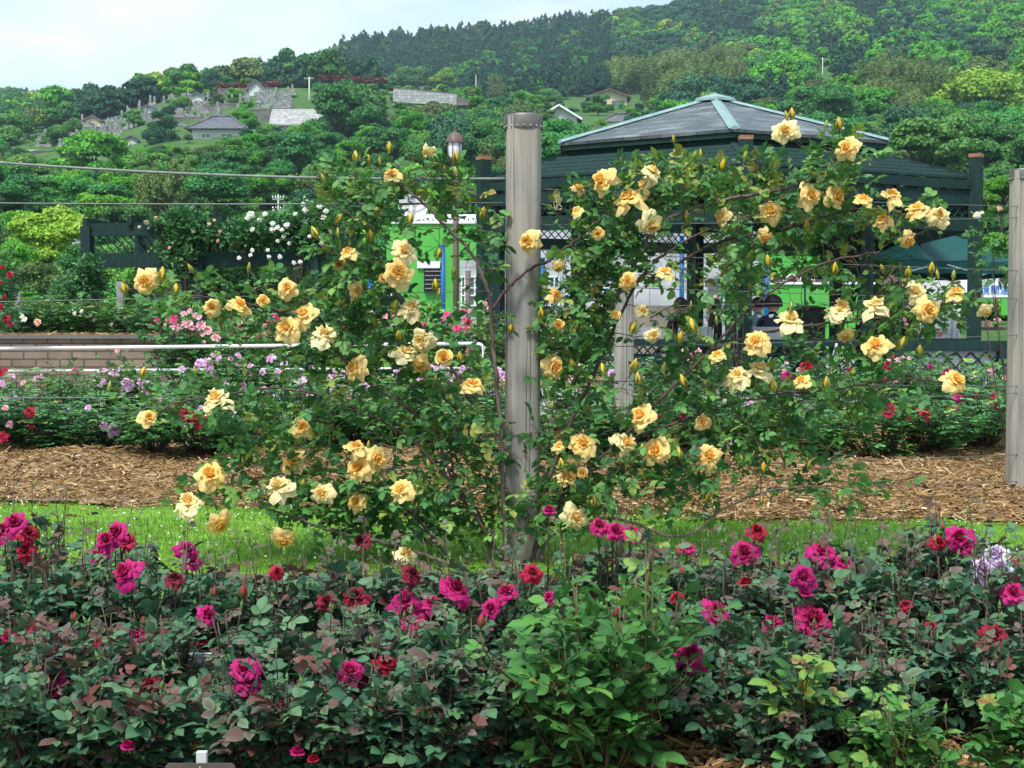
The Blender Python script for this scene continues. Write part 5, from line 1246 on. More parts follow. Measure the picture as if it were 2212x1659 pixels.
# ------------------------------------------------------------------ lime green building and things around it
def building():
    d = 33.0; x0, x1 = P(835, 709, d)[0], P(1640, 709, d)[0]; zt = P(900, 483, d)[2]; zb = .3; D = 5
    o = thing('show_building', 'low lime green and white building with tall windows behind the pavilion', 'building', ((x0 + x1) / 2, d, zb))
    z1 = P(900, 562, d)[2]; xm = P(994, 709, d)[0]
    xl = P(1120, 709, d)[0]; zq = P(900, 498, d)[2]; g = G(); g.box(((x0 + xl) / 2, d + D / 2, (zt + z1) / 2), (xl - x0, D, zt - z1)); g.build('upper_wall', M['lime'], o)
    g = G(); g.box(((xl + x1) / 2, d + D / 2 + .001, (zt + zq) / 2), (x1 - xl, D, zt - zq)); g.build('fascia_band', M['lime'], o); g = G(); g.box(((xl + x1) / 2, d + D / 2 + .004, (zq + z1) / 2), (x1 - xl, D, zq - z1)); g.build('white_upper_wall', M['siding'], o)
    g = G(); g.box(((x0 + xm) / 2, d + D / 2 + .002, (z1 + zb) / 2), (xm - x0, D, z1 - zb)); g.build('lower_wall', M['lime'], o)
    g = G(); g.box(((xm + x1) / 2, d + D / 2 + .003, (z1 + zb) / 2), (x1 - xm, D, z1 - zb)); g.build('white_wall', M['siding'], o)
    g = G(); g.box(((x0 + x1) / 2, d + D / 2, zt + .03), (x1 - x0 + .1, D + .1, .06)); g.build('roof_edge', M['whitemetal'], o)
    a, b = P(900, 0, d)[0], P(953, 0, d)[0]; zz = P(900, 572, d)[2]; g = G(); g.box(((a + b) / 2, d - .03, zz), (b - a, .06, .16)); g.build('sign_strip', M['whitemetal'], o)
    a, b = P(915, 0, d)[0], P(955, 0, d)[0]; z_ = P(900, 605, d)[2]; g = G()
    g.box(((a + b) / 2, d - .06, z_), (b - a, .12, .55)); f = g.build('shop_window', M['plastic_black'], o)
    g = G()
    for k in range(5): g.box(((a + b) / 2, d - .13, z_ - .2 + k * .1), (b - a - .05, .01, .02))
    g.build('louvre', M['steel'], f)
    wins = [(996, 1012), (1014, 1036), (1060, 1084), (1168, 1186), (1188, 1208), (1225, 1250), (1290, 1318)]
    for a_, b_ in wins:
        a, b = P(a_, 0, d)[0], P(b_, 0, d)[0]; w = b - a; t0, t1 = P(0, 598, d)[2], P(0, 660, d)[2]
        g = G(); g.box(((a + b) / 2, d - .01, (t0 + t1) / 2), (w, .04, t0 - t1)); win = g.build('window', M['glass'], o)
        g = G(); zc = (t0 + t1) / 2
        for xx in (a, (a + b) / 2, b): g.box((xx, d - .04, zc), (.035, .05, t0 - t1 + .04))
        for zz in (t0, t0 - .26, (t0 + t1) / 2 - .1, t1): g.box(((a + b) / 2, d - .05, zz), (w + .03, .05, .03))
        g.build('frame', M['windowframe'], win)
    # roof truss
    t = thing('roof_truss', 'white steel lattice truss on top of the lime green building', 'truss', ((x0 + x1) / 2, d + .5, zt + .06))
    g = G(); xa, xb = P(905, 0, d)[0], P(1085, 0, d)[0]; zu = P(0, 462, d)[2]; zm = zt + .06
    for y_ in (d + .4, d + 1.0):
        g.beam((xa, y_, zu), (xb, y_, zu), .04, .04); g.beam((xa, y_, zm + .02), (xb, y_, zm + .02), .04, .04); n = 9
        for k in range(n):
            u0 = xa + (xb - xa) * k / n; u1 = xa + (xb - xa) * (k + 1) / n
            g.beam((u0, y_, zm), (u0, y_, zu), .03, .03, up=(0, 1, 0)); g.beam((u0, y_, zu), (u1, y_, zm), .025, .025, up=(0, 1, 0))
    for px in (1028, 1043, 1060):
        x = P(px, 0, d)[0]; g.beam((x, d + .4, zm), (x, d + .4, P(0, 438, d)[2]), .035, .035, up=(0, 1, 0))
    g.beam((P(1030, 0, d)[0], d + .42, P(0, 436, d)[2]), (P(1075, 0, d)[0], d + .42, zm), .025, .025, up=(0, 1, 0))
    g.build('members', M['whitemetal'], t)
    # white dish
    c = P(893, 445, d + .1); dish = thing('white_dish', 'round white dish with dark cross arm above the lime green roof', 'dish', tuple(c))
    g = G(); R_ = .345; prof = []
    n, k = 40, 7; V = [c + [0, .0, 0]]; Fs = []
    for j in range(1, k):
        r = R_ * j / (k - 1)
        for i in range(n):
            a_ = i * 2 * PI / n; V.append(c + [r * math.cos(a_), -.10 * (j / (k - 1)) ** 2, r * math.sin(a_)])
    for i in range(n): Fs.append([0, 1 + (i + 1) % n, 1 + i])
    for j in range(k - 2):
        for i in range(n):
            a_, b_ = 1 + j * n + i, 1 + j * n + (i + 1) % n; Fs += [[a_, b_, b_ + n], [a_, b_ + n, a_ + n]]
    g.add(V, Fs); g.build('reflector', M['whitemetal'], dish, smooth=True)
    g = G(); g.beam(c + [-.33, -.12, .02], c + [.33, -.12, .05], .03, .035); g.beam(c + [-.07, -.12, .10], c + [.02, -.14, .03], .025, .03); g.build('feed_arm', M['navy'], dish)
    g = G(); g.beam(c + [0, -.09, .33], c + [.01, -.09, -.6], .025, .025, up=(0, 1, 0)); g.build('mast', M['steel'], dish)
    # blue and brown posts in front
    for i, (px, y0, dd, lb) in enumerate([(957, 532, 31, 'blue pole in front of the lime green wall, left of the lamp post'), (799, 590, 31, 'blue pole low among the yellow roses left of the lime wall'), (1045, 540, 31, 'blue pole hidden between window and tall timber post'),
         (1172, 560, 31, 'blue pole just right of the tall timber post'), (1473, 512, 30.5, 'blue pole before the white panel wall inside the pavilion view'), (1656, 575, 29.5, 'blue pole right of the middle pavilion post')]):
        t = P(px, y0, dd); g = G(); g.tube([(0, 0, 0), (0, 0, t[2] - .3)], .052 if px > 900 else .04, 12); g.lathe((0, 0, t[2] - .3), [(.06, 0), (.06, .03), (0, .04)], 12)
        p = g.build('blue_pole', M['bluepole'], smooth=True); p.location = (t[0], dd, .3); tag(p, lb, 'pole', 'blue poles')
    t = P(1011, 585, 27); g = G(); g.tube([(0, 0, 0), (0, 0, t[2] - .3)], .05, 12); g.lathe((0, 0, 0), [(.08, 0), (.08, .06), (.05, .07)], 12); p = g.build('brown_pole', M['brownpole'], smooth=True); p.location = (t[0], 27, .3); tag(p, 'slim brown pole right of the lamp post, before the windows', 'pole')
building()
def lime_stand():
    d = 31.5; x0, x1 = P(1668, 0, d)[0], P(2010, 0, d)[0]; zb = .3; z1, z2, z3 = P(0, 652, d)[2], P(0, 612, d)[2], P(0, 592, d)[2]; zt = P(0, 553, d)[2]
    o = thing('lime_stand', 'lime green stand wall with a brown arched band, seen through the pavilion', 'building', ((x0 + x1) / 2, d, zb))
    g = G(); g.box(((x0 + x1) / 2, d + 1, (z2 + zb) / 2), (x1 - x0, 2, z2 - zb)); g.build('lower_wall', M['lime'], o)
    g = G(); g.box(((x0 + x1) / 2, d + 1.03, (z3 + z2) / 2), (x1 - x0, 2, z3 - z2)); g.build('brown_band', M['beige'] if False else M['brownpole'], o)
    g = G(); g.box(((x0 + x1) / 2, d + 1, (zt + z3) / 2), (x1 - x0, 2, zt - z3)); g.build('upper_wall', M['lime'], o)
    g = G(); g.box(((x0 + x1) / 2, d - .02, z2), (x1 - x0, .06, .05)); g.build('ledge', M['whitemetal'], o)
    n = 11
    for k in range(n):
        c = x0 + (x1 - x0) * (k + .5) / n; th = np.linspace(0, PI, 10); g = G()
        g.tube(np.stack([c + .14 * np.cos(th), np.full(10, d - .03), z2 + .02 + (z3 - z2) * .85 * np.sin(th)], 1), .014, 5); g.build('arch', M['whitemetal'], o, smooth=True)
lime_stand()
def lamp():
    d = 21.5; c = P(985, 709, d); z0 = .3; zl0, zl1 = P(0, 343, d)[2], P(0, 307, d)[2]
    o = thing('street_lamp', 'brown lantern street lamp with frosted panes left of the tall post', 'street lamp', (c[0], d, z0)); x = P(982, 0, d)[0]
    g = G(); g.tube([(c[0], d, z0), (c[0], d, zl0 - .05)], .045, 12); g.lathe((c[0], d, z0), [(.11, 0), (.11, .1), (.06, .25), (.05, .3)], 12); g.build('pole', M['brownpole'], o, smooth=True)
    g = G(); g.lathe((x, d, zl0 - .13), [(.04, 0), (.05, .04), (.11, .09), (.125, .12), (.125, .15)], 12); g.build('base', M['brownpole'], o)
    g = G(); g.lathe((x, d, zl0 + .01), [(.09, 0), (.105, (zl1 - zl0) * .5), (.105, zl1 - zl0 - .01), (0, zl1 - zl0 - .005)], 10); g.build('glass', M['whitecloth'], o)
    g = G()
    for k in range(6): a = k * PI / 3 + .25; g.tube([(x + .108 * math.cos(a), d + .108 * math.sin(a), zl0), (x + .112 * math.cos(a), d + .112 * math.sin(a), zl1)], .008, 5)
    g.build('frame', M['brownpole'], o)
    g = G(); g.lathe((x, d, zl1 - .01), [(.135, 0), (.13, .03), (.11, .09), (.07, .14), (.02, .165), (.012, .18), (.02, .2), (.006, .24), (0, .28)], 18); g.build('cap', M['brownpole'], o, smooth=True)
lamp()
def boards():
    d = 30.0; c = P(2150, 618, d); w = 2.6; h = .42
    o = thing('banner_sign', 'white banner sign with blue characters by the right grey post', 'sign', (c[0], d, c[2] - h / 2))
    g = G(); g.box((c[0] + .1, d, c[2] + .02), (w, .04, h + .1)); g.build('board', M['whitemetal'], o)
    for txt, px, py, sz, mt in (('境関連商品', 2117, 634, .19, 'bluetext'), ('ｻｰ・機器類', 2120, 611, .17, 'blacktext')):
        cu = bpy.data.curves.new('lettering', 'FONT'); cu.body = txt; cu.size = sz * 1.12; cu.extrude = .004; t = bpy.data.objects.new('lettering', cu); C.objects.link(t); t.parent = o
        q = P(px, py, d - .03); t.location = (q[0] - c[0], -.03, q[2] - (c[2] - h / 2)); t.rotation_euler = (math.radians(90), 0, 0)
        m = mat(mt, (.02, .16, .62) if mt == 'bluetext' else (.03, .035, .05), None, 5, .6); cu.materials.append(m); dg = bpy.context.evaluated_depsgraph_get(); lm = bpy.data.meshes.new_from_object(t.evaluated_get(dg)); t2 = bpy.data.objects.new('lettering', lm); C.objects.link(t2); t2.parent = o; t2.location = t.location; t2.rotation_euler = t.rotation_euler; bpy.data.objects.remove(t)
    for s in (-1, 1): g = G(); g.box((c[0] + .1 + s * 1.1, d + .05, (c[2] + .3) / 2), (.06, .06, c[2] - .3)); g.build('leg', M['steel'], o)
    d = 27.0; c0, c1 = P(1965, 0, d)[0], P(2080, 0, d)[0]; zt, zb = P(0, 585, d)[2], .9; o = thing('display_panel', 'pale blue-grey display panel standing behind the canopy tent', 'panel', ((c0 + c1) / 2, d, .3))
    g = G(); g.box(((c0 + c1) / 2, d, (zt + zb) / 2), (c1 - c0, .04, zt - zb)); g.build('board', M['whitecloth'], o)
    for x in (c0, (c0 + c1) / 2, c1): g = G(); g.box((x, d - .03, (zt + .3) / 2), (.045, .05, zt - .3)); g.build('frame_post', M['whitemetal'], o)
    d = 24.0; a, b, t, u = P(1532, 0, d)[0], P(1557, 0, d)[0], P(0, 652, d)[2], P(0, 698, d)[2]; o = thing('notice_board', 'white notice board leaning among people in the pavilion', 'notice board', ((a + b) / 2, d, .3))
    g = G(); g.box(((a + b) / 2, d, (t + u) / 2 + .2), (b - a, .03, t - u + .4)); g.build('board', M['whitemetal'], o); g = G(); g.box(((a + b) / 2, d + .03, .7), (.03, .03, .8)); g.build('leg', M['steel'], o)
    d = 28.; a = P(2190, 667, d); o = thing('notice_board', 'small lime green notice beside the right grey post', 'notice board', (a[0], d, .3)); g = G(); g.box((a[0], d, a[2] + .05), (.5, .03, .36)); g.build('board', M['lime'], o); g = G(); g.box((a[0], d + .03, (a[2] + .3) / 2), (.04, .04, a[2] - .3)); g.build('leg', M['steel'], o)
    d = 26.; a = P(2160, 716, d); o = thing('planter_table', 'dark wooden table with peach roses by the right grey post', 'table', (a[0], d, .3))
    g = G(); g.box((a[0], d, a[2] + .05), (1.1, .5, .06)); g.build('table_top', M['brownpole'], o)
    for sx in (-1, 1):
        for sy in (-1, 1): g = G(); g.box((a[0] + sx * .48, d + sy * .2, (a[2] + .3) / 2), (.05, .05, a[2] - .3)); g.build('leg', M['greendark'], o)
boards()
for i, (px, py, s, d, lb) in enumerate([(2133, 697, 20, 25.9, 'pale peach rose standing on the dark table by the right post'), (2155, 690, 16, 25.9, 'orange rose standing on the dark table by the right post')]):
    q = P(px, py, d); o = thing('cut_rose', lb, 'rose', tuple(q - [0, 0, .12])); place(SM['e'][i % 2], 'bloom', o, q, s * d / F_PX, (0, -.6, .8)); g = G(); g.tube([q - [0, 0, .14], q - [0, 0, .02]], .006, 5); g.build('stem', M['calyx'], o)
bed_bush(2010, 25.5, .3, .75, [(1998, 716, 14, 'e'), (2004, 708, 10, 'e'), (2025, 718, 12, 'e'), (2032, 722, 12, 'k'), (2044, 713, 9, 'e')], 'low rose bush with peach blooms under the canopy tent', 'roses near the tent', R=1.2, mats=M['bed_leaf'])

# ------------------------------------------------------------------ people
def person(px, d, zf, label, pose, yaw, top, bottom, hair='short', hat=False, hgt=1.68, shoes='black'):
    b = P(px, 709, d); s = hgt / 1.70
    if pose == 'stand':
        J = {'pel': (0, 0, .94), 'wai': (0, 0, 1.08), 'che': (0, .0, 1.28), 'nb': (0, 0, 1.42), 'nk': (0, .012, 1.49), 'hd': (0, .02, 1.575), 'ht': (0, .015, 1.64), 'nose': (0, .115, 1.57), 'jaw': (0, .055, 1.515)}
        for k, x in (('L', -1), ('R', 1)):
            J.update({'sh' + k: (x * .185, 0, 1.385), 'el' + k: (x * .24, -.01, 1.12), 'wr' + k: (x * (.20 if k == 'L' else .16), .12 if k == 'L' else .2, .90 if k == 'L' else 1.02), 'hip' + k: (x * .09, 0, .90), 'kn' + k: (x * .105, .02, .49), 'an' + k: (x * .11, -.01, .08), 'to' + k: (x * .13, .16, .035), 'ear' + k: (x * .088, .01, 1.565)})
    else:
        J = {'pel': (0, 0, .50), 'wai': (0, -.01, .66), 'che': (0, -.005, .86), 'nb': (0, .01, 1.01), 'nk': (0, .03, 1.08), 'hd': (0, .045, 1.165), 'ht': (0, .04, 1.23), 'nose': (0, .14, 1.16), 'jaw': (0, .08, 1.105)}
        for k, x in (('L', -1), ('R', 1)):
            J.update({'sh' + k: (x * .185, 0, .965), 'el' + k: (x * .235, .06, .70), 'wr' + k: (x * .13, .27, .62), 'hip' + k: (x * .09, .03, .49), 'kn' + k: (x * .13, .44, .50), 'an' + k: (x * .13, .42, .08), 'to' + k: (x * .14, .58, .035), 'ear' + k: (x * .088, .035, 1.155)})
    B = [('pel', 'wai', 'b', .13, .125), ('wai', 'che', 't', .125, .145), ('che', 'nb', 't', .145, .075), ('nb', 'nk', 's', .06, .055), ('nk', 'hd', 's', .055, .098), ('hd', 'ht', 's', .098, .085), ('hd', 'nose', 's', .098, .014), ('nk', 'jaw', 's', .055, .05)]
    for k in 'LR':
        B += [('nb', 'sh' + k, 't', .07, .062), ('sh' + k, 'el' + k, 't', .06, .043), ('el' + k, 'wr' + k, 't', .042, .028), ('pel', 'hip' + k, 'b', .12, .095), ('hip' + k, 'kn' + k, 'b', .088, .058), ('kn' + k, 'an' + k, 'b', .056, .038), ('an' + k, 'to' + k, 'f', .042, .032), ('hd', 'ear' + k, 's', .098, .018)]
        w = np.array(J['wr' + k]); e = np.array(J['el' + k]); dr = nrm(w - e); sd = nrm(np.cross(dr, [0, 0, 1.0]) + 1e-3) * (1 if k == 'L' else -1)
        dn = nrm(dr * .8 + np.array([0, 0, -.5])); J['pa' + k] = tuple(w + dr * .055); B.append(('wr' + k, 'pa' + k, 's', .026, .030))
        for fi, (o_, L) in enumerate(((-.028, .062), (-.010, .074), (.009, .070), (.027, .055))):
            m1 = w + dr * .09 + sd * o_; J[f'f{fi}{k}'] = tuple(m1 + dr * L * .3); J[f'g{fi}{k}'] = tuple(m1 + dr * L * .3 + dn * L * .6)
            B += [('pa' + k, f'f{fi}{k}', 's', .03, .0095), (f'f{fi}{k}', f'g{fi}{k}', 's', .0095, .0075)]
        J['t1' + k] = tuple(w + dr * .045 - sd * .045); J['t2' + k] = tuple(w + dr * .085 - sd * .05 + dn * .01); B += [('wr' + k, 't1' + k, 's', .026, .012), ('t1' + k, 't2' + k, 's', .012, .009)]
    names = list(J); idx = {n: i for i, n in enumerate(names)}; co = np.array([J[n] for n in names]) * s; rad = {}
    for a, c, _, r0, r1 in B: rad[a] = max(rad.get(a, 0), r0 if a not in rad else 0, rad.get(a, 0)); rad[c] = r1
    rad.update({'pel': .135, 'nb': .07, 'hd': .1, 'nk': .055, 'wrL': .027, 'wrR': .027, 'paL': .030, 'paR': .030})
    me = bpy.data.meshes.new('person_base'); me.from_pydata([tuple(c) for c in co], [(idx[a], idx[c]) for a, c, *_ in B], []); tmp = bpy.data.objects.new('tmp', me); C.objects.link(tmp)
    tmp.modifiers.new('s', 'SKIN'); sub = tmp.modifiers.new('u', 'SUBSURF'); sub.levels = 1; sub.render_levels = 1
    for i, n in enumerate(names):
        v = me.skin_vertices[0].data[i]; r = rad[n] * s; v.radius = (r, r * (.72 if n in ('pel', 'wai', 'che', 'paL', 'paR') else 1)); v.use_root = n == 'pel'
        if n in ('che', 'wai', 'pel'): v.radius = (r * 1.15, r * .8)
    dg = bpy.context.evaluated_depsgraph_get(); ev = tmp.evaluated_get(dg); m2 = bpy.data.meshes.new_from_object(ev); bpy.data.objects.remove(tmp)
    kinds = 'tbsf'; mats_ = [M[top], M[bottom], M['skin'], M[shoes]]
    m2.materials.clear()
    for m_ in mats_: m2.materials.append(m_)
    A = np.array([co[idx[a]] for a, *_ in B]); E = np.array([co[idx[c]] for _, c, *_ in B]); K = [kinds.index(q[2]) for q in B]; RR = np.array([(q[3] + q[4]) / 2 for q in B]) * s
    for p in m2.polygons:
        c = np.array(p.center); ab = E - A; t = np.clip(((c - A) * ab).sum(1) / np.maximum((ab ** 2).sum(1), 1e-9), 0, 1); dist = np.linalg.norm(c - (A + ab * t[:, None]), axis=1) - RR
        p.material_index = K[int(np.argmin(dist))]; p.use_smooth = True
    o = bpy.data.objects.new('person', m2); C.objects.link(o); tag(o, label, 'person'); o.location = (b[0], d, zf); o.rotation_euler = (0, 0, yaw)
    def child(name, g, m, smooth=True):
        me = g.data(name, M[m], smooth=smooth); h = bpy.data.objects.new(name, me); C.objects.link(h); h.parent = o; return h
    H = np.array(J['hd']) * s; g = G(); r = .116 * s * (1.25 if hair == 'big' else 1.0)
    prof = [(r * math.sin(a), r * 1.12 * math.cos(a)) for a in np.linspace(0.02, 1.75 if hair != 'long' else 2.1, 10)][::-1]
    V = []; g.lathe(H + [0, -.022, .025], prof, 18); V = g.V[0]; front = (V[:, 1] > H[1] + .03) & (V[:, 2] < H[2] + .055); V[front, 1] = np.minimum(V[front, 1], H[1] + .03); V += rng.normal(0, .0035, V.shape); child('hair', g, 'hair')
    for x in (-1, 1): g = G(); g.lathe(H + [x * .034, .088, -.008], [(0, -.011), (.010, 0), (0, .011)], 8); child('eye', g, 'hair')
    g = G(); g.box(H + [0, .083, -.052], (.042, .012, .008)); child('mouth', g, 'redhedge', False)
    if pose == 'stand' or top in ('greyblue', 'navy'):
        N_ = np.array(J['nb']) * s; g = G(); g.lathe(N_ + [0, .0, -.008], [(.078, 0), (.070, .03), (.062, .045)], 14); child('collar', g, 'whitecloth')
    if hat: g = G(); g.lathe(H + [0, 0, .03], [(.19, .0), (.19, .012), (.118, .02), (.115, .10), (.09, .125), (0, .13)], 20); child('hat', g, 'black')
    return o
ZP = .30
person(1638, 21.6, ZP, 'seated person with short black hair, white collar and grey-blue jumper, seen from behind', 'sit', .2, 'greyblue', 'darkgrey')
person(1668, 20.9, ZP, 'seated person with bushy black hair in a dark navy jacket, seen from behind', 'sit', -.5, 'navy', 'black', hair='big')
person(1472, 21.6, ZP, 'seated person in black with black hair, left of the folding chair', 'sit', .5, 'black', 'black')
person(1545, 20.8, ZP, 'seated person in a loose black dress inside the pavilion, facing left', 'sit', 1.2, 'black', 'black', hair='long')
person(1870, 23.2, ZP, 'standing person in a dark grey top at the left edge of the canopy tent', 'stand', 2.6, 'darkgrey', 'black', hgt=1.76)
person(1962, 23.0, ZP, 'standing person in black hat, white shirt and black trousers under the canopy tent', 'stand', 2.2, 'whitecloth', 'black', hat=True, hgt=1.76)
person(1897, 22.2, ZP, 'seated person with black hair in front of the dark grey standing person', 'sit', 2.9, 'black', 'black')
person(845, 22.5, ZP, 'person in dark jacket and white shirt, half hidden by yellow roses at left', 'stand', 2.9, 'navy', 'navy', hgt=1.62)

# ------------------------------------------------------------------ chairs, bin, drum, cloth table
def chair(px, d, yaw, label):
    b = P(px, 709, d); o = thing('folding_chair', label, 'chair', (b[0], d, ZP), 'pavilion chairs'); c, s_ = math.cos(yaw), math.sin(yaw)
    def W(x, y, z): return (b[0] + x * c - y * s_, d + x * s_ + y * c, ZP + z)
    g = G(); g.beam(W(-.19, 0, .45), W(.19, 0, .45), .38, .03); g.build('seat', M['darkgrey'], o)
    g = G(); g.beam(W(-.19, -.20, .72), W(.19, -.20, .72), .025, .26); g.build('backrest', M['steel'], o)
    for x in (-1, 1):
        g = G(); g.tube([W(x * .21, -.24, .86), W(x * .21, -.10, .45), W(x * .21, .20, .0)], .012, 6); g.build('leg', M['steel'], o, smooth=True)
        g = G(); g.tube([W(x * .20, .16, .45), W(x * .20, -.22, .0)], .012, 6); g.build('leg', M['steel'], o, smooth=True)
chair(1502, 20.4, .1, 'grey folding chair with rounded back in the pavilion, below the black dress')
chair(1640, 21.55, .2, 'folding chair carrying the person in the grey-blue jumper')
chair(1670, 20.85, -.5, 'folding chair carrying the person with bushy hair')
chair(1473, 21.6, .5, 'folding chair carrying the leftmost seated person in the pavilion')
chair(1546, 20.85, 1.2, 'folding chair carrying the person in the black dress')
chair(1398, 19.9, -.2, 'empty folding chair with shiny legs left of the short grey post')
def bin_():
    d = 22.5; b = P(1742, 709, d); g = G(); zt = P(0, 664, d)[2] - ZP
    g.lathe((0, 0, 0), [(.0, 0), (.26, 0), (.29, .05), (.30, zt - .05), (.31, zt - .02), (.29, zt), (.12, zt + .03), (0, zt + .035)], 24)
    o = g.build('litter_bin', M['plastic_black'], smooth=False); o.location = (b[0], d, ZP); tag(o, 'black round litter bin right of the seated people', 'litter bin')
bin_()
def drum():
    d = 19.9; c = P(1816, 770, d); o = thing('bass_drum', 'large upright white drum with navy stripes on the pavilion floor', 'drum', (c[0], d, ZP)); r = .24; c[2] = ZP + r + .01
    g = G(); n = 36; th = np.arange(n) * 2 * PI / n
    for y0, y1, rr, nm, m in ((-.01, .26, r * .97, 'shell', 'steel'), (-.035, .0, r, 'hoop', 'navy'), (.25, .28, r, 'hoop', 'navy')):
        g = G(); V = [[c[0] + rr * math.cos(t), d + y, c[2] + rr * math.sin(t)] for y in (y0, y1) for t in th]; g.add(V, [[i, (i + 1) % n, n + (i + 1) % n] for i in range(n)] + [[i, n + (i + 1) % n, n + i] for i in range(n)]); g.build(nm, M[m], o, smooth=True)
    g = G(); g.poly([[c[0] + r * .96 * math.cos(t), d - .015, c[2] + r * .96 * math.sin(t)] for t in th]); hd = g.build('drum_head', M['whitecloth'], o)
    g = G()
    for x in (-.10, 0, .10): g.box((c[0] + x, d - .022, c[2]), (.03, .006, r * 1.6))
    g.box((c[0], d - .027, c[2]), (r * 1.7, .006, .025)); g.build('stripe', M['navy'], hd)
    o2 = thing('music_stand', 'white slanting tripod leg stand leaning before the drum', 'stand', tuple(P(1815, 800, 19.3)))
    for a, q in (((1806, 742), (1821, 800)), ((1806, 742), (1790, 800)), ((1806, 742), (1806, 798))):
        g = G(); g.tube([P(*a, 19.3), P(*q, 19.3 + (.25 if q[0] == 1806 else 0))], .016 if q[0] == 1821 else .009, 6); g.build('leg', M['whitemetal'] if q[0] == 1821 else M['steel'], o2, smooth=True)
    c = P(1778, 790, 19.6); g = G(); g.lathe((0, 0, 0), [(0, 0), (.13, 0), (.13, .2), (0, .2)], 22); o3 = g.build('small_drum', M['whitecloth']); o3.location = (c[0] - .2, 19.6, ZP); tag(o3, 'small white drum left of the large navy and white drum', 'drum')
drum()
def clothtable():
    d = 22.8; a, b = P(1395, 0, d)[0], P(1470, 0, d)[0]; zt = P(0, 664, d)[2]; o = thing('cloth_table', 'long table under a cream cloth behind the seated people', 'table', ((a + b) / 2, d, ZP))
    g = G(); nx = 40; X, Z = np.meshgrid(np.linspace(a - .3, b + .1, nx), np.linspace(0, 1, 5)); g.grid(X, d - .35 - .03 * np.sin(X * 21) * (1 - Z), ZP + .05 + (zt - ZP - .05) * Z); g.build('cloth', M['creamcloth'], o, smooth=True)
    g = G(); g.box(((a + b) / 2 - .1, d, zt), (b - a + .4, .7, .02)); g.build('table_top', M['creamcloth'], o)
clothtable()

# ------------------------------------------------------------------ trees
def crown(kind, N_, seed, q=.12):
    r0 = np.random.default_rng(seed); lobes = []
    if kind == 'round':
        n = 15
        for i in range(n):
            a = r0.uniform(0, 6.28); el = r0.uniform(-.15, 1.25); R_ = .62 * r0.uniform(.75, 1.1)
            lobes.append((R_ * math.cos(a) * math.cos(el), R_ * math.sin(a) * math.cos(el), .75 + .60 * math.sin(el), r0.uniform(.26, .42), .78))
        lobes.append((0, 0, .8, .6, .8))
    elif kind == 'layer':
        for i in range(22):
            a = r0.uniform(0, 6.28); h = r0.uniform(.35, 1.45); R_ = r0.uniform(.25, .85) * math.sqrt(max(.05, 1 - ((h - .75) / .85) ** 2))
            lobes.append((R_ * math.cos(a), R_ * math.sin(a), h, r0.uniform(.22, .40), .62))
    elif kind == 'cone':
        for i in range(34):
            h = (i / 34) ** .9; R_ = .55 * (1 - h) ** .6 * r0.uniform(.5, 1); a = r0.uniform(0, 6.28)
            lobes.append((R_ * math.cos(a), R_ * math.sin(a), .35 + 1.75 * h, .30 * (1.22 - h), .8))
    elif kind == 'plume':
        for i in range(26):
            a = r0.uniform(0, 6.28); R_ = .75 * math.sqrt(r0.random()); h = r0.uniform(.5, 1.5)
            for k in range(3): lobes.append((R_ * math.cos(a) * (1 + .12 * k), R_ * math.sin(a) * (1 + .12 * k), h + .18 * k, .16 - .03 * k, 1.7))
    elif kind == 'shrub':
        for i in range(14):
            a = r0.uniform(0, 6.28); R_ = .7 * math.sqrt(r0.random()); lobes.append((R_ * math.cos(a), R_ * math.sin(a), r0.uniform(.15, .62) * (1.1 - R_ * .5), r0.uniform(.25, .42), .8))
    L = np.array(lobes); w = L[:, 3] ** 2; ii = r0.choice(len(L), N_, p=w / w.sum()); v = nrm(r0.normal(0, 1, (N_, 3))); v[:, 2] = np.where(v[:, 2] < -.25, -v[:, 2], v[:, 2])
    rad = L[ii, 3] * (1 - .30 * r0.random(N_) ** 2) * (1 + .10 * r0.normal(0, 1, N_)); Pn = L[ii, :3] + v * rad[:, None] * np.stack([np.ones(N_), np.ones(N_), L[ii, 4]], 1)
    nn = nrm(v + r0.normal(0, .55, (N_, 3))); D = nrm(np.cross(nn, r0.normal(0, 1, (N_, 3)))); tl = r0.normal(0, .10, len(L))
    S = q * r0.uniform(.6, 1.35, N_); T = np.clip(.5 + tl[ii] + r0.normal(0, .13, N_), 0, 1)
    g = G(); inst(g, LV3, LF3, Pn, D, nn, S, T); return g
def trunk_g(g, kind, seed, m=0, r=.05, trees=True):
    r0 = np.random.default_rng(seed + 99); H = {'round': .9, 'layer': .95, 'cone': 2.2, 'plume': .8, 'shrub': .3}[kind]
    g.tube([(0, 0, -.25), (.02, 0, H * .5), (0, .02, H)], [r * 1.3, r, r * .45], 7, m=m)
    for i in range(5 if kind != 'cone' else 0):
        a = r0.uniform(0, 6.28); h = H * r0.uniform(.35, .8); R_ = r0.uniform(.3, .55); g.tube([(0, 0, h), (R_ * .5 * math.cos(a), R_ * .5 * math.sin(a), h + .2), (R_ * math.cos(a), R_ * math.sin(a), h + .45)], [r * .55, r * .4, r * .2], 5, m=m)
    return g
KM = {'green': 't_green', 'bright': 't_bright', 'yellow': 't_yellow', 'dark': 't_dark', 'cedar': 't_cedar', 'olive': 't_olive', 'bamboo': 't_bamboo'}
protos = bpy.data.collections.new('prototypes')
def mk_proto(lst):
    col = bpy.data.collections.new('pc%d' % len(bpy.data.collections)); res = []
    for i, (kind, mt, n, q) in enumerate(lst):
        g = crown(kind, n, 300 + i * 7 + n, q); trunk_g(g, kind, i, m=1, r=.035 if kind == 'cone' else .05)
        o = bpy.data.objects.new('p%02d' % i, g.data('tree_shape', [M[mt], M['bark']])); col.objects.link(o); res.append(o)
    return col
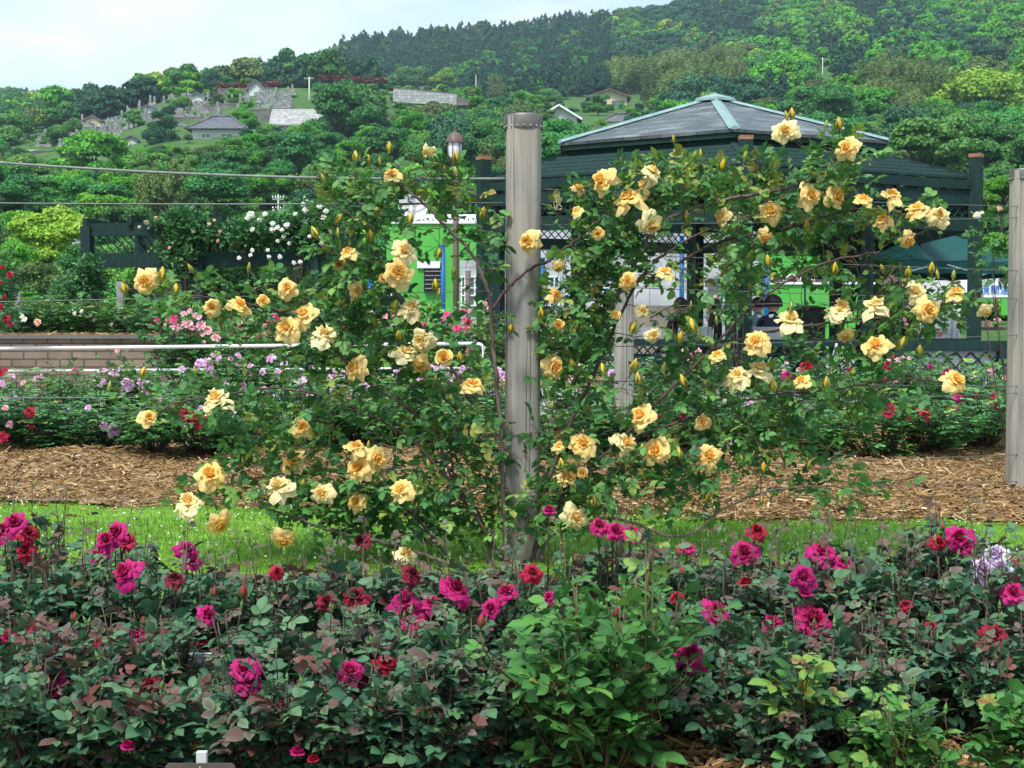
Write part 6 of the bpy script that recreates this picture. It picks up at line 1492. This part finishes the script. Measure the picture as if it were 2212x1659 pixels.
def scatter(name, label, cat, pts, scl, rot, idx, col):
    me = bpy.data.meshes.new(name); me.vertices.add(len(pts)); me.vertices.foreach_set('co', np.asarray(pts, np.float32).ravel())
    for nm, ty, dat, key in (('scl', 'FLOAT_VECTOR', scl, 'vector'), ('rot', 'FLOAT_VECTOR', rot, 'vector'), ('idx', 'INT', idx, 'value')):
        at = me.attributes.new(nm, ty, 'POINT'); at.data.foreach_set(key, np.asarray(dat, np.int32 if ty == 'INT' else np.float32).ravel())
    o = bpy.data.objects.new(name, me); C.objects.link(o); tag(o, label, cat, kind='stuff')
    ng = bpy.data.node_groups.new(name, 'GeometryNodeTree'); ng.interface.new_socket('Geometry', in_out='INPUT', socket_type='NodeSocketGeometry'); ng.interface.new_socket('Geometry', in_out='OUTPUT', socket_type='NodeSocketGeometry')
    N = ng.nodes; L = ng.links; gi = N.new('NodeGroupInput'); go = N.new('NodeGroupOutput'); ip = N.new('GeometryNodeInstanceOnPoints'); ci = N.new('GeometryNodeCollectionInfo')
    ci.inputs[0].default_value = col; ci.inputs['Separate Children'].default_value = True; ci.inputs['Reset Children'].default_value = True; ip.inputs['Pick Instance'].default_value = True
    def na(nm, ty): a = N.new('GeometryNodeInputNamedAttribute'); a.data_type = ty; a.inputs[0].default_value = nm; return a.outputs['Attribute']
    L.new(gi.outputs[0], ip.inputs['Points']); L.new(ci.outputs[0], ip.inputs['Instance']); L.new(na('idx', 'INT'), ip.inputs['Instance Index']); L.new(na('scl', 'FLOAT_VECTOR'), ip.inputs['Scale'])
    L.new(na('rot', 'FLOAT_VECTOR'), ip.inputs['Rotation']); L.new(ip.outputs[0], go.inputs[0]); md = o.modifiers.new('scatter', 'NODES'); md.node_group = ng
    return o
# regions that must stay visible: px box and the distance of what stands there
KEEP = [(46, 240, 275, 334, 330), (240, 222, 420, 306, 330), (385, 178, 655, 262, 335), (395, 250, 560, 306, 260), (572, 235, 668, 274, 260), (845, 186, 1014, 226, 300), (1150, 226, 1262, 262, 300),
        (1262, 190, 1370, 228, 400), (1284, 232, 1400, 272, 300), (660, 150, 680, 225, 300), (845, 190, 856, 232, 300), (1022, 160, 1034, 240, 300), (1288, 158, 1302, 196, 420), (1774, 124, 1780, 160, 420), (270, 205, 284, 250, 320),
        (455, 176, 600, 194, 335), (690, 158, 835, 186, 335), (592, 415, 610, 462, 130), (130, 468, 170, 542, 90)]
NAMED = [ # px, crown centre y, width, height, kind, shape, label, distance or None
 (212,338,185,125,'bright','layer','broad spring-green tree below the cemetery, upper left',None),
 (352,292,80,60,'dark','shrub','dark evergreen bush left of the grey tiled house',None),
 (376,328,58,50,'bright','shrub','small round light green bush under the dark evergreen bush',None),
 (528,262,72,55,'bright','layer','light green small tree at the right end of the grey tiled roof',None),
 (462,172,48,50,'dark','round','dark round tree on the skyline left of the hilltop graves',None),
 (735,255,150,150,'green','layer','large dark green tree right of the pale sloping roof',None),
 (112,512,195,135,'yellow','layer','yellow-green camphor tree left of the pergola',62),
 (2098,200,215,120,'yellow','round','big yellow-green tree on the hillside at the upper right',None),
 (882,168,95,60,'green','round','round green tree behind the white retaining wall',None),
 (960,178,56,58,'yellow','layer','yellow-green small tree above the right end of the white wall',None),
 (1072,190,46,80,'olive','round','narrow yellowish tree right of the bare pole',None),
 (1132,240,84,66,'olive','shrub','dark brownish bush left of the green-roofed gable',None),
 (1185,208,60,44,'green','round','rounded green tree above the green-roofed gable',None),
 (985,315,120,110,'dark','shrub','dark ivy-covered mound behind the street lamp',110),
 (60,430,180,120,'green','layer','mid green tree at the left edge under the thick cable',None),
 (40,285,120,90,'green','layer','green tree at the left edge beside the cemetery railing',None),
 (470,400,150,90,'green','round','green tree crossed by the thin wire, left of centre',110),
 (640,345,150,120,'green','layer','dense green trees below the pale roof, left of centre',None),
 (820,330,130,110,'green','layer','green tree left of the street lamp',None),
 (930,240,100,70,'olive','shrub','brownish green thicket under the white retaining wall',None),
 (1780,235,190,110,'green','layer','layered green tree behind the pavilion roof, right side',None),
 (1990,330,220,150,'green','layer','big layered green tree above the right end of the pavilion',130),
 (2150,330,170,140,'green','layer','deep green layered tree at the right edge above the grey post',130),
 (1655,225,70,40,'olive','round','rounded olive tree just right of the pavilion roof tip',None),
 (1750,190,70,50,'olive','round','brown-tinted tree left of the lone pole on the right hill',None),
 (1870,230,130,90,'bright','layer','bright green layered tree on the right hillside',None),
 (2130,115,80,60,'dark','round','dark green tree above the big yellow-green one',None),
 (1190,320,130,90,'green','round','dull green rounded thicket left of the pavilion roof',110),
 (90,600,130,90,'olive','round','olive green tree behind the shrubs at the far left',40),
 (180,560,110,80,'green','round','dark green round bush left of the pergola post',42),
 (30,560,110,110,'bright','round','fresh green bush at the left edge',44),
 (300,600,160,90,'bright','shrub','light green thicket seen under the left pergola',40),
 (2160,420,110,90,'bright','layer','fresh green tree between the pavilion corner post and the right grey post',70),
 (1990,545,120,70,'olive','round','olive tree rising behind the canopy tent',44),
 (2150,540,90,80,'bright','layer','light green tree behind the right end of the tent',40),
]
NP = {}
def named_tree(px, py, w, h, colr, shape, label, dd):
    D = dd or hit(px, py + h * .38); base = on_hill(px, D); mpp = D / F_PX; key = (shape, colr)
    H0 = {'round': 1.75, 'layer': 1.65, 'shrub': 1.05}[shape]
    if key not in NP:
        nq = {'round': (13000, .05), 'layer': (13000, .05), 'shrub': (11000, .052)}[shape]
        tg = G(); trunk_g(tg, shape, 5); NP[key] = (crown(shape, nq[0], len(NP) + 50, nq[1]).data('crown', [M[KM[colr]]]), tg.data('trunk', [M['bark']], smooth=True))
    top = P(px, py - h / 2, D)[2]; bot = P(px, py + h / 2, D)[2]
    sx = w * mpp / 2 * 1.14; szz = (top - bot) / (1.35 if shape != 'shrub' else 1.0); zb = min(top - H0 * szz, 1e9)
    o = thing('tree' if shape != 'shrub' else 'bush', label, 'tree' if shape != 'shrub' else 'bush', (base[0], D, zb)); rot = rng.uniform(0, 6.28)
    place(NP[key][0], 'crown', o, (base[0], D, zb), (sx, sx, szz), None, rot)
    t = place(NP[key][1], 'trunk', o, (base[0], D, zb), (sx, sx, szz), None, rot)
    gap = zb - base[2]
    if gap > .2:   # carry the trunk down to the slope
        g = G(); g.tube([(base[0], D, base[2] - .3), (base[0], D, zb)], [.07 * sx, .06 * sx], 7); g.build('trunk', M['bark'], o, smooth=True)
    TREES.append((base[0], D, sx))
TREES = []
for t in NAMED:
    named_tree(*t)
    if t[7] is None: KEEP.append((t[0] - t[2] * .36, t[1] - t[3] * .45, t[0] + t[2] * .36, t[1] + t[3] * .2, TREES[-1][1] - 6))

def forest():
    far_b = mk_proto([('round', 't_green', 2200, .115), ('layer', 't_green', 2200, .11), ('round', 't_dark', 2200, .115), ('layer', 't_bright', 2200, .11), ('round', 't_olive', 2000, .115), ('round', 't_yellow', 2200, .11), ('layer', 't_dark', 2200, .11)])
    ced = mk_proto([('cone', 't_cedar', 1700, .095), ('cone', 't_cedar', 1700, .10), ('cone', 't_dark', 1700, .10)])
    bam = mk_proto([('plume', 't_bamboo', 5000, .045), ('plume', 't_bamboo', 5000, .045), ('plume', 't_olive', 4500, .05)])
    near = mk_proto([('round', 't_green', 9000, .058), ('layer', 't_green', 9000, .056), ('round', 't_dark', 9000, .058), ('layer', 't_bright', 9000, .056), ('shrub', 't_green', 8000, .056), ('shrub', 't_bright', 8000, .054), ('shrub', 't_olive', 7500, .055), ('round', 't_olive', 8500, .056)])
    out = {'near': [], 'far': [], 'ced': [], 'bam': []}
    def rnd2(u, D): return .5 + .5 * math.sin(u * .013 + 1.3 * math.sin(D * .011 + u * .004)) * math.sin(D * .017 + u * .006)
    bands = [(40, 62, 2.6, 1.5), (62, 100, 3.2, 2.0), (100, 150, 4.0, 2.7), (150, 230, 5.0, 3.4), (230, 330, 5.6, 3.7), (330, 450, 6.4, 4.3), (450, 620, 6.3, 4.2), (620, 830, 6.6, 4.4)]
    for (d0, d1, sp, R0) in bands:
        n = int(.43 * 1.65 * (d1 ** 2 - d0 ** 2) * 2 / 2 / (sp * sp) * 1.25)
        u = rng.uniform(-650, 2920, n); D = np.sqrt(rng.uniform(d0 * d0, d1 * d1, n))
        Y = ypx(u, D); 
        for ui, Di, yi in zip(u, D, Y):
            x = (ui - CX) / F_PX * Di; m = Di / F_PX; r = R0 * rng.uniform(.65, 1.25)
            if Di < 62 and ui > 700 and Di < 46: continue
            if Di > 520 and yi < -260: continue
            zn = rnd2(ui, Di)
            cedar = (Di > 330 and 560 < ui < 1330 and (yi > ypx(ui, 750.) - 5)) or (Di > 380 and 1500 < ui < 1960 and zn > .35) or (Di > 560 and ui < 560 and zn > .62) or (Di > 300 and 1560 < ui < 1860 and zn > .6)
            bamb = (300 < Di < 470 and 1330 < ui < 1590) or (96 < Di < 120 and 210 < ui < 560 and zn > .78) or (230 < Di < 330 and 1880 < ui < 2080 and zn > .45) or (70 < Di < 90 and 420 < ui < 720 and zn > .8)
            kind = 'bam' if bamb else ('ced' if (cedar and rng.random() < (.93 if Di > 420 and ui < 1330 else .75)) else ('near' if Di < 230 else 'far'))
            Hh = {'bam': 1.9, 'ced': 2.1, 'near': 1.5, 'far': 1.6}[kind]
            if Di < 62: r *= .8
            if kind == 'ced': r *= .82
            top = yi - r * Hh / m; bad = False
            for (a, b, c, d, kd) in KEEP:
                if Di < kd + 5 and ui + r / m > a and ui - r / m < c and top < d and yi > b: 
                    bad = True; break
            if bad:
                if 100 < Di < 330 and rng.random() < .97:
                    r2 = r * rng.choice([.28, .4, .62]); top2 = yi - r2 * 1.2 / m
                    if rng.random() > .14 and any(Di < kd + 5 and ui + r2 / m > a and ui - r2 / m < c and top2 < d and yi > b for (a, b, c, d, kd) in KEEP): continue
                    r = r2; kind = 'near'
                else: continue
            if any((tx - x) ** 2 + (ty - Di) ** 2 < (tr * .55) ** 2 for tx, ty, tr in TREES): continue
            if any(ty - tr * 3.2 < Di < ty - tr * .3 and abs(CX + F_PX * tx / ty - ui) < tr / ty * F_PX * .75 for tx, ty, tr in TREES): r *= .45
            z = float(tz(x, Di)); s = r
            if kind == 'near':
                q = rng.random(); idx = 0 if zn < .3 else (2 if zn < .42 else 1)
                if q < .28: idx = 3
                elif q < .36: idx = 7
                if r < 1.6 or Di < 100: idx = [4, 5, 6, 4, 5][rng.integers(5)] if rng.random() < .75 else idx
            elif kind == 'far':
                q = rng.random(); idx = [0, 1][rng.integers(2)]
                if zn > .62: idx = 2 if q < .6 else 6
                elif q < .26: idx = 3
                elif q < .36: idx = 4
                elif q < .43: idx = 5
                if ui > 1650 and q > .62: idx = 3
            elif kind == 'ced': idx = rng.integers(3)
            else: idx = rng.integers(3)
            out[kind].append((x, Di, z - .1 * s, s * rng.uniform(.85, 1.15), s * rng.uniform(.85, 1.2), rng.uniform(0, 6.28), idx))
    info = {'near': ('hillside_thicket', 'mixed green thicket and trees covering the near slopes below the graves and houses', near), 'far': ('broadleaf_forest', 'mottled green broadleaf forest covering the mountainside', far_b),
            'ced': ('cedar_forest', 'dark blue-green cedar plantation along the mountain ridge', ced), 'bam': ('bamboo_groves', 'pale olive feathery bamboo groves in patches on the hill', bam)}
    for k, L_ in out.items():
        A = np.array(L_); nm, lb, col = info[k]
        scatter(nm, lb, 'forest', A[:, :3], A[:, [3, 3, 4]], np.stack([A[:, 5] * 0, A[:, 5] * 0, A[:, 5]], 1), A[:, 6].astype(int), col)
        print(nm, len(A))
forest()

# ------------------------------------------------------------------ hillside houses, graves, walls, poles
def hbox(o, nm, c, size, m, rz=0): g = G(); g.box(c, size, rz); return g.build(nm, M[m], o)
def house(px, pyb, w, wallh, roofh, label, wallm, roofm, kind='gable', ridge='depth', D=None, dpx=None, win=(), ov=.12, nm='house'):
    """w, wallh, roofh in px at the house's distance; pyb = px height of the wall base"""
    D = D or hit(px, pyb); m = D / F_PX; c = P(px, pyb, D); W, Hw, Hr = w * m, wallh * m, roofh * m; dp = (dpx or w * .9) * m; o = thing(nm, label, 'house', tuple(c)); x, y, z = c; z0 = z - 2.5
    wl = hbox(o, 'wall', (x, y + dp / 2, (z0 + z + Hw) / 2), (W, dp, z + Hw - z0), wallm); e = W * ov; zt = z + Hw; t = .22
    g = G()
    if kind == 'gable' and ridge == 'depth':
        g2 = G(); g2.prism([(x - W / 2, y + .01, zt), (x + W / 2, y + .01, zt), (x, y + .01, zt + Hr * (1 - .0))], (0, dp - .02, 0)); g2.build('gable', M[wallm], o)
        s = Hr / (W / 2)
        for sg in (-1, 1): g.prism([(x, y - e, zt + Hr + .02), (x + sg * (W / 2 + e), y - e, zt - s * e + .02), (x + sg * (W / 2 + e), y - e, zt - s * e + t), (x, y - e, zt + Hr + t * 1.2)], (0, dp + 2 * e, 0))
    elif kind == 'gable':
        g2 = G(); g2.prism([(x - W / 2 + .01, y, zt), (x - W / 2 + .01, y + dp, zt), (x - W / 2 + .01, y + dp / 2, zt + Hr)], (W - .02, 0, 0)); g2.build('gable', M[wallm], o)
        s = Hr / (dp / 2)
        for sg in (-1, 1): g.prism([(x - W / 2 - e, y + dp / 2, zt + Hr + .02), (x - W / 2 - e, y + dp / 2 + sg * (dp / 2 + e), zt - s * e + .02), (x - W / 2 - e, y + dp / 2 + sg * (dp / 2 + e), zt - s * e + t), (x - W / 2 - e, y + dp / 2, zt + Hr + t * 1.2)], (W + 2 * e, 0, 0))
    else:
        a = [(x - W / 2 - e, y - e, zt), (x + W / 2 + e, y - e, zt), (x + W / 2 + e, y + dp + e, zt), (x - W / 2 - e, y + dp + e, zt)]; rl = W * .18; r1, r2 = (x - rl, y + dp / 2, zt + Hr), (x + rl, y + dp / 2, zt + Hr)
        n = 8   # slightly concave hips
        def face(p, q, r, s_):
            X = np.zeros((n, 2)); Y = X.copy(); Z = X.copy()
            for i in range(n):
                f = i / (n - 1)
                for j, (lo, hi) in enumerate(((p, s_), (q, r))):
                    X[i, j] = lo[0] + (hi[0] - lo[0]) * f; Y[i, j] = lo[1] + (hi[1] - lo[1]) * f; Z[i, j] = lo[2] + (hi[2] - lo[2]) * (f * .8 + f * f * .2) + .05
            g.grid(X, Y, Z)
        face(a[0], a[1], r2, r1); face(a[1], a[2], r2, r2); face(a[2], a[3], r1, r2); face(a[3], a[0], r1, r1); g.poly([a[3], a[2], a[1], a[0]])
    rf = g.build('roof', M[roofm], o)
    if kind == 'hip':
        g = G()
        for p, q in ((a[0], r1), (a[1], r2), (a[2], r2), (a[3], r1)):
            pts = [np.array(p) + (np.array(q) - np.array(p)) * [f, f, f * .8 + f * f * .2] + [0, 0, .12] for f in np.linspace(0, 1, 7)]; g.tube(pts, .16, 6)
        g.tube([np.array(r1) + [0, 0, .12], np.array(r2) + [0, 0, .12]], .2, 6); g.build('ridge', M['greytile'], rf, smooth=True)
    elif ridge == 'depth':
        g = G(); s = Hr / (W / 2)
        for sg in (-1, 1): g.beam((x, y - e - .03, zt + Hr + t * .6), (x + sg * (W / 2 + e), y - e - .03, zt - s * e + t * .6), .08, t * 1.5, up=(0, 1, 0) if False else (0, 0, 1))
        g.build('bargeboard', M['brownpole'] if wallm == 'beige' else (M['whitemetal'] if nm == 'house' else M['greytile']), rf)
    for (wx, wy, ww, wh) in win:
        f = hbox(o, 'window', (x + wx * m, y - .03, z + wy * m), (ww * m, .08, wh * m), 'glass'); g = G()
        for q in (-.5, 0, .5): g.box((x + wx * m + q * ww * m, y - .08, z + wy * m), (.09, .06, wh * m + .09))
        for q in (-.5, .5): g.box((x + wx * m, y - .09, z + wy * m + q * wh * m), (ww * m, .05, .09))
        g.build('frame', M['brownpole'] if wallm == 'beige' else M['windowframe'], f)
    return D
house(470, 300, 110, 20, 34, 'grey tiled hip-roofed house with cream walls below the graves', 'plaster', 'greytile', 'hip', D=232, dpx=90, win=((20, 6, 24, 9), (-25, 6, 18, 9)), ov=.12)
house(655, 272, 125, 8, 30, 'house with a wide pale grey sheet roof half hidden by the large green tree', 'plaster', 'paleroof', 'gable', 'width', D=240, dpx=70, ov=.08)
house(1315, 226, 78, 17, 14, 'beige house with brown gable roof on the hill, left of the pavilion roof', 'beige', 'greytile', 'gable', 'depth', win=((-16, 4, 22, 8), (20, 4, 26, 8)), dpx=60, D=345)
house(1207, 266, 78, 12, 24, 'house with white gable and green-grey roof just above the tall post', 'plaster', 'greentile', 'gable', 'depth', dpx=80, D=262, ov=.14)
house(1345, 274, 78, 9, 22, 'dark grey tiled house partly hidden by the pavilion roof', 'plaster', 'greytile', 'hip', dpx=60, D=262, ov=.14)
for (px, pyb, w, wh, rh, lb, wm) in [(553, 212, 26, 18, 16, 'tallest small white grave shrine on the hilltop', 'plaster'), (492, 208, 30, 10, 8, 'low white grave shrine with grey roof left of the tallest one', 'plaster'), (426, 230, 24, 18, 7, 'white grave shrine with arched door on the slope', 'plaster'),
                              (321, 253, 34, 13, 9, 'cream gabled grave shrine in the middle of the cemetery', 'plaster'), (200, 278, 28, 15, 9, 'cream shrine with one dark round window at the left cemetery', 'beige'), (283, 318, 22, 12, 8, 'small white shrine right of the spring-green tree', 'plaster')]:
    D = hit(px, pyb); w, wh, rh = w * 1.25, wh * 1.15, rh * 1.0; house(px, pyb, w, wh, rh, lb, wm, 'greytile', 'gable', 'depth', D=D, dpx=w, ov=.14, nm='grave_shrine', win=((0, wh * .42, w * .26, wh * .5),))
def hwall(x0, x1, yb0, yb1, h0, h1, label, m, D=None, th=.5):
    D = D or hit((x0 + x1) / 2, (yb0 + yb1) / 2); a, b = P(x0, yb0, D), P(x1, yb1, D); a2, b2 = P(x0, yb0 - h0, D), P(x1, yb1 - h1, D); o = thing('retaining_wall', label, 'wall', tuple((a + b) / 2))
    g = G(); g.prism([a - [0, 0, .5], b - [0, 0, .5], b2, a2], (0, 2.0, 0)); g.build('wall', M[m], o); g = G(); g.beam(a2 + [0, .2, .02], b2 + [0, .2, .02], th, .16); g.build('coping', M['oldwall'], o)
hwall(850, 988, 216, 222, 26, 19, 'long white stone-faced retaining wall on the hillside left of the tall post', 'stonewall', D=292)
hwall(986, 1012, 222, 222, 14, 6, 'small grey wing wall at the right end of the white retaining wall', 'oldwall', D=291)
hwall(385, 470, 222, 214, 12, 14, 'grey stone terrace wall left of the hilltop graves', 'oldwall')
hwall(470, 600, 206, 204, 14, 14, 'grey terrace wall along the top of the cemetery under the red hedge', 'oldwall')
hwall(440, 600, 240, 236, 14, 14, 'dark grey terrace wall in the middle of the upper cemetery', 'oldwall')
hwall(540, 640, 262, 262, 24, 28, 'large dark retaining wall right of the light green small tree', 'oldwall')
hwall(330, 470, 268, 262, 12, 10, 'brown-grey terrace wall behind the tiled house', 'oldwall')
hwall(120, 270, 292, 284, 14, 12, 'grey terrace wall of the left cemetery', 'oldwall')
hwall(150, 250, 318, 308, 12, 12, 'lowest terrace wall above the white railing', 'oldwall')
hwall(48, 145, 338, 334, 10, 9, 'brown retaining wall under the white cemetery railing', 'oldwall')
def whiterail():
    D = hit(96, 328) - 1; o = thing('cemetery_railing', 'white concrete railing below the left cemetery', 'railing', tuple(P(100, 330, D)))
    g = G(); a, b = P(46, 326, D), P(144, 322, D); g.beam(a, b, .25, .28); g.beam(a + [0, 0, -.5], b + [0, 0, -.5], .18, .2); g.build('rail', M['concrete'], o)
    for k in range(6): q = a + (b - a) * k / 5; g = G(); g.box(q - [0, 0, .45], (.3, .3, 1.1)); g.build('rail_post', M['concrete'], o)
whiterail()
def graves():
    ms = []
    for k in range(4):
        g = G(); w = [.42, .55, .36, .62][k]; h = [.95, .7, 1.5, .5][k]
        g.box((0, 0, .15), (w * 2.4, w * 2.2, .5)); g.box((0, 0, .5), (w * 1.6, w * 1.5, .25)); g.box((0, 0, .6 + h / 2), (w, w, h)); g.box((0, 0, .62 + h), (w * .7, w * .7, .06)); ms.append(g.data('grave_stone', [M['stonegrey']]))
    zones = [(85, 150, 300, 322, 18), (150, 270, 280, 302, 28), (170, 290, 262, 280, 24), (270, 400, 244, 276, 44), (385, 480, 238, 264, 26), (395, 610, 212, 240, 56), (560, 645, 222, 244, 16), (600, 645, 203, 222, 8), (90, 260, 304, 326, 24), (330, 400, 222, 244, 14)]
    for (x0, x1, y0, y1, n) in zones:
        for k in range(int(n * 1.1)):
            px, py = rng.uniform(x0, x1), rng.uniform(y0, y1); D = hit(px, py, 180); b = on_hill(px, D); o = bpy.data.objects.new('grave_stone', ms[rng.integers(4)]); C.objects.link(o); o.location = tuple(b - [0, 0, .1]); o.rotation_euler = (0, 0, rng.normal(0, .25)); o.scale = (1.1, 1.1, rng.uniform(.7, 1.15))
            tag(o, 'grey granite gravestone standing in the terraced hillside cemetery', 'gravestone', 'gravestones of the hillside cemetery')
graves()
def hedge(x0, x1, y0, y1, h, label, D):
    a, b = P(x0, y0, D), P(x1, y1, D); L = np.linalg.norm(b - a); n = int(L * 60); t = rng.random(n); hh = h * D / F_PX
    Pn = a + (b - a) * t[:, None] + np.stack([rng.normal(0, .2, n), rng.uniform(-.8, .8, n), rng.uniform(0, hh, n)], 1); g = G(); D_ = rng.normal(0, 1, (n, 3)); inst(g, LV3, LF3, Pn, D_, rng.normal(0, 1, (n, 3)), rng.uniform(.25, .5, n), rng.random(n))
    o = g.build('red_hedge', M['redhedge']); tag(o, label, 'hedge')
hedge(468, 545, 190, 189, 8, 'dark red clipped hedge left of the tallest hilltop shrine', 329.)
hedge(566, 605, 187, 184, 9, 'dark red hedge between the tallest shrine and the hill trees', 329.)
hedge(690, 835, 172, 180, 10, 'long dark red hedge on the crest left of the white wall', 331.)
def pole(px, y0, y1, label, arms=2, D=None, r=.18, trans=False):
    D = D or hit(px, y1); b = P(px, y1, D); t = P(px, y0, D); o = thing('utility_pole', label, 'utility pole', tuple(b)); g = G(); g.tube([b - [0, 0, 2.5], t], [r, r * .7], 8); g.build('pole', M['concrete'], o, smooth=True)
    for k in range(arms):
        g = G(); z = t[2] - .4 - k * .9; g.beam((b[0] - 1.0 * (r / .18), D, z), (b[0] + 1.0 * (r / .18), D, z), .12, .12)
        for q in (-.9, -.4, .4, .9): g.lathe((b[0] + q * (r / .18), D, z + .06), [(.06, 0), (.08, .1), (.03, .22), (0, .24)], 6)
        g.build('cross_arm', M['steel'], o)
    if trans:
        g = G(); g.lathe((b[0] - .35, D - .2, t[2] - 1.5), [(0, 0), (.22, 0), (.24, .1), (.24, .5), (.2, .56), (0, .6)], 12); g.build('transformer', M['steel'], o, smooth=True)
        g = G(); g.beam((b[0], D, t[2] - 1.9), (b[0] - 1.0, D, t[2] - .5), .04, .04); g.build('brace', M['steel'], o)
pole(668, 166, 224, 'pale concrete utility pole at the crest left of the white wall', 1); pole(851, 196, 232, 'pole at the left end of the white retaining wall', 1); pole(1028, 162, 240, 'thin bare pole left of the tall grey post on the hillside', 0, r=.10)
pole(1296, 160, 196, 'utility pole behind the beige house', 2); pole(1777, 124, 170, 'lone utility pole on the right hillside', 1); pole(277, 208, 250, 'utility pole above the left cemetery', 2); pole(601, 420, 462, 'small utility pole with cross arms above the left pergola vines', 2, D=120., r=.09)
pole(158, 470, 542, 'utility pole with transformer before the yellow-green tree, far left', 2, D=74., r=.09, trans=True)

# ------------------------------------------------------------------ sky, haze, sun, camera
w = bpy.data.worlds.new('World'); sc.world = w; w.use_nodes = True; nt = w.node_tree; N, L = nt.nodes, nt.links; N.clear()
SUN_EL, SUN_AZ = math.radians(58), math.radians(205)
sky = N.new('ShaderNodeTexSky'); sky.sky_type = 'NISHITA'; sky.sun_disc = False; sky.sun_elevation = SUN_EL; sky.sun_rotation = SUN_AZ; sky.air_density = 1.0; sky.dust_density = 1.5
tc = N.new('ShaderNodeTexCoord'); mp = N.new('ShaderNodeMapping'); mp.inputs['Scale'].default_value = (2.2, 2.2, 6.0); mp.inputs['Location'].default_value = (.35, 0, .2); L.new(tc.outputs['Generated'], mp.inputs[0])
n1 = N.new('ShaderNodeTexNoise'); n1.inputs['Scale'].default_value = 1.7; n1.inputs['Detail'].default_value = 7; n1.inputs['Roughness'].default_value = .5; L.new(mp.outputs[0], n1.inputs['Vector'])
r1 = ramp(N, [(.30, (.70, .70, .70)), (.52, (.92, .92, .92)), (.68, (1, 1, 1))]); L.new(n1.outputs[0], r1.inputs[0])
n2 = N.new('ShaderNodeTexNoise'); n2.inputs['Scale'].default_value = 3.1; n2.inputs['Detail'].default_value = 5; L.new(mp.outputs[0], n2.inputs['Vector'])
r2 = ramp(N, [(.3, (6.6, 8.1, 9.3)), (.6, (8.6, 9.2, 9.7)), (.75, (9.3, 9.6, 9.9))])
r2.color_ramp.elements[0].color = (.50, .72, .93, 1); r2.color_ramp.elements[1].color = (.78, .89, .98, 1); r2.color_ramp.elements[2].color = (.93, .96, .99, 1)
L.new(n2.outputs[0], r2.inputs[0]); sc2 = N.new('ShaderNodeVectorMath'); sc2.operation = 'SCALE'; sc2.inputs['Scale'].default_value = 7.3; L.new(r2.outputs[0], sc2.inputs[0])
mx = N.new('ShaderNodeMix'); mx.data_type = 'RGBA'; L.new(r1.outputs[0], mx.inputs[0]); L.new(sky.outputs[0], mx.inputs[6]); L.new(sc2.outputs[0], mx.inputs[7])
bg = N.new('ShaderNodeBackground'); bg.inputs['Strength'].default_value = .10; L.new(mx.outputs[2], bg.inputs[0]); ow = N.new('ShaderNodeOutputWorld'); L.new(bg.outputs[0], ow.inputs[0])
sl = bpy.data.lights.new('sun', 'SUN'); sl.energy = 2.7; sl.angle = math.radians(12); sl.color = (1, .96, .90); so = bpy.data.objects.new('sun', sl); C.objects.link(so)
sd = Vector((math.sin(SUN_AZ) * math.cos(SUN_EL), math.cos(SUN_AZ) * math.cos(SUN_EL), math.sin(SUN_EL))); so.rotation_euler = sd.to_track_quat('Z', 'Y').to_euler()
HAZE = True
if HAZE:
    m, nt, N, L = newmat('air haze'); pv = N.new('ShaderNodeVolumePrincipled'); pv.inputs['Color'].default_value = (.62, .84, 1, 1); pv.inputs['Density'].default_value = .00020; pv.inputs['Anisotropy'].default_value = .0
    om = N.new('ShaderNodeOutputMaterial'); L.new(pv.outputs[0], om.inputs['Volume'])
    g = G(); g.box((0, 1100, 118), (4200, 2800, 242)); o = g.build('haze', m); tag(o, 'faint bluish haze in front of the mountain', 'haze', kind='stuff')
cam = bpy.data.cameras.new('camera'); cam.sensor_width = 36; cam.lens = 36 * F_PX / 2212; cam.clip_end = 6000; cam.clip_start = .05
co = bpy.data.objects.new('camera', cam); C.objects.link(co); co.location = (0, 0, EYE); co.rotation_euler = (math.radians(90) - PITCH, 0, 0); sc.camera = co
sc.view_settings.view_transform = 'Standard'; sc.view_settings.look = 'None'; sc.view_settings.exposure = .86; sc.view_settings.gamma = 1
sc.cycles.max_bounces = 6; sc.cycles.diffuse_bounces = 3; sc.cycles.glossy_bounces = 2; sc.cycles.transmission_bounces = 3; sc.cycles.transparent_max_bounces = 6; sc.cycles.volume_bounces = 0
